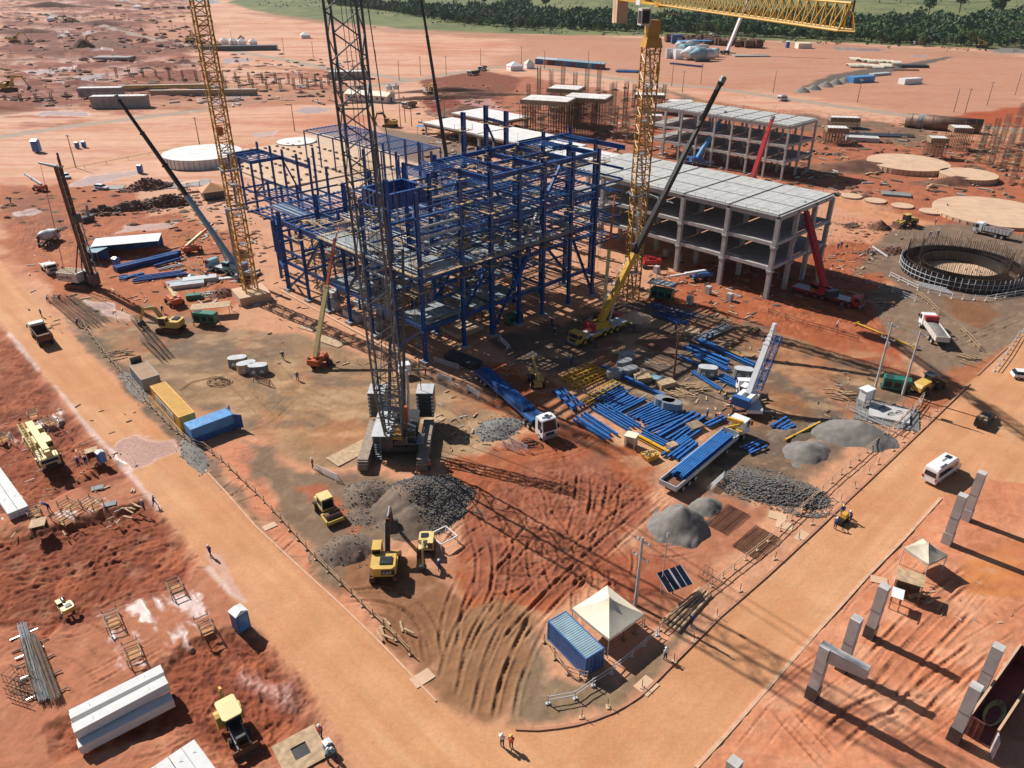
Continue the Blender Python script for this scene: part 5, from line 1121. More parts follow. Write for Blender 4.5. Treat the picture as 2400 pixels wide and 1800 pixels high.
# ---- excavators
def lettering(name, text, size, mt, par, loc, rot):
 cu = bpy.data.curves.new(name, 'FONT'); cu.body = text; cu.size = size; cu.extrude = .01
 tmp = bpy.data.objects.new(name, cu); C.objects.link(tmp); bpy.context.view_layer.update()
 me = bpy.data.meshes.new_from_object(tmp.evaluated_get(bpy.context.evaluated_depsgraph_get())); bpy.data.objects.remove(tmp); bpy.data.curves.remove(cu)
 me.materials.clear(); me.materials.append(M[mt]); o = bpy.data.objects.new(name, me); C.objects.link(o); o.parent = par; o.location = loc; o.rotation_euler = rot; return o
def excavator(label, px, hd, cabin='machy', arm='machy', arm_a=0.0, k=1.0, reach=1.0, group='tracked excavators', text=False, armup=1.0):
 t = thing('excavator', label, 'excavator', at(*px), hd, group); t.scale = (k, k, k)
 for y in (-1.25, 1.25):
  mb = MB(); prf = [(-2.1, .1), (-1.7, 0), (1.7, 0), (2.1, .1), (2.25, .45), (2.1, .8), (1.7, .9), (-1.7, .9), (-2.1, .8), (-2.25, .45)]; mb.prof(prf, y - .28, y + .28)
  for i in range(16): x = -1.8 + 3.6 * i / 15; mb.box(x - .07, x + .07, y - .3, y + .3, .88, .95)
  mb.build('crawler_track', 'rust', t)
 mb = MB(); mb.box(-.8, .8, -1.0, 1.0, .4, 1.0); mb.lathe((0, 0, .95), [(.9, 0), (.9, .2)], 16); mb.build('undercarriage', 'black', t)
 rz = Matrix.Rotation(arm_a, 4, 'Z'); T = lambda m_: setattr(m_, 'X', rz)
 mb = MB(); T(mb); mb.prism([(-2.3, -1.0), (-1.9, -1.35), (1.3, -1.35), (1.3, 1.35), (-1.9, 1.35), (-2.3, 1.0)], 1.15, 1.5); mb.prism([(-2.45, -.95), (-2.1, -1.3), (-.1, -1.3), (-.1, 1.3), (-2.1, 1.3), (-2.45, .95)], 1.5, 2.35); bd = mb.build('house', cabin, t)
 mb = MB(); T(mb)
 mb.box(-1.8, -.7, -.95, .35, 2.36, 2.5)
 for i in range(6): mb.box(-1.75 + i * .18, -1.65 + i * .18, -.9, .3, 2.5, 2.54)
 mb.build('engine_hatch', 'dgrey', bd)
 mb = MB(); T(mb); mb.mi = 0; mb.box(-.1, 1.45, .35, 1.32, 2.85, 2.95); mb.mi = 1; mb.box(-.05, 1.4, .4, 1.28, 1.5, 2.85, .05, .02); mb.mi = 0
 for x, y in ((-.05, .38), (1.42, .38), (1.42, 1.3), (-.05, 1.3)): mb.beam((x, y, 1.5), (x, y, 2.9), .09)
 mb.build('cab', [cabin, 'glass'], t)
 if text:
  mb = MB(); T(mb); mb.box(-2.49, -2.46, -1.25, .15, 1.52, 2.15); pn = mb.build('name_panel', 'black', bd)
  lettering('maker_lettering', 'CAT', .5, 'white', bd, (-2.5, .02, 1.64), (math.pi / 2, 0, -math.pi / 2))
 mb = MB(); T(mb); a = armup
 p0 = Vector((.9, -.25, 1.7)); p1 = Vector((2.6 * reach, -.25, 3.6 * a + .6)); p2 = Vector((4.9 * reach, -.25, 3.3 * a + .6)); p3 = Vector((5.9 * reach, -.25, 1.0 + .3 * a))
 mb.beam(p0, p1, .45, .5, w2=.45, h2=.75); mb.beam(p1, p2, .45, .75, w2=.35, h2=.4); mb.build('boom', arm, t)
 mb = MB(); T(mb); mb.beam(p2 + Vector((-.3, 0, .35)), p3, .3, .45, w2=.28, h2=.25); mb.build('stick', arm, t)
 mb = MB(); T(mb); mb.tube(p0 + Vector((.4, .3, -.2)), p1 + Vector((0, .3, -.1)), .1, 6); mb.tube(p1 + Vector((.3, 0, .5)), p2 + Vector((-.2, 0, .6)), .09, 6); mb.build('hydraulic_rams', 'silver', t)
 mb = MB(); T(mb); mb.X = rz @ Matrix.Translation(p3); mb.prof([(-.1, .2), (.35, .1), (.3, -.5), (-.1, -.95), (-.7, -.95), (-.45, -.4)], -.6, .6); mb.build('bucket', 'dgrey', t)
 return t
excavator('yellow excavator with a white lettered rear digging beside the black gravel heap', (905, 1335), R_(93), 'machy', 'rust', 0, 1.08, 1.1, text=True)
mbx = bpy.data.objects
excavator('yellow excavator with its arm bent down beside the green generator', (402, 775), R_(172), 'machy', 'machy', 0, 1.05)
excavator('small cream excavator working below the black gravel heap', (1000, 1290), R_(-88), 'cream', 'cream', 0, .68, .9)
excavator('tiny dark excavator on the dug ground by the lower left road', (158, 1432), R_(120), 'machy', 'black', .3, .5, .6, armup=.2)
excavator('orange excavator loading soil among the rebar columns at the back', (1005, 222), R_(-60), 'whited', 'ochre', 0, 1.4)
excavator('dark green excavator parked on the grey track behind the blue frame', (915, 298), R_(160), 'machy', 'black', 0, 1.3)
for i, (u, v, a_) in enumerate(((35, 100, 20), (160, 56, 200), (20, 215, 10), (445, 100, 90), (195, 108, 30), (2300, 112, 160))):
 excavator(['dark excavator on the churned soil at the far upper left', 'excavator on top of a dark far mound', 'dark excavator at the left edge of the flooded ground', 'excavator standing on the pale far road', 'excavator beside the bright far puddle', 'yellow excavator before the trees at the far right'][i], (u, v), R_(a_), 'machy', 'machy', 0, 1.9)
# ---- backhoe loader seen from above
t = thing('backhoe_loader', 'yellow backhoe loader with a cream roof in the lower left corner', 'backhoe', *between((515, 1640), (590, 1790)))
# front bucket towards the camera
wheels(t, (-1.3,), (-.95, .95), .75, .45, 'machy'); wheels(t, (1.5,), (-.85, .85), .5, .35, 'machy')
mb = MB(); mb.box(-1.9, 2.3, -.55, .55, .6, 1.1); mb.build('chassis', 'black', t); mb = MB(); mb.box(.7, 2.4, -.5, .5, 1.1, 1.65, .05, .08); mb.build('bonnet', 'black', t)
for s in (-1, 1): mb = MB(); mb.lathe((-1.3, s * .95, .78), [(.86, -.26), (.86, .26)], 12, 'y'); mb.build('mudguard', 'machy', t)
mb = MB(); mb.mi = 1; mb.box(-1.5, .6, -.75, .75, 1.1, 2.6, .06, .06); mb.mi = 0; mb.prism([(-1.7, -.75), (-1.5, -.9), (.6, -.9), (.85, -.7), (.85, .7), (.6, .9), (-1.5, .9), (-1.7, .75)], 2.6, 2.75); mb.build('cab', ['cream', 'glass'], t)
for s in (-1, 1): mb = MB(); mb.beam((.4, s * .55, 1.5), (2.9, s * .55, .9), .12, .22); mb.tube((.8, s * .55, 1.1), (2.4, s * .55, 1.2), .06, 6); mb.build('loader_arm', 'grey', t)
mb = MB(); mb.prof([(2.9, .9), (3.0, .15), (3.7, .05), (3.75, .15), (3.15, .3), (3.05, .9)], -1.15, 1.15); mb.build('front_bucket', 'rust', t)
mb = MB(); mb.beam((-1.9, 0, 1.0), (-2.6, .1, 2.7), .3, .4, w2=.25, h2=.3); mb.build('rear_boom', 'machy', t)
mb = MB(); mb.beam((-2.6, .1, 2.8), (-3.6, .15, 2.2), .25, .3, w2=.2, h2=.2); mb.tube((-2.0, -.1, 1.6), (-2.6, -.05, 2.9), .06, 6); mb.build('rear_stick', 'machy', t)
# ---- road roller
t = thing('road_roller', 'pale yellow road roller with a smooth drum left of the excavator', 'road roller', *between((748, 1178), (795, 1240)))
mb = MB(); mb.lathe((1.5, 0, .75), [(.75, -1.0), (.75, 1.0)], 24, 'y'); mb.build('drum', 'rust', t)
mb = MB(); mb.box(.5, 2.5, 1.02, 1.2, .45, .95); mb.box(.5, 2.5, -1.2, -1.02, .45, .95); mb.box(2.3, 2.5, -1.2, 1.2, .5, .95); mb.box(.4, .62, -1.2, 1.2, .5, 1.0); mb.build('drum_frame', 'machy', t)
mb = MB(); mb.mi = 1; mb.box(-1.5, .2, -.8, .8, 1.3, 2.7, .08, .08); mb.mi = 0; mb.box(-1.6, .3, -.85, .85, 2.7, 2.85, .08, .08); mb.box(-1.5, .15, -.82, .82, 1.0, 1.5)
for x in (-1.5, .2):
 for y in (-.8, .8): mb.beam((x, y, 1.2), (x * .95, y * .93, 2.75), .1)
mb.build('cab', ['cream', 'glass'], t)
mb = MB(); mb.prof([(-1.5, .6), (-3.0, .7), (-3.1, 1.3), (-2.8, 1.6), (-1.5, 1.75)], -.7, .7); mb.build('bonnet', 'cream', t); wheels(t, (-1.9,), (-.95, .95), .7, .5, 'cream')
# ---- wheel loaders
def loader(label, px, hd, col='machy', roof='machy', k=1.0):
 t = thing('wheel_loader', label, 'wheel loader', at(*px), hd, 'wheel loaders'); t.scale = (k, k, k); wheels(t, (-1.5, 1.5), (-1.0, 1.0), .75, .5, 'dgrey')
 mb = MB(); mb.prof([(-3.0, .8), (-.5, .8), (-.5, 2.2), (-2.6, 1.9), (-3.0, 1.5)], -.85, .85); mb.build('engine_cover', col, t)
 mb = MB(); mb.box(-.5, 2.0, -.5, .5, .7, 1.3); mb.build('front_frame', col, t)
 mb = MB(); mb.mi = 1; mb.box(-.5, .9, -.7, .7, 1.5, 2.9, .05, .05); mb.mi = 0; mb.box(-.6, 1.0, -.8, .8, 2.9, 3.05); mb.build('cab', [roof, 'glass'], t)
 for s in (-1, 1): mb = MB(); mb.beam((1.0, s * .5, 1.6), (2.9, s * .5, .8), .16, .3); mb.build('lift_arm', col, t)
 mb = MB(); mb.prof([(2.8, 1.2), (2.9, .2), (3.8, .1), (3.1, .35), (3.0, 1.25)], -1.3, 1.3); mb.build('bucket', 'rust', t); return t
loader('yellow wheel loader with a dusty bucket on the dirt track behind the rebar ring', (2122, 530), R_(-160), 'machy', 'machy', 1.1)
loader('yellow wheel loader with a dark roof behind the green generator at the right', (2170, 915), R_(30), 'machy', 'dgrey', 1.0)
t = thing('telehandler', 'yellow telehandler with a raised pallet fork beside the blue beam trailer', 'telehandler', at(1256, 900), R_(100)); wheels(t, (-1.4, 1.4), (-1.0, 1.0), .6, .42, 'machy')
mb = MB(); mb.box(-2.3, 2.1, -.6, .6, .6, 1.3); mb.build('chassis', 'machy', t); mb = MB(); mb.box(-1.4, .9, -1.1, -.45, .9, 1.6); mb.build('engine_cover', 'machy', t)
mb = MB(); mb.mi = 1; mb.box(-.8, .9, .35, 1.1, 1.2, 2.4, .05, .05); mb.mi = 0; mb.box(-.85, .95, .3, 1.15, 2.4, 2.5); mb.build('cab', ['machy', 'glass'], t)
boom_seg('boom', t, (-2.0, -.1, 1.7), (3.4, -.1, 3.4), .4, .34, .45, .4, 'machy')
mb = MB(); 
for s in (-.5, .5): mb.beam((3.9, s - .1, 3.2), (5.0, s - .1, 3.2), .12, .06)
for z in (3.2, 3.9): mb.beam((3.8, -.8, z), (3.8, .6, z), .1, .1)
for s in (-.8, .6): mb.beam((3.8, s, 3.2), (3.8, s, 3.9), .1, .1)
mb.build('pallet_fork', 'white', t)
# ---- trucks
dump_truck('dusty dump truck with an empty brown body on the left dirt road', (125, 828), (80, 770), 7.6, 'whited', 'rust')
dump_truck('white dump truck with a silver ribbed body full of soil behind the rebar ring', (2360, 562), (2285, 545), 8.8, 'white', 'lgrey', 'soil')
t = dump_truck('white dump truck with a red crane box behind its cab on the gravel', (2212, 828), (2158, 752), 10.5, 'white', 'whited', 'gravf', 1.0)
mb = MB(); mb.box(1.9, 2.6, -1.2, 1.2, 1.3, 3.2); mb.build('crane_box', 'red', t)
dump_truck('dusty dump truck waiting by the far soil heap near the water tanks', (975, 250), (945, 255), 8, 'white', 'woodd')
dump_truck('black dump truck leading on the far grey road', (1122, 175), (1098, 178), 9, 'white', 'black', 'soil')
dump_truck('second dump truck following on the far grey road', (1140, 163), (1122, 168), 9, 'white', 'dgrey', 'soil')
dump_truck('red bodied dump truck driving before the trees at the far right', (2165, 107), (2140, 105), 10, 'white', 'rust')
# concrete mixer
t = thing('concrete_mixer', 'grey concrete mixer truck beside the tall pile drilling rig', 'concrete mixer', *between((90, 590), (140, 555)))
chassis(t, -3.8, 3.4); wheels(t, (-2.6, -1.3, 2.7), (-1.05, 1.05), .52, .4); truck_cab(t, 2.0, 1.9, 2.4, .75, 2.9, 'lgrey')
mb = MB(); mb.X = Matrix.Rotation(R_(12), 4, 'Y'); mb.lathe((-.6, 0, 2.3), [(.55, -3.3), (.9, -2.6), (1.25, -1.2), (1.3, .2), (1.05, 1.5), (.6, 2.1)], 20, 'x'); mb.build('drum', 'lgrey', t, True)
mb = MB(); mb.beam((-3.7, 0, 3.1), (-4.6, 0, 1.8), .6, .12); mb.beam((-3.6, -.5, 1), (-3.6, -.5, 3.2), .12); mb.beam((-3.6, .5, 1), (-3.6, .5, 3.2), .12); mb.build('chute', 'dgrey', t)
# small white flat truck by the rig
t = thing('flatbed_truck', 'small white flatbed truck in front of the concrete mixer', 'truck', *between((95, 618), (140, 655)))
chassis(t, -3.2, 2.6); wheels(t, (-1.9, 2.1), (-1.0, 1.0), .48, .35); truck_cab(t, 1.5, 1.8, 2.2, .7, 2.5, 'whited')
mb = MB(); mb.box(-3.3, 1.3, -1.15, 1.15, 1.1, 1.25); mb.box(1.15, 1.3, -1.15, 1.15, 1.25, 2.1)
for s in (-1, 1): mb.box(-3.3, 1.3, s * 1.1 - .05, s * 1.1 + .05, 1.25, 1.6)
mb.build('flat_bed', 'whited', t)
# articulated trailer with blue beams, white tractor in front
t = thing('tractor_truck', 'white tractor truck coupled to a blue trailer of beams', 'truck', *between((1236, 985), (1290, 1035)))
chassis(t, -3.2, 2.4); wheels(t, (-2.4, -1.1, 2.2), (-1.05, 1.05), .52, .4); truck_cab(t, 1.1, 2.1, 2.5, .75, 3.6, 'white', .3)
mb = MB(); mb.box(1.25, 2.4, -.9, .9, 3.6, 3.85, .15, .1); mb.build('roof_spoiler', 'white', t); mb = MB(); mb.box(1.9, 2.4, -.3, .3, 3.86, 3.9); mb.build('roof_hatch', 'black', t); mb = MB(); mb.lathe((-.2, 1.0, 1.0), [(.3, -.6), (.3, .6)], 12, 'x'); mb.build('fuel_tank', 'silver', t)
def trailer(label, r, f, mt, nb=9, L=None):
 loc, hd = between(r, f); L = L or (at(*r) - at(*f)).length
 t = thing('flat_trailer', label, 'trailer', loc, hd); mb = MB(); mb.box(-L / 2, L / 2 - 2.6, -1.25, 1.25, .95, 1.15)
 for i in range(int(L / .8)): mb.box(-L / 2 + i * .8, -L / 2 + i * .8 + .12, -1.25, 1.25, 1.15, 1.2)
 mb.box(-L / 2, L / 2, -.5, .5, .7, .95); mb.box(L / 2 - 2.6, L / 2, -1.25, 1.25, 1.35, 1.5)
 for s in (-1, 1): mb.box(-L / 2, L / 2, s * 1.2 - .06, s * 1.2 + .06, .95, 1.45)
 mb.build('trailer_bed', mt, t); wheels(t, (-L / 2 + 1.4, -L / 2 + 2.7, -L / 2 + 4), (-1.05, 1.05), .5, .4); return t
TR = trailer('long blue flat trailer loaded with blue beams behind the white tractor truck', (1125, 880), (1262, 1000), 'cblue')
# flatbed truck loaded with blue beams, yellow loader crane behind the cab
loc, hd = between((1562, 1160), (1738, 1012)); Lk = (at(1562, 1160) - at(1738, 1012)).length
FT = thing('flatbed_truck', 'long grey dropside truck loaded with blue beams, yellow loader crane behind its white cab', 'truck', loc, hd)
chassis(FT, -Lk / 2 + .2, Lk / 2 - .4); wheels(FT, (-Lk / 2 + 2, -Lk / 2 + 3.6, -Lk / 2 + 5.2, Lk / 2 - 7, Lk / 2 - 2), (-1.1, 1.1), .55, .42); truck_cab(FT, Lk / 2 - 2.1, 2.0, 2.45, .8, 3.1, 'white')
mb = MB(); b1 = Lk / 2 - 3.9; b0 = -Lk / 2; mb.box(b0, b1, -1.3, 1.3, 1.15, 1.3)
for s in (-1, 1): mb.box(b0, b1, s * 1.3 - .06, s * 1.3 + .06, 1.3, 1.95)
mb.box(b0 - .06, b0 + .06, -1.24, 1.24, 1.3, 1.95); mb.box(b1 - .06, b1 + .06, -1.24, 1.24, 1.3, 2.3); mb.build('dropside_bed', 'lgrey', FT)
mb = MB(); mb.box(b1 + .2, b1 + 1.6, -1.1, 1.1, 1.2, 1.7); mb.beam((b1 + .9, 0, 1.7), (b1 + .9, 0, 3.4), .5); mb.beam((b1 + .9, -1.2, 3.5), (b1 + .9, 1.2, 3.3), .4, .45); mb.beam((b1 + .5, -1.0, 3.2), (b1 + .5, 1.0, 1.9), .3, .35); mb.build('loader_crane', 'yellow', FT)
mb = MB(); mb.mi = 0; mb.box(b0 + .3, b0 + 3, -1.2, 1.2, 1.31, 1.36); mb.build('bed_dirt', 'soil', FT)
# ---- van, pickup, cars
def van(label, r, f, L=7.0, W=2.05, H=2.8, name='minibus', cat='van', k=1.0, glassband=True, group=None):
 loc, hd = between(r, f); t = thing(name, label, cat, loc, hd, group); h = L / 2
 mb = MB(); pf = [(-h, .45), (h - .1, .45), (h, .8), (h - .05, 1.15), (h - .75, 1.55), (h - 1.45, H - .25), (h - 1.9, H - .03), (-h + .25, H), (-h + .05, H - .3)]
 n = len(pf); vs = []
 for y, inset in ((-W / 2, 0), (W / 2, 0)):
  for x, z in pf: ins = .16 * max(0, (z - 1.2) / (H - 1.2)); vs.append((x, y * (1 - ins * .9), z))
 mb.add(vs, [tuple(range(n)), tuple(range(2 * n - 1, n - 1, -1))] + [(i, n + i, n + (i + 1) % n, (i + 1) % n) for i in range(n)])
 body = mb.build('body', 'white', t); bv = body.modifiers.new('b', 'BEVEL'); bv.width = .09; bv.segments = 2; bv.limit_method = 'ANGLE'
 def gl(nm, p, mt='glass'): m_ = MB(); m_.add(p, [tuple(range(len(p)))]); m_.build(nm, mt, body)
 def yy(z): return W / 2 * (1 - .16 * max(0, (z - 1.2) / (H - 1.2)) * .9) + .012
 for s in (-1, 1):
  z0, z1 = 1.4, H - .65
  gl('side_window', [(-h + .5, s * yy(z0), z0), (h - 2.7, s * yy(z0), z0), (h - 2.7, s * yy(z1), z1), (-h + .5, s * yy(z1), z1)])
  gl('door_window', [(h - 2.5, s * yy(z0), z0), (h - 1.25, s * yy(z0), z0), (h - 1.6, s * yy(z1), z1), (h - 2.5, s * yy(z1), z1)])
  m_ = MB(); m_.box(h - .12, h + .0, s * .75 - .2, s * .75 + .2, .85, 1.05); m_.build('headlight', 'lgrey', body)
  m_ = MB(); m_.box(-h - .03, -h + .02, s * .88 - .1, s * .88 + .1, .9, 1.35); m_.build('tail_light', 'red', body)
  m_ = MB(); m_.box(-h + .3, h - .9, s * (W / 2) - .02, s * (W / 2) + .02, .62, .78); m_.build('side_stripe', 'grey', body)
 z0, z1 = 1.45, H - .55; gl('rear_window', [(-h - .015, -.8, z0), (-h - .015, .8, z0), (-h + .05, .72, z1), (-h + .05, -.72, z1)])
 gl('windscreen', [(h - .72, -.82, 1.6), (h - .72, .82, 1.6), (h - 1.4, .74, H - .32), (h - 1.4, -.74, H - .32)])
 m_ = MB(); m_.box(h - 3.1, h - 2.3, -.35, .35, H, H + .05); m_.build('roof_hatch', 'black', t); m_ = MB(); m_.box(-.9, .3, -.12, .12, H, H + .03); m_.build('roof_vent', 'grey', t); m_ = MB(); m_.box(-h + .8, -h + 2.4, -.65, -.35, H, H + .16); m_.build('air_conditioner', 'white', t)
 wheels(t, (-h + 1.4, h - 1.2), (-W / 2 + .16, W / 2 - .16), .36, .26, 'lgrey'); return t
van('white minibus with dark windows driving up the right dirt road', (2168, 1139), (2237, 1091), 7.0)
van('small white van on the far grey road behind the farther concrete frame', (1822, 238), (1846, 234), 6.6)
def car(label, r, f, L=4.2, col='white', pick=False, group='parked cars'):
 loc, hd = between(r, f); t = thing('pickup_truck' if pick else 'parked_car', label, 'pickup' if pick else 'car', loc, hd, None if pick else group); h = L / 2; W = 1.75
 mb = MB(); mb.prof([(-h, .4), (h, .4), (h, .75), (h - .9, .95), (-h + .1, .98)], -W / 2, W / 2); b = mb.build('body', col, t); bv = b.modifiers.new('b', 'BEVEL'); bv.width = .08; bv.segments = 2
 x0, x1 = (-h + .1, h - 1.0) if not pick else (-.2, h - 1.1)
 mb = MB(); mb.mi = 1; mb.add([(x0, -.8, .96), (x1, -.8, .96), (x1, .8, .96), (x0, .8, .96), (x0 + .35, -.65, 1.45), (x1 - .75, -.65, 1.45), (x1 - .75, .65, 1.45), (x0 + .35, .65, 1.45)], [(4, 5, 6, 7), (0, 1, 5, 4), (1, 2, 6, 5), (2, 3, 7, 6), (3, 0, 4, 7)])
 mb.mi = 0; mb.box(x0 + .37, x1 - .77, -.66, .66, 1.45, 1.49); mb.build('cabin', [col, 'glass'], t)
 wheels(t, (-h + .8, h - .8), (-.78, .78), .33, .22, 'lgrey')
 if pick:
  mb = MB(); mb.box(-h, -.25, -.85, -.78, .98, 1.3); mb.box(-h, -.25, .78, .85, .98, 1.3); mb.box(-h, -h + .07, -.78, .78, .98, 1.3)
  for x in (-h + .1, -.3): mb.tube((x, -.8, 1.2), (x, -.8, 2.0), .04, 5); mb.tube((x, .8, 1.2), (x, .8, 2.0), .04, 5); mb.tube((x, -.8, 2.0), (x, .8, 2.0), .04, 5)
  mb.build('load_rack', 'black', t)
 return t
pk_ = car('black pickup truck with tools in its bed in the shadow of the right road', (2288, 1012), (2322, 968), 5.4, 'black', True)
mb = MB(); mb.cbox((-1.5, .35, 1.35), (.9, .6, .6)); mb.cbox((-1.9, -.4, 1.25), (.6, .5, .4)); mb.cbox((-.9, -.2, 1.2), (.5, .5, .35)); mb.build('load', 'woodd', pk_)
for i, (r, f, c) in enumerate((((147, 412), (166, 422), 'lgrey'), ((228, 442), (250, 444), 'white'), ((393, 482), (420, 474), 'white'), ((2392, 886), (2415, 888), 'white'), ((1490, 76), (1500, 79), 'white'), ((1662, 80), (1674, 82), 'white'), ((790, 152), (800, 154), 'white'), ((870, 64), (885, 66), 'lgrey'), ((700, 205), (712, 207), 'white'))):
 car(['silver car parked by the red boom lift at the far left', 'white saloon car beside the fenced grey pad', 'white hatchback at the end of the dark spoil heap', 'white car entering at the right edge', 'white car by the trees left of the jib hook', 'small white car on the track along the trees', 'white car on the pale far road behind the lattice boom', 'pale truck alone on the far plain', 'white van among the rebar cages'][i], r, f, 4.6 if i < 4 else 6.5, c)
# ---- pile drilling rig
t = thing('drilling_rig', 'tall pile drilling rig with a lettered white engine house at the left', 'drilling rig', at(195, 672), R_(-15))
for y in (-1.7, 1.7):
 mb = MB(); mb.prof([(-2.9, .25), (-2.4, 0), (2.4, 0), (2.9, .25), (3.0, .6), (2.5, 1.05), (-2.5, 1.05), (-3.0, .6)], y - .38, y + .38)
 for i in range(20): x = -2.4 + 4.8 * i / 19; mb.box(x - .08, x + .08, y - .42, y + .42, 1.03, 1.1)
 mb.build('crawler_track', 'rust', t)
mb = MB(); mb.box(-1.5, 1.5, -1.5, 1.5, .6, 1.3); mb.build('undercarriage', 'black', t)
mb = MB(); mb.box(-4.6, .6, -1.6, 1.6, 1.5, 3.5); hs = mb.build('engine_house', 'whited', t)
mb = MB()
for i in range(6): mb.box(-4.4 + i * .8, -4.0 + i * .8, -1.4, 1.4, 3.51, 3.6)
mb.build('roof_grilles', 'wood', hs)
mb = MB(); 
for i in range(4): mb.box(-4.5, -4.0, -1.63, -1.605, 1.8 + i * .35, 2.0 + i * .35)
mb.build('side_stripes', 'clothd', hs)
lettering('side_lettering', 'geofix', 1.25, 'clothd', hs, (-3.8, -1.62, 2.15), (math.pi / 2, 0, 0))
mb = MB(); mb.mi = 1; mb.box(.6, 2.2, .5, 1.6, 1.5, 3.3, .05, .05); mb.mi = 0; mb.box(.55, 2.3, .45, 1.65, 3.3, 3.4); mb.build('cab', ['lgrey', 'glass'], t)
mb = MB(); p = Vector((2.8, 0, .6)); q = Vector((2.2, 0, 26)); mb.beam(p, q, .9, .9); mb.build('mast', 'rust', t)
mb = MB()
for s in (-1, 1): mb.beam(p + Vector((.55, s * .35, 0)), q + Vector((.55, s * .35, -.5)), .12, .12)
for z in range(2, 26, 2): mb.cbox((2.8 - z * .023 + .5, 0, z), (.2, .9, .2))
mb.build('mast_rails', 'silver', t)
mb = MB(); mb.tube((3.7, 0, 1.0), (3.2, 0, 28.8), .2, 8); mb.tube((3.9, -.5, 14), (3.4, -.5, 28), .1, 6); mb.build('kelly_bar', 'rust', t)
mb = MB()
for i in range(40): z = 3 + i * .3; mb.cbox((3.75 - z * .02 + math.cos(i) * .2, .9 + math.sin(i) * .2, z), (.5, .35, .08), i)
mb.tube((3.7, .9, 2), (3.45, .9, 15), .07, 6); mb.build('auger', 'dgrey', t)
mb = MB(); mb.cbox((3.3, 0, 15.5), (1.3, 1.6, 1.8)); mb.build('rotary_drive', 'dgrey', t); mb = MB(); mb.cbox((3.4, 0, 2.2), (1.6, 1.8, 2.2)); mb.build('mast_foot', 'dgrey', t)
mb = MB(); mb.beam(q, q + Vector((-4.2, 0, .5)), .7, .5, w2=.4, h2=.3); mb.beam(q + Vector((0, 0, -.2)), q + Vector((1.4, 0, .1)), .6, .4); mb.build('mast_head', 'silver', t)
mb = MB()
for x, z0 in ((-4.0, 3.5), (-3.8, 3.5)): mb.tube((x, .1, z0), q + Vector((-4.0, .1, .4)), .04, 4)
mb.tube((.0, -.9, 3.4), (2.6, -.3, 11), .14, 6); mb.tube((.0, .9, 3.4), (2.6, .3, 11), .14, 6); mb.build('backstay_and_ropes', 'black', t)
mb = MB(); mb.path([(2.4, .7, 4), (2.9, 1.3, 7), (2.7, 1.0, 12), (2.6, .6, 16)], .07, 5); mb.path([(2.4, .9, 4), (3.4, 1.6, 6), (3.0, 1.5, 9), (2.6, .8, 14)], .06, 5); mb.build('hoses', 'black', t)
# ================= laydown yard: blue steel beams =================
def beam_row(p, q, n, gap, w, h, label, mt='blue2', z0=.22, layers=1, group=None, spread=0.0, var=.12, par=None):
 P = at(*p); Q = at(*q); d = (Q - P); L = d.length; hd = math.atan2(d.y, d.x); s = Vector((-d.y, d.x, 0)).normalized()
 if n > 2: gap *= n / (n - 1) * 1.12; n -= 1; var += .12; spread += .012
 for k in range(layers):
  for i in range(n - k):
   l = L * (1 - rng.random() * var); o_ = (i - (n - k - 1) / 2 + rng.uniform(-.16, .16) * (n > 2)) * gap; c = (P + Q) / 2 + s * o_ + d.normalized() * rng.uniform(-.03, .03) * L
   mb = MB(); mb.ibeam((-l / 2, 0, h / 2), (l / 2, 0, h / 2), w, h, .04)
   for e in (-1, 1): mb.cbox((e * (l / 2 - .02), 0, h / 2), (.04, w * 1.15, h * 1.05))
   if rng.random() < .5: mb.cbox((rng.uniform(-.3, .3) * l, 0, h + .03), (.5, w * .8, .06))
   o = mb.build('steel_girder', mt); o.location = c + Vector((0, 0, z0 + k * (h + .02))); o.rotation_euler = (0, 0, hd + rng.uniform(-1, 1) * (.012 + spread)); tag(o, label, 'steel beam', group or label)
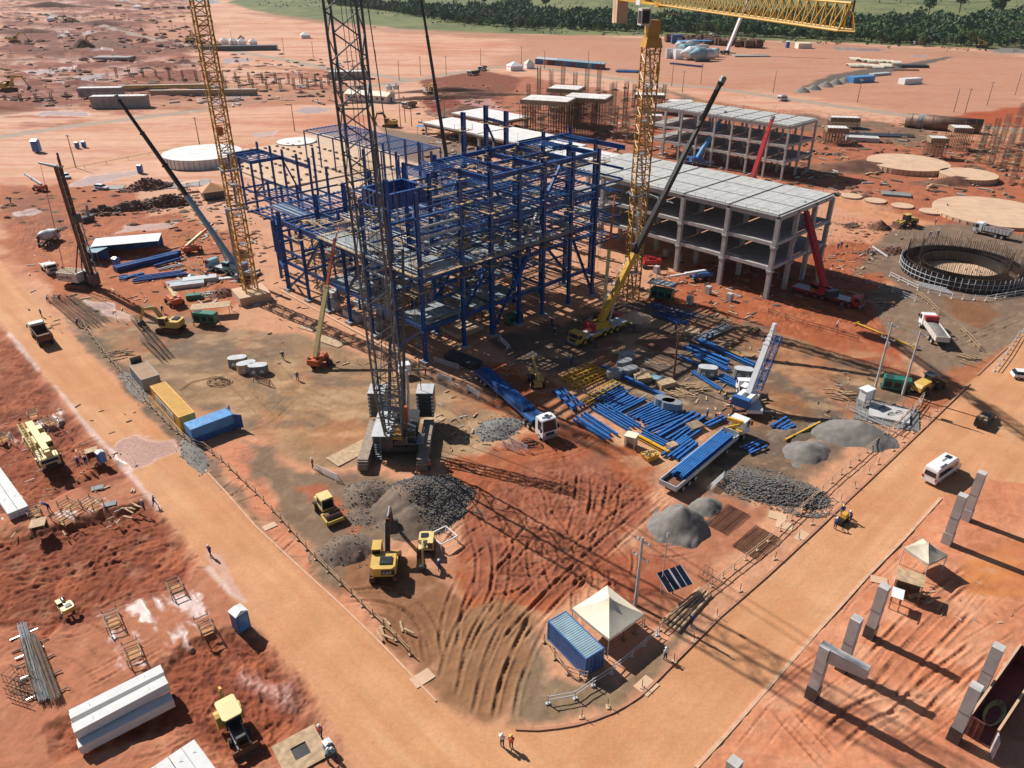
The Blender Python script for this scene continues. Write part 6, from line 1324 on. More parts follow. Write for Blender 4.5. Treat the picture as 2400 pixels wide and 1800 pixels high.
for p, q, n, gap, w, h, lab, kw in [
 ((1398, 944), (1462, 912), 7, .42, .26, .3, 'blue beam in the row right of the olive ladder frame', {}), ((1411, 962), (1476, 928), 3, .45, .3, .3, 'blue beam in the short bundle of three below the olive ladder row', {}),
 ((1435, 968), (1504, 934), 5, .45, .28, .32, 'blue beam in the bundle left of the grey weights on boards', {}), ((1474, 984), (1548, 948), 5, .4, .25, .28, 'blue beam in the bundle just below the grey weights', {}),
 ((1501, 995), (1580, 962), 7, .42, .25, .3, 'blue beam in the wide bundle in the centre of the laydown yard', {}), ((1512, 1013), (1618, 971), 4, .45, .28, .3, 'blue beam in the long bundle behind the loose brackets', {'spread': .03}),
 ((1547, 1030), (1642, 976), 4, .62, .34, .45, 'thick blue beam in the row beside the loaded dropside truck', {}), ((1577, 1045), (1634, 1004), 4, .5, .3, .35, 'blue beam between the wooden crate and the loaded truck', {}),
 ((1570, 1082), (1632, 1036), 6, .5, .32, .4, 'blue beam lying on the ground along the left side of the dropside truck', {}), ((1392, 952), (1488, 1008), 6, .45, .28, .32, 'long blue beam in the slanting bundle left of the laydown yard', {}),
 ((1354, 972), (1438, 1028), 4, .5, .3, .34, 'blue beam in the outer slanting row facing the red clay', {}), ((1346, 985), (1428, 1036), 2, .7, .26, .3, 'thin blue beam in the outermost slanting pair', {}),
 ((1492, 1016), (1566, 1052), 5, .42, .28, .3, 'blue beam next to the long yellow beam', {}), ((1296, 918), (1350, 966), 1, 1, .75, .5, 'wide pale blue girder lying on the red clay by the trailer', {}), ((1311, 914), (1368, 958), 3, .4, .24, .28, 'blue beam beside the wide pale girder', {}),
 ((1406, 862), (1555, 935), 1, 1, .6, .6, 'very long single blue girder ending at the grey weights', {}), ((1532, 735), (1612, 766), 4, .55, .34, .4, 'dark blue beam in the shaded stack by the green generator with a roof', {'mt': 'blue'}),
 ((1598, 812), (1719, 862), 3, .8, .6, .55, 'thick blue girder in the row of three behind the rounded weights', {}), ((1634, 800), (1780, 867), 2, .75, .45, .5, 'longest blue girder running behind the white mobile crane', {}),
 ((1627, 834), (1707, 872), 2, .6, .4, .4, 'blue beam in front of the three thick girders', {}), ((1591, 838), (1650, 864), 1, 1, .28, .3, 'thin single blue beam beside the rusty post', {}), ((1622, 874), (1690, 918), 2, .5, .26, .28, 'thin blue beam lying alone on the grey gravel', {}),
 ((1680, 882), (1742, 912), 5, .45, .3, .35, 'blue beam in the bundle touching the white mobile crane', {}), ((1811, 1008), (1848, 985), 3, .5, .35, .35, 'short blue beam near the single yellow beam on gravel', {}), ((1833, 1012), (1860, 1000), 2, .5, .35, .35, 'very short blue beam near the grey aggregate', {}),
 ((1655, 1002), (1699, 981), 2, .7, .3, .35, 'blue beam being handled by the workers behind the truck', {}), ((1742, 1062), (1790, 1040), 5, .4, .24, .25, 'short loose blue beam at the right of the loaded truck', {'spread': .15}),
 ((1634, 800), (1712, 766), 5, .42, .3, .3, 'silver blue beam in the shaded slanting bundle', {'mt': 'galv'}), ((1487, 1024), (1569, 1068), 1, 1, .55, .5, 'long yellow beam lying along the blue bundles', {'mt': 'yellow'}), ((1841, 1035), (1924, 993), 1, 1, .3, .3, 'thin yellow beam lying on the grey aggregate', {'mt': 'yellow'}),
 ((263, 640), (426, 600), 2, 1.2, .9, 1.1, 'huge blue box girder lying below the open shed', {'mt': 'blue'}), ((306, 660), (445, 641), 5, .55, .35, .4, 'blue beam in the low bundle left of the silver tanks', {'mt': 'blue'}), ((290, 655), (338, 643), 2, .6, .3, .3, 'thin blue beam at the foot of the box girder', {}),
 ((278, 655), (302, 652), 5, .5, .25, .3, 'short pale blue beam in a small bundle left of the low bundle', {}), ((362, 628), (425, 610), 1, 1, .5, .5, 'dark blue tapered beam right of the box girder', {'mt': 'blue'}), ((368, 636), (434, 622), 2, .8, .25, .25, 'white bar on the red soil right of the box girder', {'mt': 'galv'}),
 ((1444, 168), (1500, 170), 8, 1.0, .7, .8, 'blue girder on the far plain behind the jib crane mast', {}), ((1569, 150), (1645, 158), 3, 1.2, .8, .8, 'dark blue girder in the long far line before the silver silos', {'mt': 'blue'})]:
 beam_row(p, q, n, gap, w, h, lab, **kw)
def load_beams(owner, x0, x1, n, W, label, z0, w=.3, h=.38, layers=1):
 for k in range(layers):
  for i in range(n - k):
   mb = MB(); l = x1 - x0 - rng.random() * 1.6; mb.ibeam((-l / 2, 0, 0), (l / 2, 0, 0), w, h, .05); o = mb.build('steel_girder', 'blue2' if owner is FT else 'blue')
   y = -W + 2 * W * (i + .5 * k) / (n - 1); m_ = Matrix.Rotation(owner.rotation_euler.z, 4, 'Z'); o.location = owner.location + m_ @ Vector(((x0 + x1) / 2 + rng.uniform(-.3, .3), y, z0 + k * h)); o.rotation_euler = (0, 0, owner.rotation_euler.z); tag(o, label, 'steel beam', label)
load_beams(FT, -Lk / 2 + 2.2, Lk / 2 - 4.6, 7, 1.0, 'blue beam loaded on the grey dropside truck', 1.62, .27, .45, 2)
load_beams(TR, -8.5, 7.0, 7, 1.0, 'blue beam loaded on the long blue trailer', 1.45, .27, .4, 2)
def ladder_stack(p, q, n, mt, label, w=1.0, gap=1.15):
 P = at(*p); Q = at(*q); d = Q - P; L = d.length; s = Vector((-d.y, d.x, 0)).normalized(); hd = math.atan2(d.y, d.x)
 for i in range(n):
  mb = MB()
  for y in (-w / 2, w / 2):
   for z in (.1, .8): mb.beam((-L / 2, y, z), (L / 2, y, z), .12, .12)
  m_ = int(L / 1.1)
  for k in range(m_ + 1):
   x = -L / 2 + L * k / m_; mb.beam((x, -w / 2, .8), (x, w / 2, .8), .1, .1)
   for y in (-w / 2, w / 2): mb.beam((x, y, .1), (x, y, .8), .09)
  o = mb.build('ladder_frame', mt); o.location = (P + Q) / 2 + s * (i - (n - 1) / 2) * gap + Vector((0, 0, .12)); o.rotation_euler = (0, 0, hd + rng.uniform(-.05, .05)); tag(o, label, 'steel frame', label)
ladder_stack((1322, 898), (1392, 868), 3, 'yellow', 'bright yellow ladder frame stacked in front of the telehandler', .9, 1.0)
ladder_stack((1340, 912), (1418, 878), 2, 'yellow', 'yellow ladder frame nearest the blue bundles', .9, 1.0)
ladder_stack((1372, 948), (1444, 905), 2, 'machy', 'olive ladder frame lying beside the blue row', .7, .9)
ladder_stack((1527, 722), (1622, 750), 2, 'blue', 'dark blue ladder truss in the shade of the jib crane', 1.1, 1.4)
ladder_stack((1703, 827), (1742, 844), 1, 'yellow', 'yellow grating panel beside the longest girder', 1.1)
# ================= boxes, containers, huts =================
def container(label, r, f, top=2.6, col='cblue', roof=None, L=6.06, W=2.44, name='shipping_container', group=None, door=True):
 P = at(r[0], r[1], top); Q = at(f[0], f[1], top); loc = (P + Q) / 2; loc.z = 0; L = L or (P - Q).length
 t = thing(name, label, 'container', loc, head(P, Q), group); h = L / 2
 mb = MB(); mb.box(-h + .08, h - .08, -W / 2 + .05, W / 2 - .05, .12, top - .1)
 n = int(L / .28)
 for i in range(n):
  x = -h + .15 + (L - .3) * i / n
  for s in (-1, 1): y = s * (W / 2 - .03); mb.box(x, x + .14, min(y, y - s * .05), max(y, y - s * .05) + .0, .2, top - .16)
 for i in range(8): y = -W / 2 + .15 + (W - .3) * i / 8; mb.box(-h + .02, -h + .1, y, y + .14, .2, top - .16)
 mb.build('walls', col, t)
 mb = MB()
 for x in (-h, h - .14):
  for y in (-W / 2, W / 2 - .14): mb.box(x, x + .14, y, y + .14, .0, top)
 for y in (-W / 2, W / 2 - .12):
  for z in (0.02, top - .13): mb.box(-h + .14, h - .14, y, y + .12, z, z + .12)
 for x in (-h, h - .12):
  for z in (0.02, top - .13): mb.box(x, x + .12, -W / 2 + .14, W / 2 - .14, z, z + .12)
 mb.build('frame', col, t)
 mb = MB(); mb.box(-h + .12, h - .12, -W / 2 + .12, W / 2 - .12, top - .12, top - .05)
 for i in range(n): x = -h + .2 + (L - .4) * i / n; mb.box(x, x + .13, -W / 2 + .14, W / 2 - .14, top - .05, top - .015)
 mb.build('roof', roof or col, t)
 if door:
  for s in (-1, 1):
   mb = MB(); y0, y1 = sorted((s * .03, s * (W / 2 - .16))); mb.box(h - .1, h - .03, y0, y1, .15, top - .15); d = mb.build('door', col, t)
   mb = MB(); 
   for y in (s * .35, s * .8): mb.tube((h + .01, y, .2), (h + .01, y, top - .2), .025, 5)
   mb.build('lock_bars', 'galv', d)
 return t
ct = container('bright yellow container beside the left fence with a grey side panel', (369, 899), (437, 972), 2.7, 'cyel', L=None)
mb = MB(); mb.box(-4.2, 3.8, -1.27, -1.235, .9, 2.1); mb.build('side_panel', 'lgrey', ct)
lettering('side_lettering', 'EX GY', .8, 'dgrey', ct, (-1.6, -1.3, 1.2), (math.pi / 2, 0, 0))
tc = container('container wrapped in blue tarpaulin with its end doors open', (439, 1000), (540, 963), 2.5, 'cblue', 'tarp', L=None, door=False)
mb = MB(); a = (at(439, 1000, 2.5) - at(540, 963, 2.5)).length / 2; mb.box(-a - .06, a - .3, -1.3, 1.3, 1.0, 2.56, .03, .03); mb.build('tarpaulin', 'tarp', tc)
for s in (-1, 1): mb = MB(); mb.beam((a, s * 1.2, 1.3), (a + .7, s * 2.1, 1.3), .06, 2.3); mb.build('door', 'cblue', tc)
container('faded blue container with a rusty striped roof beside the cream tent', (1303, 1441), (1398, 1534), 2.6, 'cblue', 'croof')
gh = container('grey blue hut with a sandy flat roof at the head of the yellow container', (323, 851), (352, 884), 2.3, 'grey', 'slab', L=None, W=2.9, name='site_hut', door=False)
mb = MB(); mb.beam((-4.1, -.9, 1.9), (-4.1, .9, 1.9), .08, 2.6); mb.build('leaning_panel', 'dgrey', gh)
# open-top maroon container in the right corner
P = at(2274, 1674, 2.6); Q = at(2394, 1505, 2.6); R2 = at(2342, 1713, 2.6); hd = head(P, Q); W = (P - R2).length; L = 12.2
t = thing('open_container', 'long maroon open topped container with coiled green hose inside, lower right corner', 'container', (P + R2) / 2 + (Q - P).normalized() * L / 2 - Vector((0, 0, 2.6)), hd)
mb = MB(); mb.box(-L / 2, L / 2, -W / 2, W / 2, .1, .25)
for s in (-1, 1):
 y = s * (W / 2 - .06); mb.box(-L / 2, L / 2, y - .05, y + .05, .25, 2.6)
 for i in range(40): x = -L / 2 + .1 + i * .3; mb.box(x, x + .15, y - .1, y + .1, .3, 2.45)
mb.box(L / 2 - .1, L / 2, -W / 2 + .12, W / 2 - .12, .25, 2.6); mb.build('walls', 'maroon', t)
mb = MB()
for s in (-1, 1): mb.box(-L / 2, L / 2, s * (W / 2 - .06) - .1, s * (W / 2 - .06) + .1, 2.6, 2.7)
mb.build('top_rail', 'slab', t)
mb = MB(); mb.box(-L / 2 - .05, -L / 2 + .05, -.1, W / 2 - .1, .25, 2.5); [mb.tube((-L / 2 - .08, y, .3), (-L / 2 - .08, y, 2.45), .03, 5) for y in (.3, .8)]; mb.build('door', 'maroon', t)
mb = MB(); mb.beam((-L / 2, -W / 2, 1.3), (-L / 2 - 1.0, -W / 2 - .5, 1.3), .08, 2.3); mb.build('open_door', 'lgrey', t)
dm('hose', 'green_hose', (.30, .42, .20), .6, 0, .1, 2)
mb = MB()
for k in range(5):
 pts = [(-2.4 + math.cos(a_ * .5) * (1.5 + .1 * k) + rng.uniform(-.08, .08), math.sin(a_ * .5) * (.55 + .05 * k), .45 + .08 * k) for a_ in range(14)]; mb.path(pts, .05, 4)
mb.build('hose_coil', 'hose', t)
# tents
def tent(label, eL, eF, eR, ze, za, mt, legs=True, name='canopy_tent', group=None, valance=.35):
 A = at(*eL, ze); B = at(*eF, ze); Cc = at(*eR, ze); ctr = (A + Cc) / 2; sx = (B - A).length / 2; sy = (Cc - B).length / 2; hd = head(A, B); base = Vector((ctr.x, ctr.y, 0))
 t = thing(name, label, 'tent', base, hd, group); mb = MB(); n = 8; top = Vector((0, 0, za)); vs = [top]; cs_ = [(-sx, -sy), (sx, -sy), (sx, sy), (-sx, sy)]
 for i in range(4):
  a_, b_ = Vector(cs_[i]), Vector(cs_[(i + 1) % 4]); row = []
  rings = []
  for r_ in range(1, n + 1):
   f_ = r_ / n; ring = [(a_ * f_).lerp(b_ * f_, k / n) for k in range(n + 1)]; zz = za + (ze - za) * (f_ ** .72)
   rings.append([(p.x, p.y, zz + (-.10 * math.sin(math.pi * k / n) * f_)) for k, p in enumerate(ring)])
  base_i = len(vs)
  for rg in rings: vs += rg
  w_ = n + 1; fs = [(0, base_i + k, base_i + k + 1) for k in range(n)]
  for r_ in range(n - 1):
   for k in range(n): fs.append((base_i + r_ * w_ + k, base_i + (r_ + 1) * w_ + k, base_i + (r_ + 1) * w_ + k + 1, base_i + r_ * w_ + k + 1))
  lo = len(vs); vs += [(p[0], p[1], p[2] - valance) for p in rings[-1]]
  for k in range(n): fs.append((base_i + (n - 1) * w_ + k, lo + k, lo + k + 1, base_i + (n - 1) * w_ + k + 1))
  mb.f += [tuple(f) for f in fs]; mb.m += [0] * len(fs)
 mb.v = [tuple(v) for v in vs]; mb.build('canopy', mt, t)
 if legs:
  for x, y in cs_: m_ = MB(); m_.tube((x * .98, y * .98, 0), (x * .98, y * .98, ze), .05, 6); m_.build('leg', 'lgrey', t)
  m_ = MB()
  for i in range(4): m_.tube((*[c * .98 for c in cs_[i]], ze - .1), (*[c * .98 for c in cs_[(i + 1) % 4]], ze - .1), .04, 5)
  m_.build('top_frame', 'lgrey', t)
 return t
tent('large cream canopy tent beside the blue striped container', (1343, 1427), (1430, 1499), (1508, 1437), 2.9, 4.9, 'tent')
tent('small tan canopy tent on the sandy ground at the right', (2121, 1283), (2179, 1323), (2220, 1299), 2.6, 3.9, 'tentt')
for i, (u, v, s, m_, z) in enumerate(((527, 103, 7, 'tentw', 3), (548, 104, 7, 'tentw', 3), (568, 105, 7, 'tentw', 3), (594, 106, 7, 'tentw', 3), (566, 98, 6, 'tile', 3), (716, 90, 9, 'tentw', 3), (1206, 165, 9, 'tentw', 3), (1240, 160, 6, 'tent', 3), (323, 20, 11, 'tentw', 3), (345, 23, 11, 'tile', 3), (368, 22, 11, 'tile', 3), (388, 20, 11, 'tile', 3), (425, 20, 11, 'tile', 3), (447, 19, 11, 'tile', 3), (485, 16, 11, 'tile', 3), (120, 49, 8, 'tentw', 3), (278, 15, 11, 'tile', 3), (510, 112, 8, 'tile', 3))):
 p = at(u, v); s2 = s / 2
 t = thing('canopy_tent', ['white tent first in the far row beside the yellow crane', 'white tent second in the far row', 'white tent third in the far row', 'white tent last in the far row', 'orange tent behind the far white row', 'white tent alone on the far plain behind the lattice boom', 'big white tent left of the far container row', 'cream shed roof beside the big white far tent', 'white tent below the far pond', 'orange roof right of the white tent below the pond', 'orange roof second below the pond', 'orange roof third below the pond', 'orange roof behind the top of the yellow mast', 'orange roof right of the yellow mast top', 'last orange roof below the pond', 'small white tent on the far churned soil', 'orange roof at the left end of the pond', 'orange tent roof beside the grey far shed'][i], 'tent', p, R_(20), 'tents and canopies far behind')
 mb = MB(); mb.add([(-s2, -s2, z), (s2, -s2, z), (s2, s2, z), (-s2, s2, z), (0, 0, z + 2.6)], [(0, 1, 4), (1, 2, 4), (2, 3, 4), (3, 0, 4), (3, 2, 1, 0)]); mb.build('canopy', m_, t)
 mb = MB(); mb.box(-s2 * .92, s2 * .92, -s2 * .92, s2 * .92, 0, z - .05); mb.build('walls', 'tentw' if m_ != 'tile' else 'dgrey', t)
# far row of containers
for i in range(17):
 f_ = i / 16; u = 1262 + (1412 - 1262) * f_; v = 148 + (161 - 148) * f_
 col = ['cblue', 'cblue', 'slab', 'maroon', 'rust', 'cblue', 'maroon', 'cblue', 'cblue', 'maroon', 'cblue', 'green', 'cblue', 'teal', 'cblue', 'maroon', 'maroon'][i]
 loc = at(u, v); d_ = R_(44 + 46); t = thing('shipping_container', 'container in the far row, %s' % {'cblue': 'one of the blue ones', 'slab': 'the only sand coloured one', 'maroon': 'one of the dark red ones', 'rust': 'the only brown one', 'green': 'the only green one', 'teal': 'the only pale teal one'}[col], 'container', loc, R_(80), 'containers standing in a long far row')
 if col in ('cblue', 'maroon'): t['group'] = 'far containers ' + ('blue' if col == 'cblue' else 'dark red')
 mb = MB(); mb.box(-6, 6, -1.55, 1.55, 0, 3.4)
 for k in range(6): y = -1.4 + k * .48; mb.box(-6.05, -6, y, y + .24, .2, 3.2)
 mb.build('walls', col, t); mb = MB(); mb.box(-6, 6, -1.55, 1.55, 3.42, 3.5); mb.build('roof', 'croof' if i > 4 else 'lgrey', t)
# generators
def genset(label, px, hd, L=4.6, W=1.7, z=.9, roof=None):
 t = thing('generator', label, 'generator', at(*px), hd); mb = MB(); mb.box(-L / 2, L / 2, -W / 2, W / 2, z, z + 1.9); b = mb.build('housing', 'green', t); bv = b.modifiers.new('b', 'BEVEL'); bv.width = .06
 mb = MB()
 for s in (-1, 1):
  for i in range(3): x = -L / 2 + .3 + i * L / 3; y = s * (W / 2 + .015); mb.box(x, x + L / 4, min(y, y - .02 * s), max(y, y - .02 * s), z + .3, z + 1.3)
 mb.build('door', 'black', b); mb = MB(); mb.box(-L / 2 + .3, -L / 2 + 1.4, -.5, .5, z + 1.91, z + 1.98); mb.build('exhaust_grille', 'dgrey', b)
 mb = MB(); mb.box(-L / 2 - .2, L / 2 + .2, -W / 2 - .15, W / 2 + .15, z - .15, z - .01)
 for x in (-L / 2, L / 2):
  for y in (-W / 2, W / 2): mb.beam((x, y, 0), (x, y, z), .12)
 mb.build('stand', 'dgrey', t)
 if roof:
  for x in (-L / 2, L / 2):
   for y in (-W / 2 - .3, W / 2 + .3): mb = MB(); mb.beam((x, y, 0), (x, y, z + 2.9), .1); mb.build('post', 'woodd', t)
  mb = MB(); mb.beam((-L / 2 - .7, 0, z + 3.0), (L / 2 + .7, 0, z + 3.1), W + 1.4, .06); mb.build('roof', roof, t)
genset('green generator on a stand in front of the slanted plywood roof', (486, 762), R_(-12))
genset('green generator under a grey sheet roof beside the jib crane mast', (1550, 705), R_(-28), roof='grey')
genset('green generator beside the concrete transformer pad at the right', (2098, 912), R_(-22), 4.2, 1.6, .3)
genset('small green generator in the shade under the blue frame', (1205, 757), R_(35), 3.4, 1.3, .3)
# ---- simple assorted things: one list, boxes with details
def crate_pile(label, px, n, L=2.4, mt='wood', hd0=0.5, spread=.5, name='timber', h=.15, w=.2, area=1.6, group=None):
 for i in range(n):
  mb = MB(); l = L * rng.uniform(.7, 1.1); mb.box(-l / 2, l / 2, -w / 2, w / 2, 0, h); o = mb.build(name, mt); p = at(*px) + Vector((rng.uniform(-area, area), rng.uniform(-area, area), .02 + (i % 4) * h * 1.02)); o.location = p; o.rotation_euler = (0, 0, hd0 + rng.uniform(-spread, spread)); tag(o, label, 'timber', group or label)
for lab, px, n, L, mt, hd in [('loose plank in the heap below the two grey weights', (1590, 920), 9, 2.8, 'wood', -.6), ('short timber stacked left of the white mobile crane', (1640, 915), 7, 2.2, 'wood', .4), ('timber in the heap left of the transformer pad', (1968, 928), 10, 2.4, 'wood', -.4), ('log in the heap behind the thick girders', (1700, 803), 8, 2.4, 'wood', 0),
                               ('dark timber on the gravel near the jib shadow', (1760, 776), 6, 2.0, 'woodd', .6), ('timber in the heap by the rusty pit', (2075, 708), 6, 2.2, 'wood', -.2), ('timber scattered beside the near left fence end', (925, 1480), 7, 1.6, 'wood', -.8), ('scrap timber near the tiny survey stand', (297, 1205), 6, 1.6, 'wood', -.3),
                               ('timber by the stepped bench under the nearest tree of rods', (2175, 1412), 8, 1.6, 'wood', .5), ('dark board in the heap behind the concrete frame', (1990, 530), 14, 5, 'woodd', .1), ('plank near the yellow pipe at the right gravel', (2270, 845), 7, 3.0, 'wood', -.4), ('timber beside the silver tanks', (500, 690), 6, 3.5, 'lgrey', .3),
                               ('board in the pile beside the left fence', (275, 835), 9, 2.4, 'woodd', .5), ('timber in the pile left of the rounded weights', (1760, 935), 5, 2.2, 'wood', .2)]:
 crate_pile(lab, px, n, L, mt, hd)
def slab_thing(label, px, L, W, H, hd, mt, name='plywood_sheet', cat='board', z=.03, group=None, tilt=0):
 mb = MB(); mb.box(-L / 2, L / 2, -W / 2, W / 2, 0, H); o = mb.build(name, mt); o.location = at(*px) + Vector((0, 0, z)); o.rotation_euler = (tilt, 0, hd); return tag(o, label, cat, group)
for lab, px, L, W, hd, mt in [('large plywood sheet on the ground right of the raised boom lift', (777, 800), 6, 2.6, R_(-33), 'wood'), ('long plywood sheet under the cream lift boom', (730, 772), 6, 1.6, R_(-33), 'wood'), ('steel plate left of the crawler crane track', (825, 1060), 7, 3.0, R_(48), 'wood'), ('steel plate right of the crawler crane counterweight', (1012, 985), 3.6, 2.6, R_(50), 'wood'),
                              ('pale board beside the kerb under the tent', (1515, 1608), 2.0, 1.7, R_(44), 'slab'), ('pale square board beside the two rusty mesh mats', (1822, 1210), 2.2, 1.6, R_(-25), 'slab'), ('second pale board touching the right fence', (1838, 1232), 2.0, 1.5, R_(-25), 'slab'), ('pale board by the road corner of the near fence', (990, 1590), 2.2, 1.4, R_(40), 'slab'),
                              ('board on the ground in front of the yellow mobile crane', (1447, 826), 2.6, 1.4, R_(-20), 'wood'), ('board by the kerb opposite the minibus', (1880, 1258), 2.2, 1.3, R_(44), 'slab'), ('board on the sandy verge below the tan tent', (2060, 1360), 1.8, 1.2, R_(-20), 'slab'), ('second board on the sandy verge near the tan tent', (2120, 1365), 2.2, 1.2, R_(-20), 'slab'), ('board beside the left fence foot', (632, 1234), 1.6, 1.0, R_(40), 'slab')]:
 slab_thing(lab, px, L, W, .05, hd, mt)
for lab, px, L, W in (('rusty mesh mat with four laths near the grey heap', (1704, 1218), 5.5, 3.0), ('larger rusty mesh mat against the right fence', (1772, 1272), 5.5, 3.2)):
 mb = MB()
 for i in range(24): x = -L / 2 + L * i / 23; mb.beam((x, -W / 2, .1), (x, W / 2, .1), .05, .05)
 for i in range(14): y = -W / 2 + W * i / 13; mb.beam((-L / 2, y, .14), (L / 2, y, .14), .05, .05)
 for i in range(4): mb.beam((-L / 2, -W / 2 + W * i / 3, .3), (L / 2, -W / 2 + W * i / 3, .3), .04, .04)
 o = mb.build('rebar_mesh', 'rust'); o.location = at(*px); o.rotation_euler = (0, 0, R_(44)); tag(o, lab, 'rebar mesh')
def drum_stack(label, px, hd, k=1.0, marks=True, col='bag'):
 t = thing('counterweight', label, 'counterweight', at(*px), hd, 'rounded crane counterweights'); n = 7; poly = []
 for s in (1, -1):
  for i in range(n): a_ = -math.pi / 2 + math.pi * i / (n - 1) + (0 if s > 0 else math.pi); poly.append((s * .75 * k + math.cos(a_) * .95 * k, math.sin(a_) * .95 * k))
 for j in range(3): mb = MB(); mb.prism([(x * (1 - .01 * j), y * (1 - .01 * j)) for x, y in poly], .05 + j * .55 * k, .05 + (j + 1) * .55 * k - .03); mb.build('weight_block', col, t)
 mb = MB(); mb.prism([(x * .97, y * .97) for x, y in poly], 1.66 * k, 1.70 * k); mb.build('top_plate', 'lgrey' if marks else 'grey', t)
 if marks:
  mb = MB()
  for x in (-.7, .7): mb.beam((x * k - .25, -.97 * k, .5), (x * k, -.97 * k, 1.1), .03, .25); mb.beam((x * k + .25, -.97 * k, .5), (x * k, -.97 * k, 1.1), .03, .25)
  mb.build('warning_marks', 'white', t)
for i, (u, v, a_) in enumerate(((559, 857, 15), (580, 870, 30), (607, 875, 10), (1657, 880, -10), (1741, 884, -15), (1556, 955, -30), (1573, 962, -20), (1462, 862, 30), (1440, 885, 20), (1475, 880, 30), (1468, 845, 20), (430, 985, 0))):
 drum_stack(['grey rounded weight at the left of the group of three', 'sandy rounded weight in the middle of the group of three', 'grey rounded weight at the right of the group of three', 'rounded weight left in the pair behind the blue beams', 'rounded weight right in the pair next to the white crane', 'grey weight at the end of the very long girder', 'second grey weight at the end of the very long girder', 'dark rounded block in the shaded group right', 'dark rounded block in the shaded group left', 'dark rounded block in the shaded group front', 'dark rounded block in the shaded group back', 'round pale block behind the yellow container'][i], (u, v), R_(a_), 1.0 if i < 7 else .9, i < 5, 'slab' if i == 1 else 'bag' if i < 5 or i == 11 else 'grey')
# small precast stubs by the concrete frame
for i, (u, v) in enumerate(((1538, 640), (1659, 688), (1709, 705), (1616, 712), (1560, 600), (1590, 612))):
 mb = MB(); mb.box(-.55, .55, -.55, .55, 0, 1.7); o = mb.build('concrete_stub', 'conc'); o.location = at(u, v); o.rotation_euler = (0, 0, AZ); tag(o, ['square concrete stub behind the blue frame corner', 'square concrete stub in front of the middle column', 'square concrete stub near the orange cone', 'square concrete stub in the crane shadow', 'low concrete block in the shade of the concrete frame', 'second low block in the shade of the concrete frame'][i], 'concrete block')
# precast pillars on the right
def pillar(label, top, h=7.1, w=.95, arm=None, skirt=True):
 P = at(top[0], top[1], h); t = thing('precast_pillar', label, 'pillar', Vector((P.x, P.y, 0)), AZ, 'white precast pillars on the sandy ground'); mb = MB(); mb.box(-w / 2, w / 2, -w / 2, w / 2, .3, h); mb.build('shaft', 'conc', t)
 if skirt: mb = MB(); mb.box(-w / 2 - .06, w / 2 + .06, -w / 2 - .06, w / 2 + .06, 0, 1.7); mb.build('base_wrap', 'dgrey' if skirt == 1 else 'conc', t)
 mb = MB(); mb.box(-w / 2 - .02, w / 2 + .02, -w / 2 - .02, w / 2 + .02, h * .55, h * .55 + .02); mb.tube((0, -w / 2 - .01, h * .6), (0, -w / 2 + .05, h * .6), .09, 8); mb.build('lifting_hole', 'black', t)
 if arm: mb = MB(); Q = at(arm[0], arm[1], h); d = t.matrix_basis.to_3x3().inverted() @ (Q - P); d = Vector((0, -1 if abs(d.y) > abs(d.x) and d.y < 0 else 0, 0)) if False else d.normalized(); mb.beam(d * (w / 2 + .02) + Vector((0, 0, h - .8)), d * 3.9 + Vector((0, 0, h - .7)), w * .8, 1.6, h2=1.1); mb.build('bracket_arm', 'conc', t)
pillar('precast pillar with a thick side arm at its top', (1937, 1513), arm=(2001, 1545)); pillar('precast pillar directly behind the pillar with the arm', (2009, 1449)); pillar('precast pillar in front of the plywood table', (2074, 1374)); pillar('precast pillar nearest the tan tent', (2258, 1160), 7.3, skirt=2)
pillar('precast pillar beside the minibus', (2303, 1107), 7.3, skirt=2); pillar('precast pillar behind the maroon container', (2342, 1515)); pillar('precast pillar at the door of the maroon container', (2289, 1608)); pillar('precast pillar whose top just shows at the bottom edge', (1723, 1784))
# white precast beams, lower left
def pbeam(label, p, q, z, w=1.15, h=1.0, trim=0, group=None):
 P = at(p[0], p[1], z + h); Q = at(q[0], q[1], z + h); d = Q - P; l = d.length; s_ = Vector((-d.y, d.x, 0)).normalized() * trim; P += s_; Q += s_; mb = MB(); mb.box(-l / 2, l / 2, -w / 2, w / 2, 0, h); mb.box(-l / 2 - .08, -l / 2, -w * .35, w * .35, .1, h * .8)
 for x in (-.3, .3): mb.tube((x * l, -.15, h), (x * l, .15, h + .12), .03, 5)
 o = mb.build('precast_girder', 'concw'); o.location = ((P + Q) / 2).xy.to_3d() + Vector((0, 0, z)); o.rotation_euler = (0, 0, math.atan2(d.y, d.x)); bv = o.modifiers.new('b', 'BEVEL'); bv.width = .04; tag(o, label, 'concrete beam', group)
pbeam('white precast beam on top of the near stack, rear one', (164, 1674), (380, 1566), 1.25); pbeam('white precast beam on top of the near stack, front one', (172, 1706), (390, 1592), 1.25); pbeam('white precast beam underneath at the front of the near stack', (182, 1742), (402, 1630), .15); pbeam('white precast beam underneath at the rear of the near stack', (170, 1700), (388, 1590), .15)
for i in range(4): pbeam(['first white beam of the fan at the bottom edge', 'second white beam of the fan at the bottom edge', 'third white beam of the fan at the bottom edge', 'last white beam of the fan at the bottom edge'][i], (440, 1742), (520, 1852), .6 - .25 * (i % 2), 1.15, 1.0, -1.2 * i)
for i in range(2): pbeam(['white beam at the left edge, outer one', 'white beam at the left edge, inner one'][i], (-60, 1070), (30, 1200), .2, 1.15, 1.0, 1.2 * i)
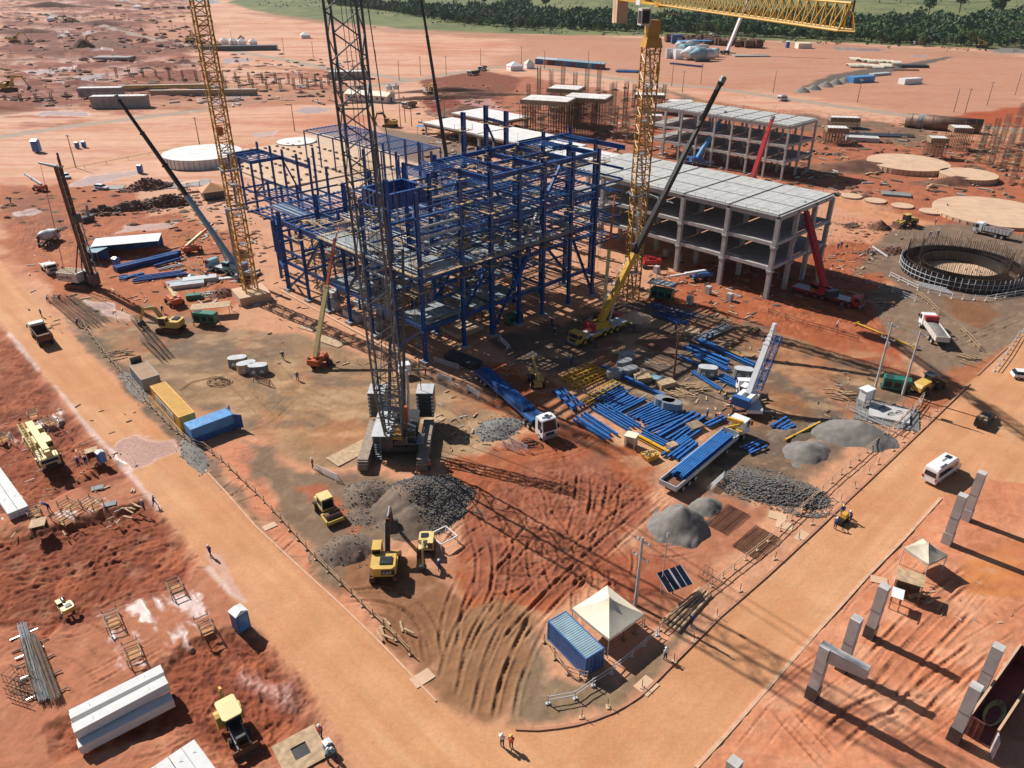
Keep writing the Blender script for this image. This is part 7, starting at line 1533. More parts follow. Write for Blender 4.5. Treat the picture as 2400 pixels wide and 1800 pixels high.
# ladder-like excavation frames
for i, (u, v, a_) in enumerate(((265, 1460, 35), (313, 1535, 35), (412, 1382, 35), (482, 1474, 35), (78, 975, 35), (116, 992, 60), (165, 1190, 60), (216, 1185, 60), (150, 1222, 60), (80, 1205, 40), (5, 1030, 60))):
 t = thing('pit_frame', 'timber ladder frame standing over a shallow pit on the dug ground', 'timber frame', at(u, v), R_(a_ - 90), 'timber frames over the shallow pits')
 mb = MB(); 
 for s in (-.7, .7): mb.beam((-1.5, s, .5), (1.5, s, .9), .09); mb.beam((-1.5, s, 0), (-1.5, s, 1.0), .08); mb.beam((1.5, s, 0), (1.5, s, 1.2), .08)
 for k in range(5): mb.beam((-1.5 + .75 * k, -.7, .52 + .1 * k), (-1.5 + .75 * k, .7, .52 + .1 * k), .09)
 mb.build('frame', 'woodd', t); mb = MB(); mb.box(-1.0, 1.0, -.55, .55, .02, .05); mb.build('pit_water', 'mudwater', t)
# plywood-lined square pit
t = thing('lined_pit', 'square plywood lid with a dark square hole at the bottom left of the road', 'pit cover', at(705, 1762), R_(35)); mb = MB()
for x0, x1, y0, y1 in ((-2, 2, -1.9, -.7), (-2, 2, .7, 1.9), (-2, -.7, -.7, .7), (.7, 2, -.7, .7)): mb.box(x0, x1, y0, y1, 0.1, .16)
mb.build('plywood_lid', 'wood', t); mb = MB(); mb.box(-.7, .7, -.7, .7, .02, .06); mb.build('hole_shade', 'black', t)  # black sheet stands in for the shade inside the hole
for i, (u, v) in enumerate(((229, 1145), (258, 1183))): slab_thing(['small drain grate in a pale slab above the pits', 'second drain grate in a pale slab near the two workers'][i], (u, v), 1.5, 1.0, .08, R_(25), 'dgrey', 'drain_grate', 'grate', .1)
# toilets
def toilet(label, px, hd, group='portable toilets', col='cblue', k=1):
 t = thing('portable_toilet', label, 'portable toilet', at(*px), hd, group); t.scale = (k, k, k); mb = MB(); mb.box(-.6, .6, -.6, .6, .05, 2.1); b = mb.build('cabin', col, t); mb = MB(); mb.add([(-.66, -.66, 2.1), (.66, -.66, 2.1), (.66, .66, 2.1), (-.66, .66, 2.1), (-.5, 0, 2.4), (.5, 0, 2.4)], [(0, 1, 5, 4), (1, 2, 5), (2, 3, 4, 5), (3, 0, 4), (3, 2, 1, 0)]); mb.build('roof', 'white', t); mb = MB(); mb.box(.6, .63, -.45, .45, .15, 1.95); mb.build('door', 'tarp', b)
for i, (u, v, a_, k) in enumerate(((567, 1470, -40, 1.15), (770, 1758, -50, .55), (240, 1082, -40, .8), (88, 355, 0, 1.9), (182, 347, 0, 1.0), (198, 345, 0, 1.0), (1845, 112, 0, 2.2), (275, 625, -20, 1.0), (330, 405, 0, 1.2))):
 toilet(['blue portable toilet with a white roof beside the puddle on the left road edge', 'small blue cabin beside the two green clad workers', 'blue cabin beside the plywood table at the washed road', 'lone grey blue cabin on the pale far left plain', 'left of two tiny cabins on the left plain', 'right of two tiny cabins on the left plain', 'lone dark blue cabin on the far red plain', 'blue portable toilet at the corner of the open shed', 'dark cabin by the fence of the left far road'][i], (u, v), R_(a_), k=k)
# small tables and huts
def table_hut(label, px, hd, L, W, H, roof, legs='woodd', walls=None, name='work_shelter'):
 t = thing(name, label, 'shelter', at(*px), hd); mb = MB(); mb.beam((-L / 2, 0, H), (L / 2, 0, H + .1), W, .08); mb.build('roof', roof, t)
 for x in (-L / 2 + .15, L / 2 - .15):
  for y in (-W / 2 + .15, W / 2 - .15): mb = MB(); mb.beam((x, y, 0), (x, y, H), .1); mb.build('post', legs, t)
 if walls: mb = MB(); mb.box(-L / 2 + .2, L / 2 - .2, W / 2 - .3, W / 2 - .2, 0, H * .9); mb.box(-L / 2 + .2, -L / 2 + .3, -W / 2 + .3, W / 2 - .3, 0, H * .9); mb.build('walls', walls, t)
 return t
table_hut('plywood shelter with a steep sandy roof among the precast pillars', (2122, 1392), R_(-30), 2.8, 2.2, 2.4, 'wood', walls='woodd')
table_hut('white tilted board over two buckets behind a precast pillar', (2095, 1420), R_(60), 1.6, 1.2, 1.8, 'white'); table_hut('dark plywood box shelter at the left edge of the dug ground', (97, 1248), R_(20), 1.8, 1.8, 1.5, 'wood', walls='dgrey')
table_hut('small plywood table by the washed road', (220, 1076), R_(30), 1.6, 1.3, 1.5, 'wood', walls='rust'); table_hut('open shed with a long white sheet roof left of the lift cranes', (305, 592), R_(16), 15, 6.5, 3.2, 'white', walls='cblue', name='open_shed')
table_hut('small pale blue hut left of the white roofed shed', (225, 612), R_(-12), 5, 4, 2.8, 'teal', walls='cblue', name='site_hut'); table_hut('slanted plywood roof behind the green generator', (498, 738), R_(12), 7.5, 3.0, 2.0, 'wood'); table_hut('slanted cream roof beside the brick coloured tent', (455, 445), R_(25), 4, 3, 2.6, 'slab'); table_hut('small blue sheet shelter behind the frame', (992, 312), R_(5), 5, 4, 2.8, 'tarp')
table_hut('plywood water tank stand near the sand coloured box', (1478, 1045), R_(-30), 1.8, 1.6, 1.9, 'tent', 'white', 'tent'); table_hut('cream sheet shelter among the left tanks', (432, 448), R_(30), 3.5, 2.6, 2.4, 'slab')
t = thing('tiled_hut', 'hut with an orange pyramid roof at the foot of the left tower crane', 'hut', at(500, 462), R_(30)); mb = MB(); mb.box(-3, 3, -3, 3, 0, 2.4); mb.build('walls', 'dgrey', t); mb = MB(); mb.add([(-3.6, -3.6, 2.4), (3.6, -3.6, 2.4), (3.6, 3.6, 2.4), (-3.6, 3.6, 2.4), (0, 0, 4.4)], [(0, 1, 4), (1, 2, 4), (2, 3, 4), (3, 0, 4), (3, 2, 1, 0)]); mb.build('roof', 'tile', t)
t = thing('welfare_building', 'long low white building with a cream roof behind the lattice boom', 'building', at(868, 236), R_(-24)); mb = MB(); mb.box(-12.5, 12.5, -3.6, 3.6, 0, 3.4); w_ = mb.build('walls', 'whited', t)
mb = MB(); mb.prof([(-4.4, 3.3), (4.4, 3.3), (0, 4.9)], -13, 13); o = mb.build('roof', 'tent', t); o.rotation_euler = (0, 0, math.pi / 2)
for i in range(7): mb = MB(); mb.box(-11 + i * 3.4, -9.8 + i * 3.4, -3.63, -3.6, 1.4, 2.4); mb.build('window', 'clothd', w_)
mb = MB(); mb.box(12.5, 12.55, -.7, .7, .1, 2.4); mb.build('door', 'clothd', w_)
for i, (u, v) in enumerate(((914, 238), (930, 236))):
 t = thing('water_tank', ['left water tank on a steel stand beside the welfare building', 'right water tank on a steel stand beside the welfare building'][i], 'water tank', at(u, v)); 
 for x, y in ((-1.3, -1.3), (1.3, -1.3), (1.3, 1.3), (-1.3, 1.3)): mb = MB(); mb.beam((x, y, 0), (x, y, 5.5), .22); mb.build('leg', 'lgrey', t)
 mb = MB(); mb.lathe((0, 0, 5.5), [(1.5, 0), (1.8, 1.6), (1.7, 1.9), (.5, 2.3)], 14); mb.build('tank', 'silver', t); mb = MB(); mb.lathe((0, 0, 7.8), [(.5, 0), (.4, .3)], 10); mb.build('lid', 'black', t)
# ================= fences, posts, barriers, kerbs =================
def fence(label, pts, mt='wood', h=1.1, gap=2.6, foot=True, name='timber_fence', rails=(1.05, .55), lean=.02, group=None):
 P = [at(*p) for p in pts]; t = thing(name, label, 'fence', P[0], 0, group); pr = None; o0 = P[0]; posts = []
 for a_, b_ in zip(P[:-1], P[1:]):
  L = (b_ - a_).length; n = max(1, round(L / gap))
  for k in range(n): posts.append(a_.lerp(b_, k / n))
 posts.append(P[-1]); rl = MB()
 for i, p in enumerate(posts):
  q = p - o0; tl = Vector((rng.uniform(-lean, lean) * 3, rng.uniform(-lean, lean) * 3, h + .1)); mb = MB(); mb.beam(q, q + tl, .09)
  if foot: mb.cbox(q + Vector((0, 0, .08)), (.42, .3, .18), rng.random())
  if len(posts) <= 100: mb.build('post', mt, t)
  if pr:
   for z in rails: rl.beam(pr[0] + pr[1] * (z / (h + .1)), q + tl * (z / (h + .1)), .05, .1)
  pr = (q, tl)
 rl.build('rails', mt, t); return t
fence('long timber fence along the left dirt road', [(195, 762), (240, 825), (290, 882), (340, 940), (400, 1005), (450, 1043), (480, 1052), (520, 1083), (600, 1160), (660, 1222), (740, 1312), (800, 1372), (850, 1422), (900, 1470), (962, 1535)], 'wood')
fence('long pale timber fence along the right dirt road', [(1545, 1478), (1640, 1398), (1720, 1335), (1800, 1270), (1880, 1195), (1970, 1112), (2050, 1045), (2110, 990), (2160, 937), (2195, 905)], 'slab')
fence('low rail fence curving in front of the blue container', [(1284, 1650), (1348, 1638), (1390, 1608), (1433, 1580), (1480, 1540), (1540, 1490)], 'lgrey'); fence('white rail fence curving below the rebar ring', [(2085, 648), (2150, 680), (2230, 700), (2310, 705), (2400, 690), (2440, 680)], 'white', rails=(1.05, .5)); fence('white rail fence crossing the gravel left of the ring', [(2032, 665), (2090, 685), (2145, 706)], 'lgrey'); fence('pale timber fence below the ring rails', [(2148, 692), (2175, 712), (2200, 738)], 'wood')
fence('thin wire fence along the gravel behind the laydown yard', [(1800, 735), (1880, 762), (1960, 785), (2010, 800)], 'rebar', foot=False, gap=4); fence('timber barrier behind the white dump truck', [(2250, 775), (2275, 800), (2294, 822)], 'wood'); fence('white rail barrier by the road at the far right', [(2330, 870), (2360, 830), (2385, 790), (2420, 760)], 'lgrey')
fence('wire fence along the far right track', [(1975, 497), (2060, 505), (2150, 530), (2250, 552)], 'whited', gap=6, foot=False, rails=()); fence('wire fence along the left far road', [(145, 405), (250, 385), (350, 365), (430, 352), (520, 352)], 'rebar', gap=8, foot=False, rails=(1.0,)); fence('rail fence around the transformer pad', [(1985, 962), (2030, 985), (2100, 1018), (2130, 985), (2160, 945)], 'lgrey', gap=2.4, foot=False, h=1.6)
fence('timber handrail along the blue container', [(1275, 1505), (1300, 1545), (1330, 1580), (1358, 1590), (1375, 1592)], 'wood'); fence('timber handrail beside the tent and generator', [(1418, 1528), (1460, 1500), (1510, 1468)], 'woodd', gap=2)
bl_ = [(1363, 1683), (1425, 1658), (1505, 1612), (1580, 1552), (1626, 1503), (1680, 1446), (1734, 1386), (1816, 1311), (1872, 1264), (1903, 1229), (1935, 1202), (1970, 1176), (2003, 1143), (2036, 1110), (2058, 1088), (2093, 1056), (2116, 1036), (2139, 1014), (2176, 983), (2196, 964), (2232, 930)]
mb = MB(); mb.beam((0, 0, 0), (0, 0, 1.15), .06); mb.cbox((0, 0, .08), (.5, .35, .18)); pm = mb
first = None
for i, (u, v) in enumerate(bl_):
 if first is None: first = thing('marker_post', 'short rusty marker post in a concrete foot along the right road kerb', 'post', at(u, v), 0, 'marker posts along the kerb'); a_ = MB(); a_.beam((0, 0, 0), (.05, .03, 1.15), .06); a_.build('stake', 'rust', first); a_ = MB(); a_.cbox((0, 0, .08), (.5, .35, .18)); a_.build('foot', 'slab', first)
 else: dup(first, at(u, v), rng.uniform(0, 3))
def kerb(name, pts, mt, w=.3, h=.16):
 P = [at(*p) for p in pts]; mb = MB()
 for a_, b_ in zip(P[:-1], P[1:]): mb.beam(a_ + Vector((0, 0, h / 2)), b_ + Vector((0, 0, h / 2)), w, h)
 o = mb.build(name, mt); o['kind'] = 'structure'
dm('kerbm', 'dusty_kerb_concrete', (.40, .19, .11), .9, 0, .15, 1.2); dm('kerbl', 'pale_kerb', (.55, .34, .22), .9, 0, .15, 1.2)
kerb('road_kerb', [(1208, 1709), (1260, 1711), (1308, 1706), (1350, 1699), (1390, 1688), (1432, 1672), (1471, 1651), (1500, 1631), (1525, 1609), (1580, 1553), (1688, 1445), (1797, 1350), (1900, 1255), (2000, 1160), (2100, 1066), (2200, 970), (2272, 900)], 'kerbm'); kerb('road_edging', [(461, 1080), (530, 1155), (600, 1235), (700, 1328), (800, 1419), (900, 1516), (947, 1565), (1022, 1644)], 'kerbl', .2, .1)
kerb('road_edging', [(2205, 1168), (2120, 1262), (2031, 1352), (1920, 1475), (1800, 1612), (1700, 1725), (1631, 1800)], 'kerbl', .35, .12); kerb('road_edging', [(2290, 880), (2330, 842), (2360, 815)], 'kerbm', .25, .14)
for i, (p, q, mt) in enumerate((((744, 1106), (792, 1128), 'white'), ((1096, 916), (1124, 933), 'white'), ((1028, 888), (1058, 900), 'white'), ((1664, 1150), (1695, 1122), 'white'), ((1172, 800), (1192, 820), 'white'), ((1180, 1050), (1215, 1062), 'lgrey'), ((1195, 1040), (1235, 1060), 'lgrey'), ((598, 893), (635, 905), 'rust'), ((1075, 868), (1020, 850), 'lgrey'))):
 P, Q = at(*p), at(*q); t = thing('crowd_barrier', ['white slatted barrier left of the black gravel heap', 'white barrier at the edge of the yard by the blue trailer', 'white barrier near the front corner of the blue frame', 'white barrier beside the coarse stone heap', 'white barrier under the blue frame edge', 'grey barrier beside the coil of hose', 'second grey barrier near the white tractor truck', 'low rusty frame right of the round weights', 'long pale rail on the ground by the frame corner'][i], 'barrier', (P + Q) / 2, head(P, Q), 'slatted barriers'); L = (P - Q).length; mb = MB()
 for k in range(5): mb.beam((-L / 2, 0, .25 + k * .22), (L / 2, 0, .25 + k * .22), .05, .1)
 mb.build('slats', mt, t)
 for s in (-1, 1): mb = MB(); mb.beam((s * L / 2, -.45, 0), (s * L / 2, 0, 1.25), .08); mb.beam((s * L / 2, .45, 0), (s * L / 2, 0, 1.25), .08); mb.build('leg', mt, t)
# ================= poles =================
def power_pole(label, base, top=None, h=11, arms=2, near=True, col='conc', group=None, hd=.75):
 t = thing('power_pole', label, 'pole', at(*base), hd, group); mb = MB(); mb.tube((0, 0, 0), (0, 0, h), .22 if near else .2, 8, r2=.13); mb.build('pole', col, t)
 for k in range(arms): mb = MB(); z = h - .5 - k * 2.2; mb.beam((0, -1.1, z), (0, 1.1, z), .12, .14); [mb.lathe((0, y, z + .07), [(.06, 0), (.08, .12), (.04, .25)], 6) for y in (-1, -.45, .45, 1)]; mb.build('crossarm', 'lgrey', t)
 return t
power_pole('concrete power pole with two crossarms behind the cream tent', (1489, 1418), h=9.6); t = power_pole('left concrete power pole with a transformer by the green generator', (2044, 935), h=13.5); mb = MB(); mb.lathe((.45, 0, 9), [(.3, 0), (.34, .1), (.34, 1.0), (.2, 1.1)], 12); mb.build('transformer', 'silver', t)
power_pole('right concrete power pole standing in front of the yellow loader', (2115, 925), h=11.5); power_pole('single rusty post in the middle of the laydown yard', (1577, 898), h=9.5, arms=0, col='rust')
fp = None
for u, v in ((152, 41), (178, 45), (206, 50), (241, 47), (332, 70), (374, 75), (404, 69), (437, 70), (545, 105), (666, 125), (735, 137), (883, 160), (936, 190), (986, 177), (1046, 176), (1127, 156), (691, 309), (706, 220), (939, 298), (950, 287), (965, 297), (1042, 282), (1222, 150), (1276, 162), (1378, 163), (1574, 202), (1642, 197), (1599, 217), (1812, 217), (2009, 240), (2235, 263), (2261, 266), (2313, 247), (2379, 222), (178, 393), (469, 345), (271, 55), (120, 30), (2220, 120), (2375, 125)):
 if fp is None: fp = power_pole('thin utility pole standing on the far plains', (u, v), h=11, arms=1, near=False, col='woodd', group='thin utility poles on the far plains')
 else: dup(fp, at(u, v), rng.uniform(.2, 1.2))
# solar panels
t = thing('solar_panel', 'pair of tilted solar panels on a mast near the grey sand heap', 'solar panel', at(1576, 1392), R_(25)); 
for s in (-1, 1): mb = MB(); mb.beam((s * .85, -1.2, 1.9), (s * .85, 1.2, 2.7), 1.6, .05); pn_ = mb.build('panel', 'solar', t); mb = MB(); [mb.beam((s * .85 + k * .78, -1.22, 1.92), (s * .85 + k * .78, 1.22, 2.72), .06, .08) for k in (-1, 0, 1)]; mb.build('panel_frame', 'lgrey', pn_)
mb = MB(); mb.tube((0, 0, 0), (0, 0, 2.2), .08, 6); mb.beam((-1.4, 0, 2.2), (1.4, 0, 2.2), .08); mb.build('stand', 'dgrey', t); mb = MB(); mb.tube((-1.2, .6, 0), (-1.2, .6, 8.5), .06, 6); mb.cbox((-1.2, .6, 8.5), (.3, .3, .5)); mb.build('camera_mast', 'lgrey', t)
for i in range(5): mb = MB(); mb.tube((-3.6, 0, .2), (3.6, 0, .2), .17, 8); o = mb.build('timber_log', 'wood'); o.location = at(1597 + 0, 1420) + VA * (-.42 * i) + Vector((0, 0, .05)); o.rotation_euler = (0, 0, AZ + .02 * i); tag(o, 'long round log in the row beside the right fence near the tent', 'log', 'round logs in a row')
# rebar cages and bundles
def cage(label, p, q, w=.8, mt='rebar', group=None, z=.1):
 P, Q = at(*p), at(*q); L = (P - Q).length; mb = MB()
 for y in (-w / 2, w / 2):
  for z_ in (.1, w): mb.tube((-L / 2, y, z_), (L / 2, y, z_), .045, 4)
 for k in range(int(L / .5)):
  x = -L / 2 + .25 + k * .5
  for a_, b_ in (((x, -w / 2, .1), (x, w / 2, .1)), ((x, w / 2, .1), (x, w / 2, w)), ((x, w / 2, w), (x, -w / 2, w)), ((x, -w / 2, w), (x, -w / 2, .1))): mb.tube(a_, b_, .025, 3, caps=False)
 o = mb.build('rebar_cage', mt); o.location = (P + Q) / 2 + Vector((0, 0, z)); o.rotation_euler = (0, 0, head(P, Q)); tag(o, label, 'rebar cage', group or label)
for p, q, lab in (((118, 705), (190, 765), 'a'), ((130, 700), (215, 768), 'a'), ((150, 698), (235, 766), 'a'), ((165, 700), (252, 755), 'a')): cage('long rebar cage on trestles by the workers at the upper left fence', p, q)
for p, q in (((312, 750), (388, 842)), ((322, 748), (400, 840)), ((335, 800), (385, 850))): cage('long rebar cage lying on the gravel above the grey hut', p, q)
for i, (p, q) in enumerate((((54, 1467), (108, 1651)), ((78, 1494), (138, 1648)), ((60, 1500), (95, 1640)))):
 P, Q = at(*p), at(*q); L = (P - Q).length; mb = MB()
 for k in range(46): y = rng.uniform(-.45, .45); z = rng.uniform(.3, .75); mb.tube((-L / 2 + rng.random() * .5, y, z), (L / 2 - rng.random() * .5, y + rng.uniform(-.08, .08), z), .022, 3)
 for k in range(4): mb.beam((-L / 2 + L * (k + .5) / 4, -1.4, .15), (-L / 2 + L * (k + .5) / 4, 1.2, .15), .12)
 o = mb.build('rebar_bundle', 'galv' if i == 0 else 'rebar'); o.location = (P + Q) / 2; o.rotation_euler = (0, 0, head(P, Q)); tag(o, ['thick silvery bundle of rebar at the lower left', 'slimmer rebar bundle right of the silvery one', 'rusty rebar bundle left of the silvery one'][i], 'rebar bundle')
cage('low rebar cage frame at the lower left edge', (20, 1590), (85, 1610), 1.2); cage('second low rebar cage frame at the lower left edge', (25, 1620), (80, 1640), 1.0); cage('coiled rusty cage near the logs and solar panels', (1640, 1345), (1672, 1365), 1.1)
# yellow pipe, hoses
mb = MB(); mb.tube((-6, 0, .3), (6, 0, .3), .16, 8); mb.beam((-6.3, -1, .3), (-6.3, 1, .3), .2); mb.box(5.9, 6.4, -.4, .4, 0, .9); o = mb.build('yellow_pipe', 'yellow'); o.location = at(2073, 788); o.rotation_euler = (0, 0, head(at(2030, 770), at(2116, 806))); tag(o, 'thin yellow pipe boom on the red soil before the white dump truck', 'pipe')
def hose_t(label, px, r, mt, n=6, name='hose_coil'):
 mb = MB()
 for k in range(n): cx, cy = rng.uniform(-.6, .6), rng.uniform(-.5, .5); rr = r * rng.uniform(.6, 1.1); mb.path([(cx + math.cos(a_ * .6) * rr, cy + math.sin(a_ * .6) * rr * .7, .08 + .07 * k) for a_ in range(12)], .06, 4)
 o = mb.build(name, mt); o.location = at(*px); tag(o, label, 'hose')
hose_t('tangled coil of black hose left of the white tractor truck', (1245, 1043), 1.2, 'black'); hose_t('loose coil of orange hose on the gravel above the yellow container', (512, 895), 1.8, 'wood', 5)
mb = MB(); mb.path([tuple(at(u, v, .06)) for u, v in ((420, 915), (450, 895), (480, 888), (520, 885), (545, 893))], .06, 4); o = mb.build('hose_line', 'wood'); tag(o, 'thin pale hose running to the orange coil', 'hose')
# skip, tanks, square frame
t = thing('waste_skip', 'small yellow skip full of scrap beside the sand coloured box', 'skip', at(1522, 1075), R_(30)); mb = MB(); mb.prof([(-1.1, .9), (-.8, .1), (.8, .1), (1.1, .9)], -.8, .8); mb.build('bin', 'yellow', t); mb = MB(); [mb.cbox((rng.uniform(-.8, .8), rng.uniform(-.6, .6), .95), (.8, .1, .08), rng.uniform(0, 3)) for _ in range(16)]; mb.build('scrap', 'woodd', t)
t = thing('white_box', 'white metal box on legs under the lattice boom near the frame corner', 'box', at(948, 880), R_(20)); mb = MB(); mb.box(-1, 1, -.8, .8, .8, 2.3); mb.build('box', 'white', t); mb = MB(); [mb.beam((x, y, 0), (x, y, .8), .1) for x in (-.9, .9) for y in (-.7, .7)]; mb.build('legs', 'dgrey', t)
t = thing('square_frame', 'white square pipe frame standing on the black gravel heap foot', 'frame', at(1040, 1272), R_(40)); mb = MB(); c4 = [(-1.2, -1.2), (1.2, -1.2), (1.2, 1.2), (-1.2, 1.2)]
for i in range(4): mb.beam((*c4[i], 1.2), (*c4[(i + 1) % 4], 1.2), .12); mb.beam((*c4[i], 0), (*c4[i], 1.2), .1)
mb.build('pipe_frame', 'white', t)
t = thing('meter_cabinet', 'white electric cabinet on legs beside the concrete transformer pad', 'cabinet', at(2023, 950), R_(30)); mb = MB(); mb.box(-.9, .9, -.6, .6, 1.2, 3.0); mb.build('cabinet', 'white', t); mb = MB(); mb.box(-1.1, 1.1, -.8, .8, 3.02, 3.12); mb.build('roof', 'white', t); mb = MB(); [mb.beam((x, y, 0), (x, y, 1.2), .12) for x in (-.8, .8) for y in (-.5, .5)]; mb.build('legs', 'conc', t)
t = thing('transformer_pad', 'raised concrete pad with dark cable loops inside the rail fence', 'concrete pad', at(2078, 972), R_(-25)); mb = MB(); mb.box(-4.6, 4.6, -3.6, 3.6, 0, .12); mb.build('gravel_bed', 'grav', t); mb = MB(); mb.box(-2.6, 3.2, -2.2, 2.2, .12, .5); mb.build('slab', 'conc', t); mb = MB(); [mb.path([(x + math.cos(a_) * .5, y + math.sin(a_ * 1.3) * .5, .55 + .2 * abs(math.sin(a_))) for a_ in range(7)], .06, 4) for x, y in ((-.8, .8), (.5, -.6), (1.6, .4))]; mb.build('cable_loops', 'black', t)
for i, (u, v, L, W, H) in enumerate(((415, 668, 5, 2, .8), (440, 672, 7, 2.2, .9), (470, 660, 7, 2.4, 1.0), (520, 655, 8, 1, .3), (455, 700, 3, 1.4, 1.0))): slab_thing(['grey sheet metal unit left in the row of tanks', 'grey sheet metal unit in the middle of the row of tanks', 'pale tank unit at the right of the row', 'white steel channel near the teal crane', 'green tank beside the plywood roof'][i], (u, v), L, W, H, R_(20), ['grey', 'silver', 'lgrey', 'white', 'green'][i], 'sheet_metal_unit', 'unit')
t = thing('blue_tank', 'round blue tank standing beside the silver units', 'tank', at(450, 655)); mb = MB(); mb.lathe((0, 0, 0), [(.7, 0), (.8, .9), (.75, 1.0), (.2, 1.3)], 14); mb.build('tank', 'teal', t)
mb = MB(); mb.beam((0, 0, 0), (0, 0, 16), .6, .6); mb.cbox((0, 0, .6), (1.6, 1.6, 1.4)); o = mb.build('steel_upright', 'grey'); o.location = at(562, 655); tag(o, 'lone grey column on a concrete foot left of the tower crane mast', 'column')
# traffic cone-ish barrier orange and small box under frame
slab_thing('low platform of grey shutters at the foot of the front frame corner', (1085, 850), 7, 2.4, 1.1, R_(-40), 'dgrey', 'shutter_stack', 'formwork'); slab_thing('grey shutter panels stacked beside the blue trailer head', (1150, 1000), 2, 2, .4, R_(20), 'bag', 'shutter_stack', 'formwork'); slab_thing('stack of brown shutters on the laydown gravel', (1535, 890), 3.4, 1.6, .5, R_(-30), 'teal', 'shutter_stack', 'formwork'); slab_thing('pile of boards beside the teal shutter', (1560, 905), 3.0, 1.8, .9, R_(25), 'wood', 'board_stack', 'timber')
slab_thing('wooden crate frame on the gravel left of the teal shutter', (1505, 892), 2.6, 2.2, 1.0, R_(15), 'wood', 'wooden_crate', 'crate'); slab_thing('wooden crate full of fittings by the loaded truck', (1628, 1005), 2.2, 1.8, .8, R_(30), 'woodd', 'wooden_crate', 'crate'); slab_thing('open wooden crate near the end of the yellow beam', (1575, 1050), 1.4, 1.2, .7, R_(30), 'wood', 'wooden_crate', 'crate'); slab_thing('timber mat stack behind the silver blue beams', (1618, 782), 3.2, 2.4, .7, R_(-10), 'wood', 'board_stack', 'timber')
HAZE = 0.00004
# ================= heaps of gravel, soil and sand =================
def heap(label, px, rx, ry, h, mt, hd=0.0, seed=1, n=46, stones=0, ssz=.3, peaks=None, name='gravel_heap', rough=.26, zoff=-.12, smt='grav', sharp=1.25, xmin=-2):
 c = at(*px); vs = []; r_ = random.Random(seed); xs = np.linspace(-1.25, 1.25, n); X, Y = np.meshgrid(xs, xs)
 nz = fbm(X * rx + seed * 31, Y * ry, max(rx, ry) * .45, 4, seed); n2 = fbm(X * rx + seed * 7, Y * ry, .9, 3, seed + 3)
 Z = np.zeros(X.shape)
 for (px_, py_, s_, hh) in (peaks or [(0, 0, 1, 1)]):
  d = np.hypot((X - px_) / s_, (Y - py_) / s_) * (1 + (nz - .5) * .7); Z = np.maximum(Z, hh * np.clip(1 - d, -.2, 1) ** 1.0 if False else hh * np.clip(1 - np.abs(d) ** sharp, -.15, 1))
 Z = Z * h + (nz - .5) * rough * h + (n2 - .5) * rough * .9; Z = np.where(np.hypot(X, Y) > 1.22, -.3, Z) + zoff
 vs = [(float(X[i, j] * rx), float(Y[i, j] * ry), float(Z[i, j])) for i in range(n) for j in range(n)]
 fs = [(i * n + j, i * n + j + 1, (i + 1) * n + j + 1, (i + 1) * n + j) for i in range(n - 1) for j in range(n - 1)]
 mb = MB(); mb.add(vs, fs); o = mb.build(name, mt, None, True); o.location = (c.x, c.y, 0); o.rotation_euler = (0, 0, hd); tag(o, label, 'gravel heap' if 'soil' not in name else 'soil heap')
 if stones:
  mb = MB()
  for q_ in range(stones):
   mb.mi = q_ % 3 == 0
   i = r_.randrange(1, n - 1); j = r_.randrange(1, n - 1)
   if X[i, j] + .3 * Y[i, j] < xmin + r_.uniform(-.25, .25): continue
   if Z[i, j] < -.05: 
    if r_.random() < .8 or Z[i, j] < -.25: continue
   p = Vector((X[i, j] * rx + r_.uniform(-.2, .2), Y[i, j] * ry + r_.uniform(-.2, .2), max(Z[i, j], 0) + .03)); s_ = ssz * r_.uniform(.4, 1.1)
   v8 = [p + Vector((a * s_ * r_.uniform(.3, .6), b * s_ * r_.uniform(.3, .6), c_ * s_ * r_.uniform(.25, .5))) for c_ in (-1, 1) for a, b in ((-1, -1), (1, -1), (1, 1), (-1, 1))]
   mb.add(v8, [(0, 3, 2, 1), (4, 5, 6, 7), (0, 1, 5, 4), (1, 2, 6, 5), (2, 3, 7, 6), (3, 0, 4, 7)])
  tag(mb.build('stones', [smt, 'grav' if smt != 'grav' else 'gravb'], o), kind='stuff')
 return o
dm('gravd', 'dark_crushed_stone', (.10, .098, .10), .9, 0, .5, 3.0, bump=.8); dm('gravl', 'light_crushed_stone', (.27, .255, .235), .9, 0, .35, 3.0, bump=.6); dm('gravlf', 'light_stone_bed', (.17, .16, .145), .95, 0, .3, 1.5, bump=.6)
heap('big black heap of crushed stone in front of the crawler crane', (990, 1192), 6.6, 5.6, 3.4, 'gravb', .3, 3, 54, 8000, .17, smt='gravd', xmin=-.15, peaks=[(0, .25, 1, 1), (-.2, -.35, .75, .55)])
heap('brown grey gravel spread left of the black stone heap', (860, 1185), 4.2, 4.4, 1.9, 'gravb', .8, 8, 44, 500, .2, smt='grav', peaks=[(.3, .3, .9, 1), (-.3, -.3, .7, .3)])
heap('low brown heap beside the excavator at the lower left of the yard', (812, 1290), 3.8, 3.0, 1.6, 'gravb', .4, 5, 40, 160, .16)
heap('grey sand heap with a sharp ridge near the solar panels', (1597, 1238), 4.3, 4.0, 3.3, 'gravf', .2, 9, 50, 0, peaks=[(0, .1, 1, 1)], rough=.13, sharp=1.0)
heap('smaller grey sand heap behind the ridged sand heap', (1656, 1188), 2.6, 2.2, 1.5, 'gravf', .5, 12, 36, 0, sharp=1.0)
heap('wide low heap of coarse pale stone behind the crowd barrier', (1812, 1148), 7.2, 3.7, 1.7, 'gravd', R_(-30), 14, 54, 5000, .26, smt='grav')
heap('dark grey aggregate heap against the right fence', (2000, 1022), 6.2, 4.2, 2.4, 'gravf', R_(-30), 17, 50, 0, peaks=[(.1, .2, .9, 1), (-.3, -.2, .8, .6)], rough=.25)
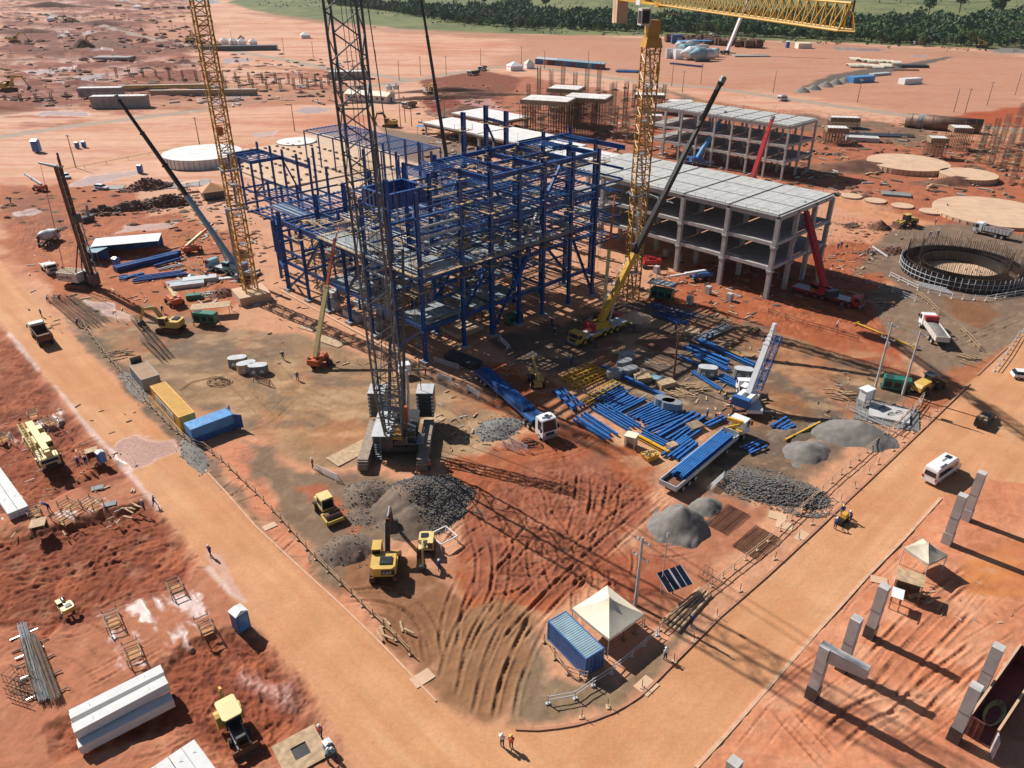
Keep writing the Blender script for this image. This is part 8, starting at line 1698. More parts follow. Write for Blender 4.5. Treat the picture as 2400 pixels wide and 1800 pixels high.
heap('grey aggregate heap below the thin yellow beam', (1893, 1062), 4.2, 3.4, 1.6, 'gravf', .3, 19, 44, 0, peaks=[(0, 0, .9, 1), (.5, .3, .6, .5)], rough=.22)
heap('brown aggregate mound left of the yellow beam', (1850, 1020), 4.0, 2.6, .8, 'gravb', .3, 21, 36, 0)
heap('sand heap in the shadow of the jib crane', (1552, 805), 4.6, 3.6, 1.0, 'soil', .2, 23, 40, 0, name='soil_heap'); heap('pale sand heap under the jib tower crane', (1487, 745), 3.4, 3.0, 1.6, 'slab', .2, 25, 36, 0, name='soil_heap')
heap('grey gravel patch left of the white tractor truck', (1170, 1005), 4.2, 3.0, .9, 'grav', .9, 27, 40, 500, .2); heap('long dark gravel bank along the left road', (310, 902), 9, 1.6, .6, 'gravf', R_(130), 29, 44, 300, .16)
heap('lower part of the gravel bank beside the blue tarpaulin', (455, 1068), 5.5, 1.7, .7, 'gravf', R_(128), 31, 40, 200, .16)
heap('long dark red ridge of spoil behind the drilling rig', (330, 488), 14, 5, 3.6, 'soil', R_(18), 33, 60, 700, .7, name='soil_heap', peaks=[(-.7, -.2, .4, .5), (-.1, .0, .55, .8), (.5, .25, .6, 1)], rough=.5, smt='soil')
heap('second spoil ridge nearer the teal crane', (350, 440), 8, 4, 3.0, 'soil', R_(25), 35, 50, 300, .7, name='soil_heap', rough=.5, smt='soil'); heap('spoil heap left of the tower crane block', (525, 690), 3.2, 2.6, 1.6, 'soil', 0, 37, 30, 80, .3, name='soil_heap', smt='soil')
heap('red soil cone between the concrete frame and the ring', (2060, 535), 3.2, 2.6, 2.4, 'soil', 0, 39, 34, 60, .3, name='soil_heap', smt='soil'); heap('long red bank of dug soil above the ring', (2090, 590), 10, 2.2, 1.3, 'soil', R_(5), 41, 44, 200, .4, name='soil_heap', smt='soil')
for i, (u, v, rx, ry, h, a_) in enumerate(((250, 108, 30, 14, 6, -35), (240, 60, 40, 9, 6, -5), (165, 55, 14, 10, 8, 0), (60, 78, 40, 8, 5, 0), (195, 112, 11, 9, 8, 0), (120, 18, 70, 10, 8, -3), (1095, 265, 16, 8, 4, 10), (1040, 232, 34, 3, 2.5, 8), (1110, 225, 34, 3, 2.5, 8), (1050, 215, 30, 3, 2.5, 8), (430, 150, 10, 5, 3, 0), (2010, 395, 20, 6, 3, 0), (560, 600, 4, 3, 2, 0), (1500, 265, 8, 4, 2.5, 0), (2240, 430, 12, 4, 2.5, 0))):
 heap('dark red bank of dug soil ' + ['on the slope of the far left hill', 'above the bright far puddles', 'peaked like a roof at the far upper left', 'along the left edge of the far works', 'with a sharp point left of the pale plain', 'along the farthest upper left', 'behind the portal columns', 'nearest of the three long trench banks', 'rightmost of the three long trench banks', 'farthest of the three long trench banks', 'behind the left tower crane mast', 'behind the large pale disc', 'right of the tower crane block', 'left of the farther concrete frame', 'between the two upper pale discs'][i], (u, v), rx, ry, h, 'soil', R_(a_), 50 + i, 34, 0, name='soil_heap', rough=.4)
for i, (u, v) in enumerate(((1880, 216), (1907, 210), (1936, 203), (1959, 197), (1979, 192), (1996, 188))): heap(['first', 'second', 'third', 'fourth', 'fifth', 'last'][i] + ' dark gravel cone in the far row leading to the grey strip', (u, v), 4.6, 4.6, 3.0, 'gravf', 0, 80 + i, 18, 0)
# ================= circular bases =================
def disc(label, px, r, h, mt, hd=0, n=48, edge='woodd'):
 t = thing('circular_slab', label, 'concrete slab', at(*px)); mb = MB(); mb.lathe((0, 0, 0), [(r, 0), (r, h)], n); mb.build('slab', mt, t)
 mb = MB()
 for i in range(n): a_ = 2 * math.pi * i / n; mb.cbox((math.cos(a_) * (r + .06), math.sin(a_) * (r + .06), h / 2), (.1, .12, h), a_)
 mb.build('edge_form', edge, t); return t
for lab, px, r, h, mt in [('small pale disc leftmost of the row of four', (1995, 462), 3.0, .5, 'slab'), ('small pale disc second of the row of four', (2051, 473), 3.0, .5, 'slab'), ('small pale disc third of the row of four', (2114, 485), 3.0, .5, 'slab'), ('small pale disc rightmost of the row of four', (2180, 498), 3.0, .5, 'slab'),
                          ('widest pale disc at the right edge with a yellow hose', (2326, 502), 15.5, .9, 'slab'), ('large stained pale disc behind the small row', (2125, 392), 13.2, 1.8, 'slab'), ('medium pale disc between the stained disc and the rebar columns', (2267, 420), 8.6, 1.8, 'slab'), ('white disc with people on it beside the left tower crane', (478, 378), 13.5, 3.2, 'slabw'), ('small white disc on the pale slab behind the blue annex', (695, 336), 7.5, .9, 'slabw')]: disc(lab, px, r, h, mt, edge='woodd' if r > 5 else 'slab')
c = at(2250, 640, 0); RC = Vector((c.x, c.y, 0)); t = thing('ring_foundation', 'dark circular foundation ring full of upright rebar at the right', 'foundation', RC)
mb = MB(); n = 72; ro, ri = 12.6, 8.3
for r0, r1, h in ((ro - .25, ro, 2.4), (ri - .25, ri, 2.4)):
 for i in range(n):
  a0 = 2 * math.pi * i / n; a1 = 2 * math.pi * (i + 1) / n; q = [(r * math.cos(a), r * math.sin(a)) for a in (a0, a1) for r in (r0, r1)]
  mb.add([(q[0][0], q[0][1], 0), (q[1][0], q[1][1], 0), (q[3][0], q[3][1], 0), (q[2][0], q[2][1], 0), (q[0][0], q[0][1], h), (q[1][0], q[1][1], h), (q[3][0], q[3][1], h), (q[2][0], q[2][1], h)], [(0, 3, 2, 1), (4, 5, 6, 7), (0, 1, 5, 4), (1, 2, 6, 5), (2, 3, 7, 6), (3, 0, 4, 7)])
tag(mb.build('formwork_walls', 'black', t), kind='stuff'); mb = MB(); mb.lathe((0, 0, .05), [(ri - .3, 0), (ri - .3, .05)], 48); mb.build('inner_floor', 'slab', t); mb = MB()
for i in range(300): a_ = 2 * math.pi * i / 300; r = 11.7 if i % 2 else 9.2; h = rng.uniform(4.2, 6.2); mb.tube((math.cos(a_) * r, math.sin(a_) * r, .2), (math.cos(a_) * r, math.sin(a_) * r, h), .055, 3)
for r in (9.2, 11.7):
 for z in (1.0, 1.8, 2.8): mb.path([(math.cos(a_ * math.pi / 30) * r, math.sin(a_ * math.pi / 30) * r, z) for a_ in range(61)], .03, 3)
tag(mb.build('upright_rebar', 'rebar', t), kind='stuff'); mb = MB()
for i in range(64):
 a_ = 2 * math.pi * i / 64; p = Vector((math.cos(a_) * 12.75, math.sin(a_) * 12.75, 0)); mb.beam(p + Vector((0, 0, .3)), p + Vector((0, 0, 3.0)), .1, .1)
for z in (1.0, 2.0): mb.path([(math.cos(a_ * math.pi / 32) * 12.8, math.sin(a_ * math.pi / 32) * 12.8, z) for a_ in range(65)], .05, 4)
mb.build('outer_props', 'lgrey', t)
mb = MB(); [mb.beam((-12 + i * .5, 10.5, .2), (-14 + i * .5, 15, 1.2), .3, .3) for i in range(1)]; [mb.beam(Vector((-13.5, -6 - k, .4)), Vector((-8.5, -10.5 - k, .5)), .18, .18) for k in range(4)]; mb.build('white_timbers', 'white', t)
# ================= rebar columns and concrete works at the back =================
def rebar_tower(loc, h, w=1.4, planks=3):
 t = thing('rebar_column', '', 'rebar column', loc, rng.random()); mb = MB(); nb = 5
 for i in range(nb):
  for j in range(nb):
   if 0 < i < nb - 1 and 0 < j < nb - 1: continue
   x, y = -w / 2 + w * i / (nb - 1), -w / 2 + w * j / (nb - 1); mb.tube((x, y, 0), (x * 1.02, y * 1.02, h * rng.uniform(.92, 1)), .05, 3, caps=False)
 z = .4
 while z < h * .85: [mb.tube((a * w / 2, b * w / 2, z), (c_ * w / 2, d * w / 2, z), .03, 3, caps=False) for a, b, c_, d in ((-1, -1, 1, -1), (1, -1, 1, 1), (1, 1, -1, 1), (-1, 1, -1, -1))]; z += .8
 mb.build('bars', 'rebar', t); mb = MB()
 for k in range(planks):
  z = h * (.25 + .2 * k)
  for s in (-1, 1): mb.beam((s * 1.3, -1.7, z), (s * 1.3, 1.7, z), .35, .06); mb.beam((-1.7, s * 1.3, z + .05), (1.7, s * 1.3, z + .05), .35, .06); [mb.tube((s * 1.5, y, z - 2.2), (s * 1.5, y, z + 1.1), .04, 3, caps=False) for y in (-1.5, 1.5)]
 if planks: mb.build('scaffold', 'wood', t)
 return t
grp = [('rebar column rising behind the jib crane among the scaffolds', 'rebar columns behind the jib crane', [(1238, 262, 13), (1262, 258, 20), (1290, 262, 19), (1317, 262, 22), (1345, 270, 19), (1372, 268, 21), (1400, 262, 20), (1430, 270, 14), (1435, 300, 19), (1462, 300, 19), (1440, 330, 14), (1484, 250, 11), (1520, 262, 11), (1545, 255, 10), (1250, 290, 12), (1300, 300, 13), (1350, 300, 13), (1390, 310, 12), (1467, 335, 12), (1232, 320, 11), (1270, 330, 11), (1555, 235, 8)], 3),
       ('rebar column in the cluster at the right edge above the pale discs', 'rebar columns at the right edge', [(2300, 350, 10), (2322, 345, 11), (2345, 340, 12), (2370, 338, 16), (2395, 330, 18), (2290, 380, 10), (2320, 390, 11), (2350, 395, 12), (2380, 390, 13), (2405, 380, 13), (2370, 430, 10), (2400, 440, 11)], 3),
       ('spiky rebar pedestal in the long far rows left of the frame', 'rebar pedestals in two long rows', [(x, 172 + (600 - x) * .055 * -1 * -1 * -.6 + 22, 6) for x in range(275, 860, 31)] + [(x, 212 + (x - 500) * -.02, 6) for x in range(530, 790, 32)] + [(x, 243 - (x - 20) * .045, 4.5) for x in range(15, 200, 36)], 1)]
for lab, g_, pts, npl in grp:
 for u, v, h in pts: r_ = rebar_tower(at(u, v), h, 1.5 if npl == 3 else 1.1, npl); r_['label'] = lab; r_['group'] = g_
def block(label, px, L, W, H, hd, mt='woodd', props=True, top='slabw'):
 t = thing('formwork_block', label, 'formwork', at(*px), hd); mb = MB(); mb.box(-L / 2, L / 2, -W / 2, W / 2, H - 1.6, H)
 mb.build('top_form', mt, t)
 if props:
  mb = MB()
  for i in range(int(L / 1.1) + 1):
   for y in (-W / 2, -W / 4, 0, W / 4, W / 2): x = -L / 2 + L * i / int(L / 1.1); mb.beam((x, y, 0), (x, y, H - 1.6), .14)
  for z in (2, 4, 6, 8):
   if z < H - 1.6: [mb.beam((-L / 2, y, z), (L / 2, y, z), .08) for y in (-W / 2, W / 2)]
  mb.build('props', 'rebar', t)
 else: mb = MB(); mb.box(-L / 2 + .2, L / 2 - .2, -W / 2 + .2, W / 2 - .2, 0, H - 1.6); mb.build('core', 'concg', t)
 mb = MB(); mb.box(-L / 2 + .5, L / 2 - .5, -W / 2 + .5, W / 2 - .5, H + .01, H + .1); mb.build('concrete_top', top, t)
 mb = MB(); [mb.tube((x, y, H), (x, y, H + 1.2), .04, 3) for x in np.linspace(-L / 2, L / 2, 8) for y in (-W / 2, W / 2)]; [mb.tube((-L / 2, y, H + 1.1), (L / 2, y, H + 1.1), .03, 3) for y in (-W / 2, W / 2)]; mb.build('guard_rail', 'wood', t)
 return t
for lab, px, L, W, H, a_, mt, pr in [('big brown propped formwork block behind the portal columns', (1285, 315), 20, 14, 14, -20, 'woodd', True), ('second brown propped block right of the big one', (1375, 308), 18, 13, 14, -20, 'woodd', True), ('tall brown propped block in the gap behind', (1325, 290), 14, 12, 15, -20, 'woodd', True), ('dark propped platform behind the top of the mast', (1520, 262), 14, 8, 8, -10, 'woodd', True), ('small white arched concrete block behind the mast', (1530, 298), 7, 5, 5, -10, 'whited', False),
                                     ('propped platform with a pale top left of the farther frame', (1590, 268), 12, 7, 6, -10, 'concg', True), ('brown formwork right of the farther concrete frame', (1955, 335), 8, 6, 6, -10, 'woodd', True), ('grey formwork heap beyond the farther concrete frame', (1975, 300), 12, 5, 4.5, -10, 'woodd', True), ('tapered pedestal with a pale top above the stained disc', (2187, 368), 6, 5.5, 7, -10, 'woodd', True), ('scaffolded pedestal right of the tapered one', (2240, 348), 7, 7, 8, -10, 'woodd', True),
                                     ('long grey retaining block left one below the far rebar rows', (240, 226), 22, 6, 4.5, 6, 'concg', False), ('long grey retaining block right one below the far rebar rows', (285, 252), 26, 6, 5.5, 6, 'concg', False), ('long timber formwork wall along the first far rebar row', (390, 212), 50, 2.5, 3.0, 7, 'machy', False), ('second timber formwork wall along the far rebar rows', (480, 224), 55, 2.5, 3.0, 5, 'wood', False), ('low shed-like formwork at the end of the rebar rows', (820, 185), 24, 8, 4.5, 5, 'concg', False)]: block(lab, px, L, W, H, R_(a_), mt, pr)
for i, (u, v, L, W, a_) in enumerate(((1090, 325, 34, 16, -46), (1215, 350, 26, 20, -46), (1150, 298, 30, 18, -46), (1290, 370, 22, 14, -46), (1360, 395, 26, 16, -46))):
 t = thing('raised_deck', 'pale concrete deck ' + ['left of the portal columns on dark beams', 'in front of the brown formwork blocks', 'farthest one under the brown formwork', 'behind the top girders of the blue frame', 'between the blue frame and the concrete roof'][i], 'concrete deck', at(u, v), R_(a_)); mb = MB(); mb.box(-L / 2, L / 2, -W / 2, W / 2, 4.6, 5.2); mb.build('deck_slab', 'slabw', t); mb = MB(); mb.box(-L / 2 + .3, L / 2 - .3, -W / 2 + .3, W / 2 - .3, 3.7, 4.58); mb.build('edge_form', 'woodd', t); mb = MB(); [mb.beam((x, y, 0), (x, y, 3.7), .7) for x in np.linspace(-L / 2 + 1, L / 2 - 1, 4) for y in (-W / 2 + 1, W / 2 - 1)]; mb.build('supports', 'conc', t)
t = thing('pale_slab', 'wide pale slab dotted with stub blocks behind the blue annex', 'concrete slab', at(700, 385), R_(-46)); mb = MB(); mb.box(-34, 26, -20, 22, 0, .5); mb.build('slab', 'slab', t); mb = MB(); [mb.cbox((x + rng.uniform(-.8, .8), y, .75), (.9, .9, .6)) for x in np.linspace(-30, 22, 13) for y in np.linspace(-17, 18, 8) if rng.random() < .8]; tag(mb.build('stub_blocks', 'woodd', t), kind='stuff')
# ================= far plain: pipes, silos, shells =================
mb = MB(); mb.lathe((0, 0, 0), [(2.9, -14.3), (2.9, 14.3)], 32, 'x'); o = mb.build('large_pipe', 'pipe', None, True); P, Q = at(2143, 300), at(2272, 312); o.location = (P + Q) / 2 + Vector((0, 0, 2.9)); o.rotation_euler = (0, 0, head(P, Q)); tag(o, 'huge brown rusty pipe with one pale band at the upper right', 'pipe'); L_p = (P - Q).length
mb = MB(); mb.lathe((-8.5, 0, 0), [(2.93, -1.4), (2.93, 1.4)], 32, 'x'); mb.build('pale_band', 'concg', o); mb = MB(); mb.lathe((14.32, 0, 0), [(2.5, 0), (2.5, .05)], 24, 'x'); mb.build('pipe_end_shade', 'black', o)  # black disc on the closed end stands in for the dark bore
for k in range(7): mb = MB(); mb.lathe((-12 + k * 4, 0, 0), [(2.96, -.08), (2.96, .08)], 32, 'x'); mb.build('weld_band', 'rust', o)
for i in range(30):
 f_ = i / 29; u = 1572 + 208 * f_ + rng.uniform(-5, 5); v = 99 + 12 * f_ + rng.uniform(-4, 3); r = rng.uniform(2.2, 3.4); l = rng.uniform(4, 8); mb = MB(); mb.lathe((0, 0, 0), [(r, -l / 2), (r, l / 2)], 14, 'x'); o = mb.build('pipe_section', 'rust'); o.location = at(u, v) + Vector((0, 0, r)); o.rotation_euler = (0, 0, rng.uniform(-.5, .5)); tag(o, 'dark rusty pipe section in the long far heap before the trees', 'pipe', 'rusty pipe sections in the far heap')
slab_thing('blue crate among the dark far pipes', (1585, 102), 9, 5, 7, 0, 'cblue', 'blue_crate', 'crate')
for i, (u, v, k, r, l) in enumerate(((1572, 136, 'box', 4, 8), (1588, 138, 'box', 4, 6), (1605, 133, 'cyl', 4.5, 7), (1598, 126, 'cyl', 4.5, 9), (1620, 126, 'cyl', 5, 8), (1612, 140, 'cone', 4.5, 10), (1632, 143, 'cone', 4.5, 10), (1643, 132, 'box', 5, 9), (1655, 142, 'cyl', 4, 6), (1668, 138, 'cyl', 3.5, 6), (1675, 132, 'box', 3.5, 5))):
 mb = MB()
 if k == 'box': mb.box(-l / 2, l / 2, -r / 2, r / 2, -r, r * .6)
 elif k == 'cyl': mb.lathe((0, 0, 0), [(r * .7, -l / 2 - .6), (r, -l / 2), (r, l / 2), (r * .7, l / 2 + .6)], 18, 'x')
 else: mb.lathe((0, 0, 0), [(.5, -l * .6), (r, 0), (r, l * .5)], 18, 'x')
 o = mb.build('storage_vessel', ['silver', 'white', 'teal', 'silver'][i % 4]); o.location = at(u, v) + Vector((0, 0, r)); o.rotation_euler = (0, 0, R_(10 + 9 * (i % 5))); tag(o, ['grey square unit leftmost in the far vessel group', 'white square unit in the far vessel group', 'pale round vessel behind the cones', 'upright silver vessel at the back of the group', 'white vessel under the blue sheet roof', 'left silver cone of the far pair', 'right silver cone of the far pair', 'large grey unit behind the cones', 'teal vessel right of the cones', 'small vessel at the right of the far group', 'rightmost small unit of the far vessel group'][i], 'vessel')
slab_thing('blue sheet roof over the far silver vessels', (1625, 122), 26, 8, .4, R_(5), 'tarp', 'sheet_roof', 'roof', 8)
for i, (u, v) in enumerate(((2002, 142), (2022, 145), (2040, 147), (2062, 148), (2080, 149), (2096, 151), (1998, 157), (2015, 157), (2034, 158), (2055, 160), (2074, 157))):
 mb = MB(); mb.add([(x, math.cos(a_) * 4.5, math.sin(a_) * 2.2) for x in (-3.6, 3.6) for a_ in np.linspace(.2, 2.9, 8)], [(k, k + 1, 9 + k, 8 + k) for k in range(7)]); o = mb.build('curved_shell', 'tent'); md = o.modifiers.new('s', 'SOLIDIFY'); md.thickness = .25; o.location = at(u, v); o.rotation_euler = (0, 0, rng.uniform(-.3, .3)); tag(o, 'cream curved shell plate in the far double row', 'shell plate', 'cream shell plates in the far double row')
for lab, px, L, W, H, a_, mt in (('pale blue crates along the far grey strip', (2015, 192), 17, 6, 3.2, 25, 'tarp'), ('white wrapped bags on the far red plain', (2132, 196), 13, 5, 3, 20, 'white'), ('black mats beyond the pale blue crates', (2140, 158), 18, 7, 1.6, -5, 'black'), ('brown mats beyond the pale blue crates', (2122, 166), 16, 4, .8, -5, 'rust'), ('pale boulders beside the far grey strip', (2062, 177), 15, 4, 1.5, 25, 'lgrey'), ('grey plates on the plain beside the white far crane', (1760, 132), 26, 9, .8, 0, 'concg'), ('tan triangular shelter alone on the far plain', (1882, 113), 11, 9, 4, 0, 'tent'), ('dark mesh mats beside the big rusty pipe', (2060, 318), 26, 6, .5, -8, 'black'), ('grey concrete blocks left of the stained disc', (2020, 330), 12, 5, 1.6, -15, 'conc'), ('rubble of pale pieces on the far left plain', (268, 138), 26, 12, 1.6, 0, 'concg'), ('grey slabs beside the small discs', (2100, 458), 8, 4, .6, -20, 'bag'), ('grey fenced pad on the left plain', (255, 440), 9, 5, .08, 10, 'concg'), ('grey concrete slab corner below the white disc', (430, 432), 16, 8, .1, 20, 'concg'), ('long dark low shed on the far left', (560, 118), 60, 8, 3.5, 8, 'dgrey'), ('far pale pond bank', (360, 16), 90, 10, 1.2, 2, 'slab')):
 o = slab_thing(lab, px, L, W, H, R_(a_), mt, 'material_stack', 'stack')
t = thing('digger_bench', 'dark green narrow drilling cart by the spoil ridge', 'machine', at(206, 520), R_(60)); mb = MB(); mb.box(-1.8, 1.8, -.8, .8, .3, 1.6); mb.build('body', 'dgrey', t); mb = MB(); mb.beam((.5, 0, 1.6), (.9, 0, 4.4), .6, .5, w2=.3); mb.build('funnel', 'grey', t)
# ================= trees =================
def crown(mb, c, r, h, n, rs, leaf=1.0):
 for _ in range(n):
  while True:
   d = Vector((rs.uniform(-1, 1), rs.uniform(-1, 1), rs.uniform(-1, 1)))
   if .35 < d.length < 1: break
  p = Vector(c) + Vector((d.x * r, d.y * r, d.z * h)); s = leaf * rs.uniform(.6, 1.3); a = Vector((rs.gauss(0, 1), rs.gauss(0, 1), rs.gauss(0, .6))).normalized(); b = a.orthogonal().normalized(); c2 = a.cross(b)
  mb.add([p - b * s - c2 * s * .7, p + b * s - c2 * s * .5, p + c2 * s], [(0, 1, 2)])
def leafmat(name, col): return mat(name, col, .9, 0, .4, .25)
LM = [leafmat('dark_leaves', (.045, .095, .035)), leafmat('mid_leaves', (.07, .135, .045)), leafmat('olive_leaves', (.11, .16, .06)), leafmat('grey_leaves', (.10, .115, .075))]
rs = random.Random(11)
protos = []
for k in range(3):
 t = thing('tree', '', 'tree', (0, -500, 0)); mb = MB(); mb.tube((0, 0, -.5), (.2, .1, 5), .35, 6, r2=.2)
 for a_ in range(4): mb.tube((.15, .1, 3.5), (math.cos(a_ * 1.6) * 2, math.sin(a_ * 1.6) * 2, 6.5), .16, 4, r2=.06)
 mb.build('trunk', 'bark', t); mb = MB(); lobes = [(rs.uniform(-2, 2), rs.uniform(-2, 2), rs.uniform(4.5, 8.5), rs.uniform(1.8, 2.9)) for _ in range(7)]
 for x, y, z, r in lobes: crown(mb, (x, y, z), r, r * .8, 85, rs, .6)
 mb.build('crown', LM[k], t); protos.append(t)
line = [(700, 12), (840, 24), (930, 36), (1000, 50), (1100, 64), (1200, 72), (1350, 76), (1500, 80), (1650, 86), (1800, 94), (1950, 100), (2100, 108), (2250, 114), (2420, 118)]
def lin(u): 
 for (a, b), (c_, d) in zip(line[:-1], line[1:]):
  if a <= u <= c_: return b + (d - b) * (u - a) / (c_ - a)
 return line[-1][1]
used = [False] * 4
def put(k, loc, s, label, group=None):
 rot = rs.uniform(0, 6.28)
 if not used[k]: used[k] = True; t = protos[k]; t.location = loc; t.rotation_euler = (0, 0, rot); t.scale = (s, s, s); t['label'] = label; t['group'] = group
 else: dup(protos[k], loc, rot, label, group, (s, s, s * rs.uniform(.85, 1.2)))
for i in range(120): u = 860 + 1560 * i / 119 + rs.uniform(-6, 6); put(rs.randrange(3), at(u, lin(u) - rs.uniform(2, 9)), rs.uniform(.6, 1.25), 'dark green tree in the front edge of the far woodland', 'trees along the front edge of the far woodland')
for i, (u, v, s) in enumerate(((1225, 18, 3.4), (1278, 24, 2.6), (2248, 30, 3.2), (2060, 8, 3.0), (2110, 8, 3.0), (2205, 4, 3.2), (1070, 6, 2.6), (1135, 16, 2.4), (2330, 44, 3.2), (2175, 38, 2.6), (820, 6, 2.4), (760, 4, 2.2))): put(rs.randrange(3), at(u, v), s, ['lone round tree on the pasture left of the counterweight', 'slim lone tree right of the round one on the pasture', 'tall lone tree on the pasture above the jib tip', 'left tree of the pair at the top right', 'right tree of the pair at the top right', 'tree at the top edge far right', 'tree at the top edge left of the upright black boom', 'tree above the woodland right of the black boom', 'large tree rising from the woodland at the far right', 'tree rising from the woodland near the jib tip', 'tree beside the lattice boom at the top edge', 'leftmost tree beside the lattice boom top'][i])
mb = MB(); pts = []
for i in range(2300):
 u = rs.uniform(780, 2440); base = lin(u) if u > 700 else 10; depth_ = rs.random() ** 1.1; top_ = 40 if u > 1250 else 16; v = base - 6 - depth_ * max(4, (base - top_ - 4) * .82 + 6 * math.sin(u / 90) + 5 * math.sin(u / 37))
 if v < -8: continue
 p = at(u, v); s = rs.uniform(.7, 1.25) * (1 + depth_ * .5); mb.mi = rs.choice([0, 0, 1, 1, 2, 3])
 for q in range(3): crown(mb, (p.x + rs.uniform(-3, 3), p.y + rs.uniform(-3, 3), rs.uniform(3, 6.5) * s), 3.0 * s, 2.4 * s, 16, rs, 1.15 * s)
o = mb.build('woodland', LM); tag(o, kind='stuff'); o['label'] = 'dense green woodland band beyond the site'; o['category'] = 'woodland'
mb = MB()
for i in range(900):
 u = rs.uniform(600, 2440); v = rs.uniform(-20, lin(max(u, 700)) + 6); p = at(u, v); mb.mi = rs.choice([1, 2, 2, 3]); crown(mb, (p.x, p.y, .8), 2.2, 1.2, 4, rs, 1.1)
o = mb.build('scrub', LM); tag(o, kind='stuff'); o['label'] = 'scattered low scrub on the green pasture'; o['category'] = 'scrub'
# spoil, rubble and scattered material that nobody could count
mb = MB(); rr = random.Random(5)
def lump(p, s, h, mi):
 mb.mi = mi; k = 7; vs = [p + Vector((rr.uniform(-.2, .2) * s, rr.uniform(-.2, .2) * s, h))]
 for f_, z in ((.5, .6), (1, -.15)): vs += [p + Vector((math.cos(i * 6.283 / k) * s * f_ * rr.uniform(.7, 1.25) * 1.6, math.sin(i * 6.283 / k) * s * f_ * rr.uniform(.7, 1.25), h * z)) for i in range(k)]
 mb.add(vs, [(0, 1 + i, 1 + (i + 1) % k) for i in range(k)] + [(1 + i, 8 + i, 8 + (i + 1) % k, 1 + (i + 1) % k) for i in range(k)])
for (u0, u1, v0, v1, n, s0, h0) in ((0, 480, 30, 120, 150, 5, 2.6), (0, 860, 125, 240, 150, 3, 1.5), (0, 440, 440, 560, 60, 1.4, .7), (980, 1500, 200, 330, 90, 2, 1.2), (1560, 2400, 300, 470, 150, 1.8, 1.0), (1800, 2100, 520, 720, 50, 1.0, .5), (420, 620, 430, 700, 70, 1.0, .5), (1500, 1900, 600, 720, 40, .7, .3)):
 for _ in range(n): lump(at(rr.uniform(u0, u1), rr.uniform(v0, v1)), s0 * rr.uniform(.3, 1), h0 * rr.uniform(.3, 1), 0 if rr.random() < .8 else 1)
tag(mb.build('spoil_lumps', ['soil', 'gravb']), 'loose lumps of dug soil spread over the works', 'soil', kind='stuff')
mb = MB()
for (u0, u1, v0, v1, n, l0) in ((0, 480, 30, 130, 160, 7), (0, 860, 140, 250, 300, 5), (400, 620, 430, 720, 200, 2.2), (980, 1560, 230, 400, 420, 4), (1560, 2400, 290, 460, 420, 3.5), (1800, 2120, 520, 700, 130, 1.8), (60, 400, 560, 780, 90, 1.6), (1350, 1800, 620, 760, 160, 1.8), (1430, 1800, 780, 960, 110, 1.2), (0, 330, 950, 1260, 60, 1.0), (1000, 1200, 840, 1060, 60, 1.2), (600, 1000, 640, 860, 60, 1.4), (2050, 2400, 1350, 1560, 20, .8), (1900, 2180, 860, 1000, 40, 1.2)):
 for _ in range(n):
  p = at(rr.uniform(u0, u1), rr.uniform(v0, v1)); a_ = rr.choice([AZ, AZ + 1.57, rr.uniform(0, 3)]); l = l0 * rr.uniform(.4, 1.2); mb.mi = rr.choice([0, 0, 1, 2, 3, 4]); k = l0 / 2.2
  mb.cbox(p + Vector((0, 0, .12 * k)), (l, rr.uniform(.1, .5) * k, rr.uniform(.08, .5) * k), a_)
  if rr.random() < .25: mb.tube(p, p + Vector((0, 0, rr.uniform(.8, 1.4) * max(1, k))), .05 * k, 3)
tag(mb.build('scattered_material', ['wood', 'woodd', 'conc', 'rebar', 'slab']), 'scattered boards, bars and offcuts lying around the works', 'debris', kind='stuff')
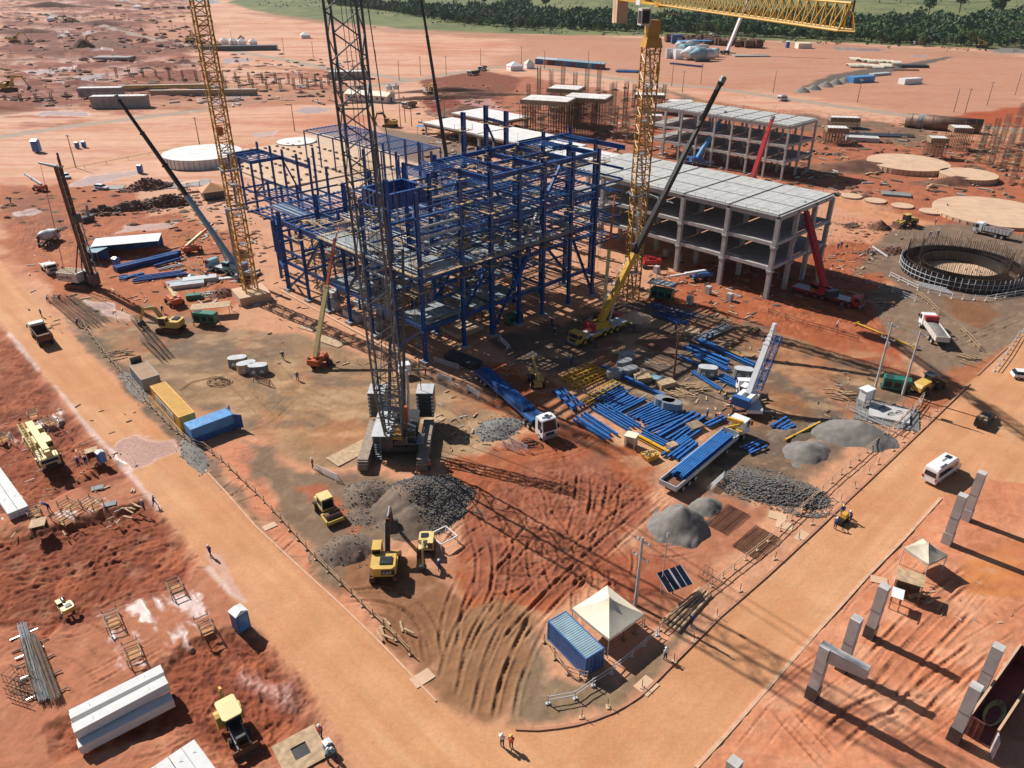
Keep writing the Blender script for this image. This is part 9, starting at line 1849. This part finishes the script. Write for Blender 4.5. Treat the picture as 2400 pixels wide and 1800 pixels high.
# ================= people =================
def body_mesh(pose, mats_):
 P_ = {'stand': dict(lean=0, la=(.10, .05), legs=(.06, -.06)), 'walk': dict(lean=.04, la=(.22, -.22), legs=(.28, -.28)), 'bend': dict(lean=.55, la=(.35, .3), legs=(.08, -.08)), 'work': dict(lean=.18, la=(.42, .42), legs=(.1, -.1)), 'point': dict(lean=0, la=(.6, .02), legs=(.08, -.05))}[pose]
 ln = P_['lean']; v = []; r = []; e = []; kind = []
 def V(x, y, z, rad, k): v.append((x, y, z)); r.append(rad); kind.append(k); return len(v) - 1
 pel = V(0, 0, .95, .15, 1); che = V(ln * .7, 0, 1.3 - ln * .2, .18, 0); nk = V(ln * 1.15, 0, 1.5 - ln * .38, .07, 2); hd_ = V(ln * 1.4, 0, 1.66 - ln * .5, .105, 2); e += [(pel, che), (che, nk), (nk, hd_)]
 for i, s in enumerate((1, -1)):
  sw = P_['legs'][i]; hp = V(0, s * .1, .88, .11, 1); kn = V(sw * .55 + .04, s * .11, .48, .075, 1); an = V(sw, s * .12, .08, .05, 1); to = V(sw + .16, s * .13, .04, .045, 3); e += [(pel, hp), (hp, kn), (kn, an), (an, to)]
  ar = P_['la'][i]; sh = V(v[che][0] + ln * .25, s * .2, v[che][2] + .13, .075, 0); el = V(sh and v[sh][0] + ar * .5, s * .26, v[sh][2] - .27 + abs(ar) * .1, .05, 0); ha = V(v[el][0] + ar * .6 + .03, s * .24, v[el][2] - .22 + abs(ar) * .35, .035, 2); fg = V(v[ha][0] + .06, s * .23, v[ha][2] - .07, .028, 2); e += [(che, sh), (sh, el), (el, ha), (ha, fg)]
 me = bpy.data.meshes.new('body'); me.from_pydata(v, e, []); o = bpy.data.objects.new('tmp', me); C.objects.link(o); sk = o.modifiers.new('s', 'SKIN'); o.modifiers.new('u', 'SUBSURF').levels = 1
 for i, x in enumerate(me.skin_vertices[0].data): x.radius = (r[i], r[i]); x.use_root = i == 0
 bpy.context.view_layer.update(); m2 = bpy.data.meshes.new_from_object(o.evaluated_get(bpy.context.evaluated_depsgraph_get())); bpy.data.objects.remove(o)
 for m_ in mats_: m2.materials.append(M[m_])
 pv = [Vector(q) for q in v]
 for p in m2.polygons: c_ = p.center; k = min(range(len(pv)), key=lambda q: (pv[q] - c_).length - r[q]); p.material_index = kind[k]
 m2.polygons.foreach_set('use_smooth', [True] * len(m2.polygons)); return m2, Vector(v[hd_])
BM = {}
def person(px, hd, pose, top, label, helm='helmw', legs='clothd', vest=False):
 k = (pose, top, legs)
 if k not in BM: BM[k] = body_mesh(pose, [top, legs, 'skin', 'black'])
 m_, hp = BM[k]; t = thing('person', label, 'person', at(*px), R_(hd), 'construction workers'); b = bpy.data.objects.new('body', m_); C.objects.link(b); b.parent = t
 mb = MB(); mb.lathe(hp + Vector((0, 0, .02)), [(.15, 0), (.15, .03), (.125, .04), (.115, .1), (.06, .15)], 12); mb.build('helmet', helm, t)
 mb = MB(); mb.cbox(hp + Vector((.1, 0, -.04)), (.03, .03, .04)); [mb.cbox(hp + Vector((.098, s * .035, .0)), (.015, .02, .012)) for s in (-1, 1)]; mb.build('face', 'skin', t)
 if vest: c_ = hp * .5 + Vector((0, 0, .47)); mb = MB(); mb.box(-.19, .19, -.22, .22, 1.02, 1.45, .03, .03); mb.X = Matrix.Rotation({'bend': .5, 'work': .18}.get(pose, 0), 4, 'Y'); mb.build('vest', 'vest', t)
PE = """664,843,-60,walk,clothd,dark worker walking alone left of the boom lift
698,892,-60,walk,cloth,worker with a yellow helmet below the orange boom lift,helmy
734,1097,200,stand,clothd,worker in an orange vest left of the crawler crane,helmw,v
1007,1103,90,work,cloth,worker in an orange vest beside the crane track,helmw,v
1030,1338,-40,stand,cloth,blue worker right of the small cream excavator
186,1095,-60,stand,cloth,left of the two workers beside the truck crane
203,1090,-60,work,clothd,right of the two workers beside the truck crane
117,1198,180,bend,cloth,worker bending over the timber frames at the left
339,1197,30,stand,cloth,left of the pair at the edge of the left road
363,1186,30,walk,cloth,right of the pair at the edge of the left road
494,1303,-90,walk,cloth,lone worker walking down the left dirt road
752,1727,-80,walk,cloth,worker in an orange vest above the small blue cabin,helmw,v
768,1787,60,work,clothg,green clad worker holding papers by the blue cabin
788,1779,200,work,clothg,green clad worker in a white helmet by the blue cabin
1177,1750,90,point,clothw,worker raising an arm at the bottom road bend
1198,1753,90,stand,clothd,worker in an orange vest at the bottom road bend,helmy,v
1619,1467,-120,walk,cloth,worker in blue on the kerb strip right of the tent
1558,1546,-60,stand,clothw,worker in a white shirt beside the right kerb below the tent
1956,1240,60,work,cloth,front worker of the three pushing a machine on the right road
1992,1221,200,work,cloth,right worker of the three pushing a machine on the right road
1973,1206,-120,work,cloth,rear worker of the three with a yellow helmet,helmy
1656,980,-40,stand,tarp,worker in light blue behind the beam rows
1677,982,-60,bend,vest,worker bending in an orange shirt over the beams
1714,988,-150,bend,cloth,blue worker bending behind the white truck cab
1712,955,200,work,red,worker in red beside the white mobile crane outrigger
1960,772,-40,walk,clothw,worker in a white shirt on the red soil by the wire fence
1963,585,-120,stand,cloth,left of the pair behind the red mobile crane
1971,581,-120,stand,cloth,right of the pair behind the red mobile crane
2033,595,30,work,clothd,worker left of the pair at the rebar mats
2045,603,30,stand,cloth,worker right of the pair at the rebar mats
2191,527,0,stand,cloth,lone worker near the fence behind the wheel loader
2177,556,-60,work,cloth,worker on the far rim of the ring
2197,554,-60,stand,cloth,second worker on the far rim of the ring
2218,489,0,stand,cloth,worker standing at the left rim of the widest disc
2385,660,180,work,clothw,worker in white at the right side of the ring
1299,786,-60,work,clothd,worker in the frame shadow by the yellow crane
1293,764,-60,stand,clothd,worker behind the first one in the frame shadow
1618,804,0,stand,cloth,worker at the head of the thick blue girders
1656,799,60,work,cloth,left of two workers by the silver blue beams
1668,797,60,stand,cloth,right of two workers by the silver blue beams
1583,777,-60,stand,clothd,worker behind the rusty post
1338,856,90,stand,cloth,blue worker in the shadow below the yellow crane
98,742,-90,walk,tarp,worker at the edge of the upper left road
112,708,0,work,clothw,worker in white by the rebar cages
141,706,0,work,clothd,dark worker by the rebar cages
182,765,30,work,clothd,worker kneeling by the lower rebar cages
382,734,-40,walk,clothd,worker walking right of the red boom lift
485,654,-40,walk,cloth,worker in blue in front of the teal crane
150,640,0,stand,cloth,worker behind the drilling rig engine house
26,476,-90,stand,clothd,lone worker at the far left edge
980,880,0,stand,clothg,worker in green by the frame corner,helmy
998,880,180,stand,vest,worker in orange by the frame corner
1216,958,-60,work,red,worker in red at the front of the blue trailer
1249,352,0,stand,clothd,worker on the pale deck behind the frame
1486,738,0,stand,red,red clad worker behind the yellow crane"""
for l_ in PE.split('\n'):
 q = l_.split(','); person((float(q[0]), float(q[1])), float(q[2]), q[3], q[4], q[5], q[6] if len(q) > 6 else 'helmw', vest=len(q) > 7)
t = thing('road_machine', 'small yellow and black machine pushed by three workers on the right road', 'machine', at(1972, 1225), R_(40)); wheels(t, (-.6, .6), (-.5, .5), .25, .15, 'dgrey'); mb = MB(); mb.box(-.9, .9, -.45, .45, .3, .8); mb.build('frame', 'black', t); mb = MB(); mb.box(-.1, .9, -.4, .4, .8, 1.3, .1, .1); mb.build('tank', 'yellow', t); mb = MB(); [mb.tube((-.8, s * .35, .8), (-1.6, s * .4, 1.1), .03, 5) for s in (-1, 1)]; mb.build('handles', 'black', t)

# ================= air =================
hz = MB(); hz.box(-9000, 9000, -60, 8600, -12, 116); ho = hz.build('haze', 'glass'); ho['kind'] = 'stuff'
hm = bpy.data.materials.new('haze_air'); hm.use_nodes = True; hn = hm.node_tree; hn.nodes.remove(hn.nodes['Principled BSDF'])
pv_ = hn.nodes.new('ShaderNodeVolumePrincipled'); pv_.inputs['Color'].default_value = (.80, .86, .95, 1); pv_.inputs['Density'].default_value = HAZE; pv_.inputs['Anisotropy'].default_value = .1
hn.links.new(pv_.outputs[0], hn.nodes['Material Output'].inputs['Volume']); ho.data.materials.clear(); ho.data.materials.append(hm)
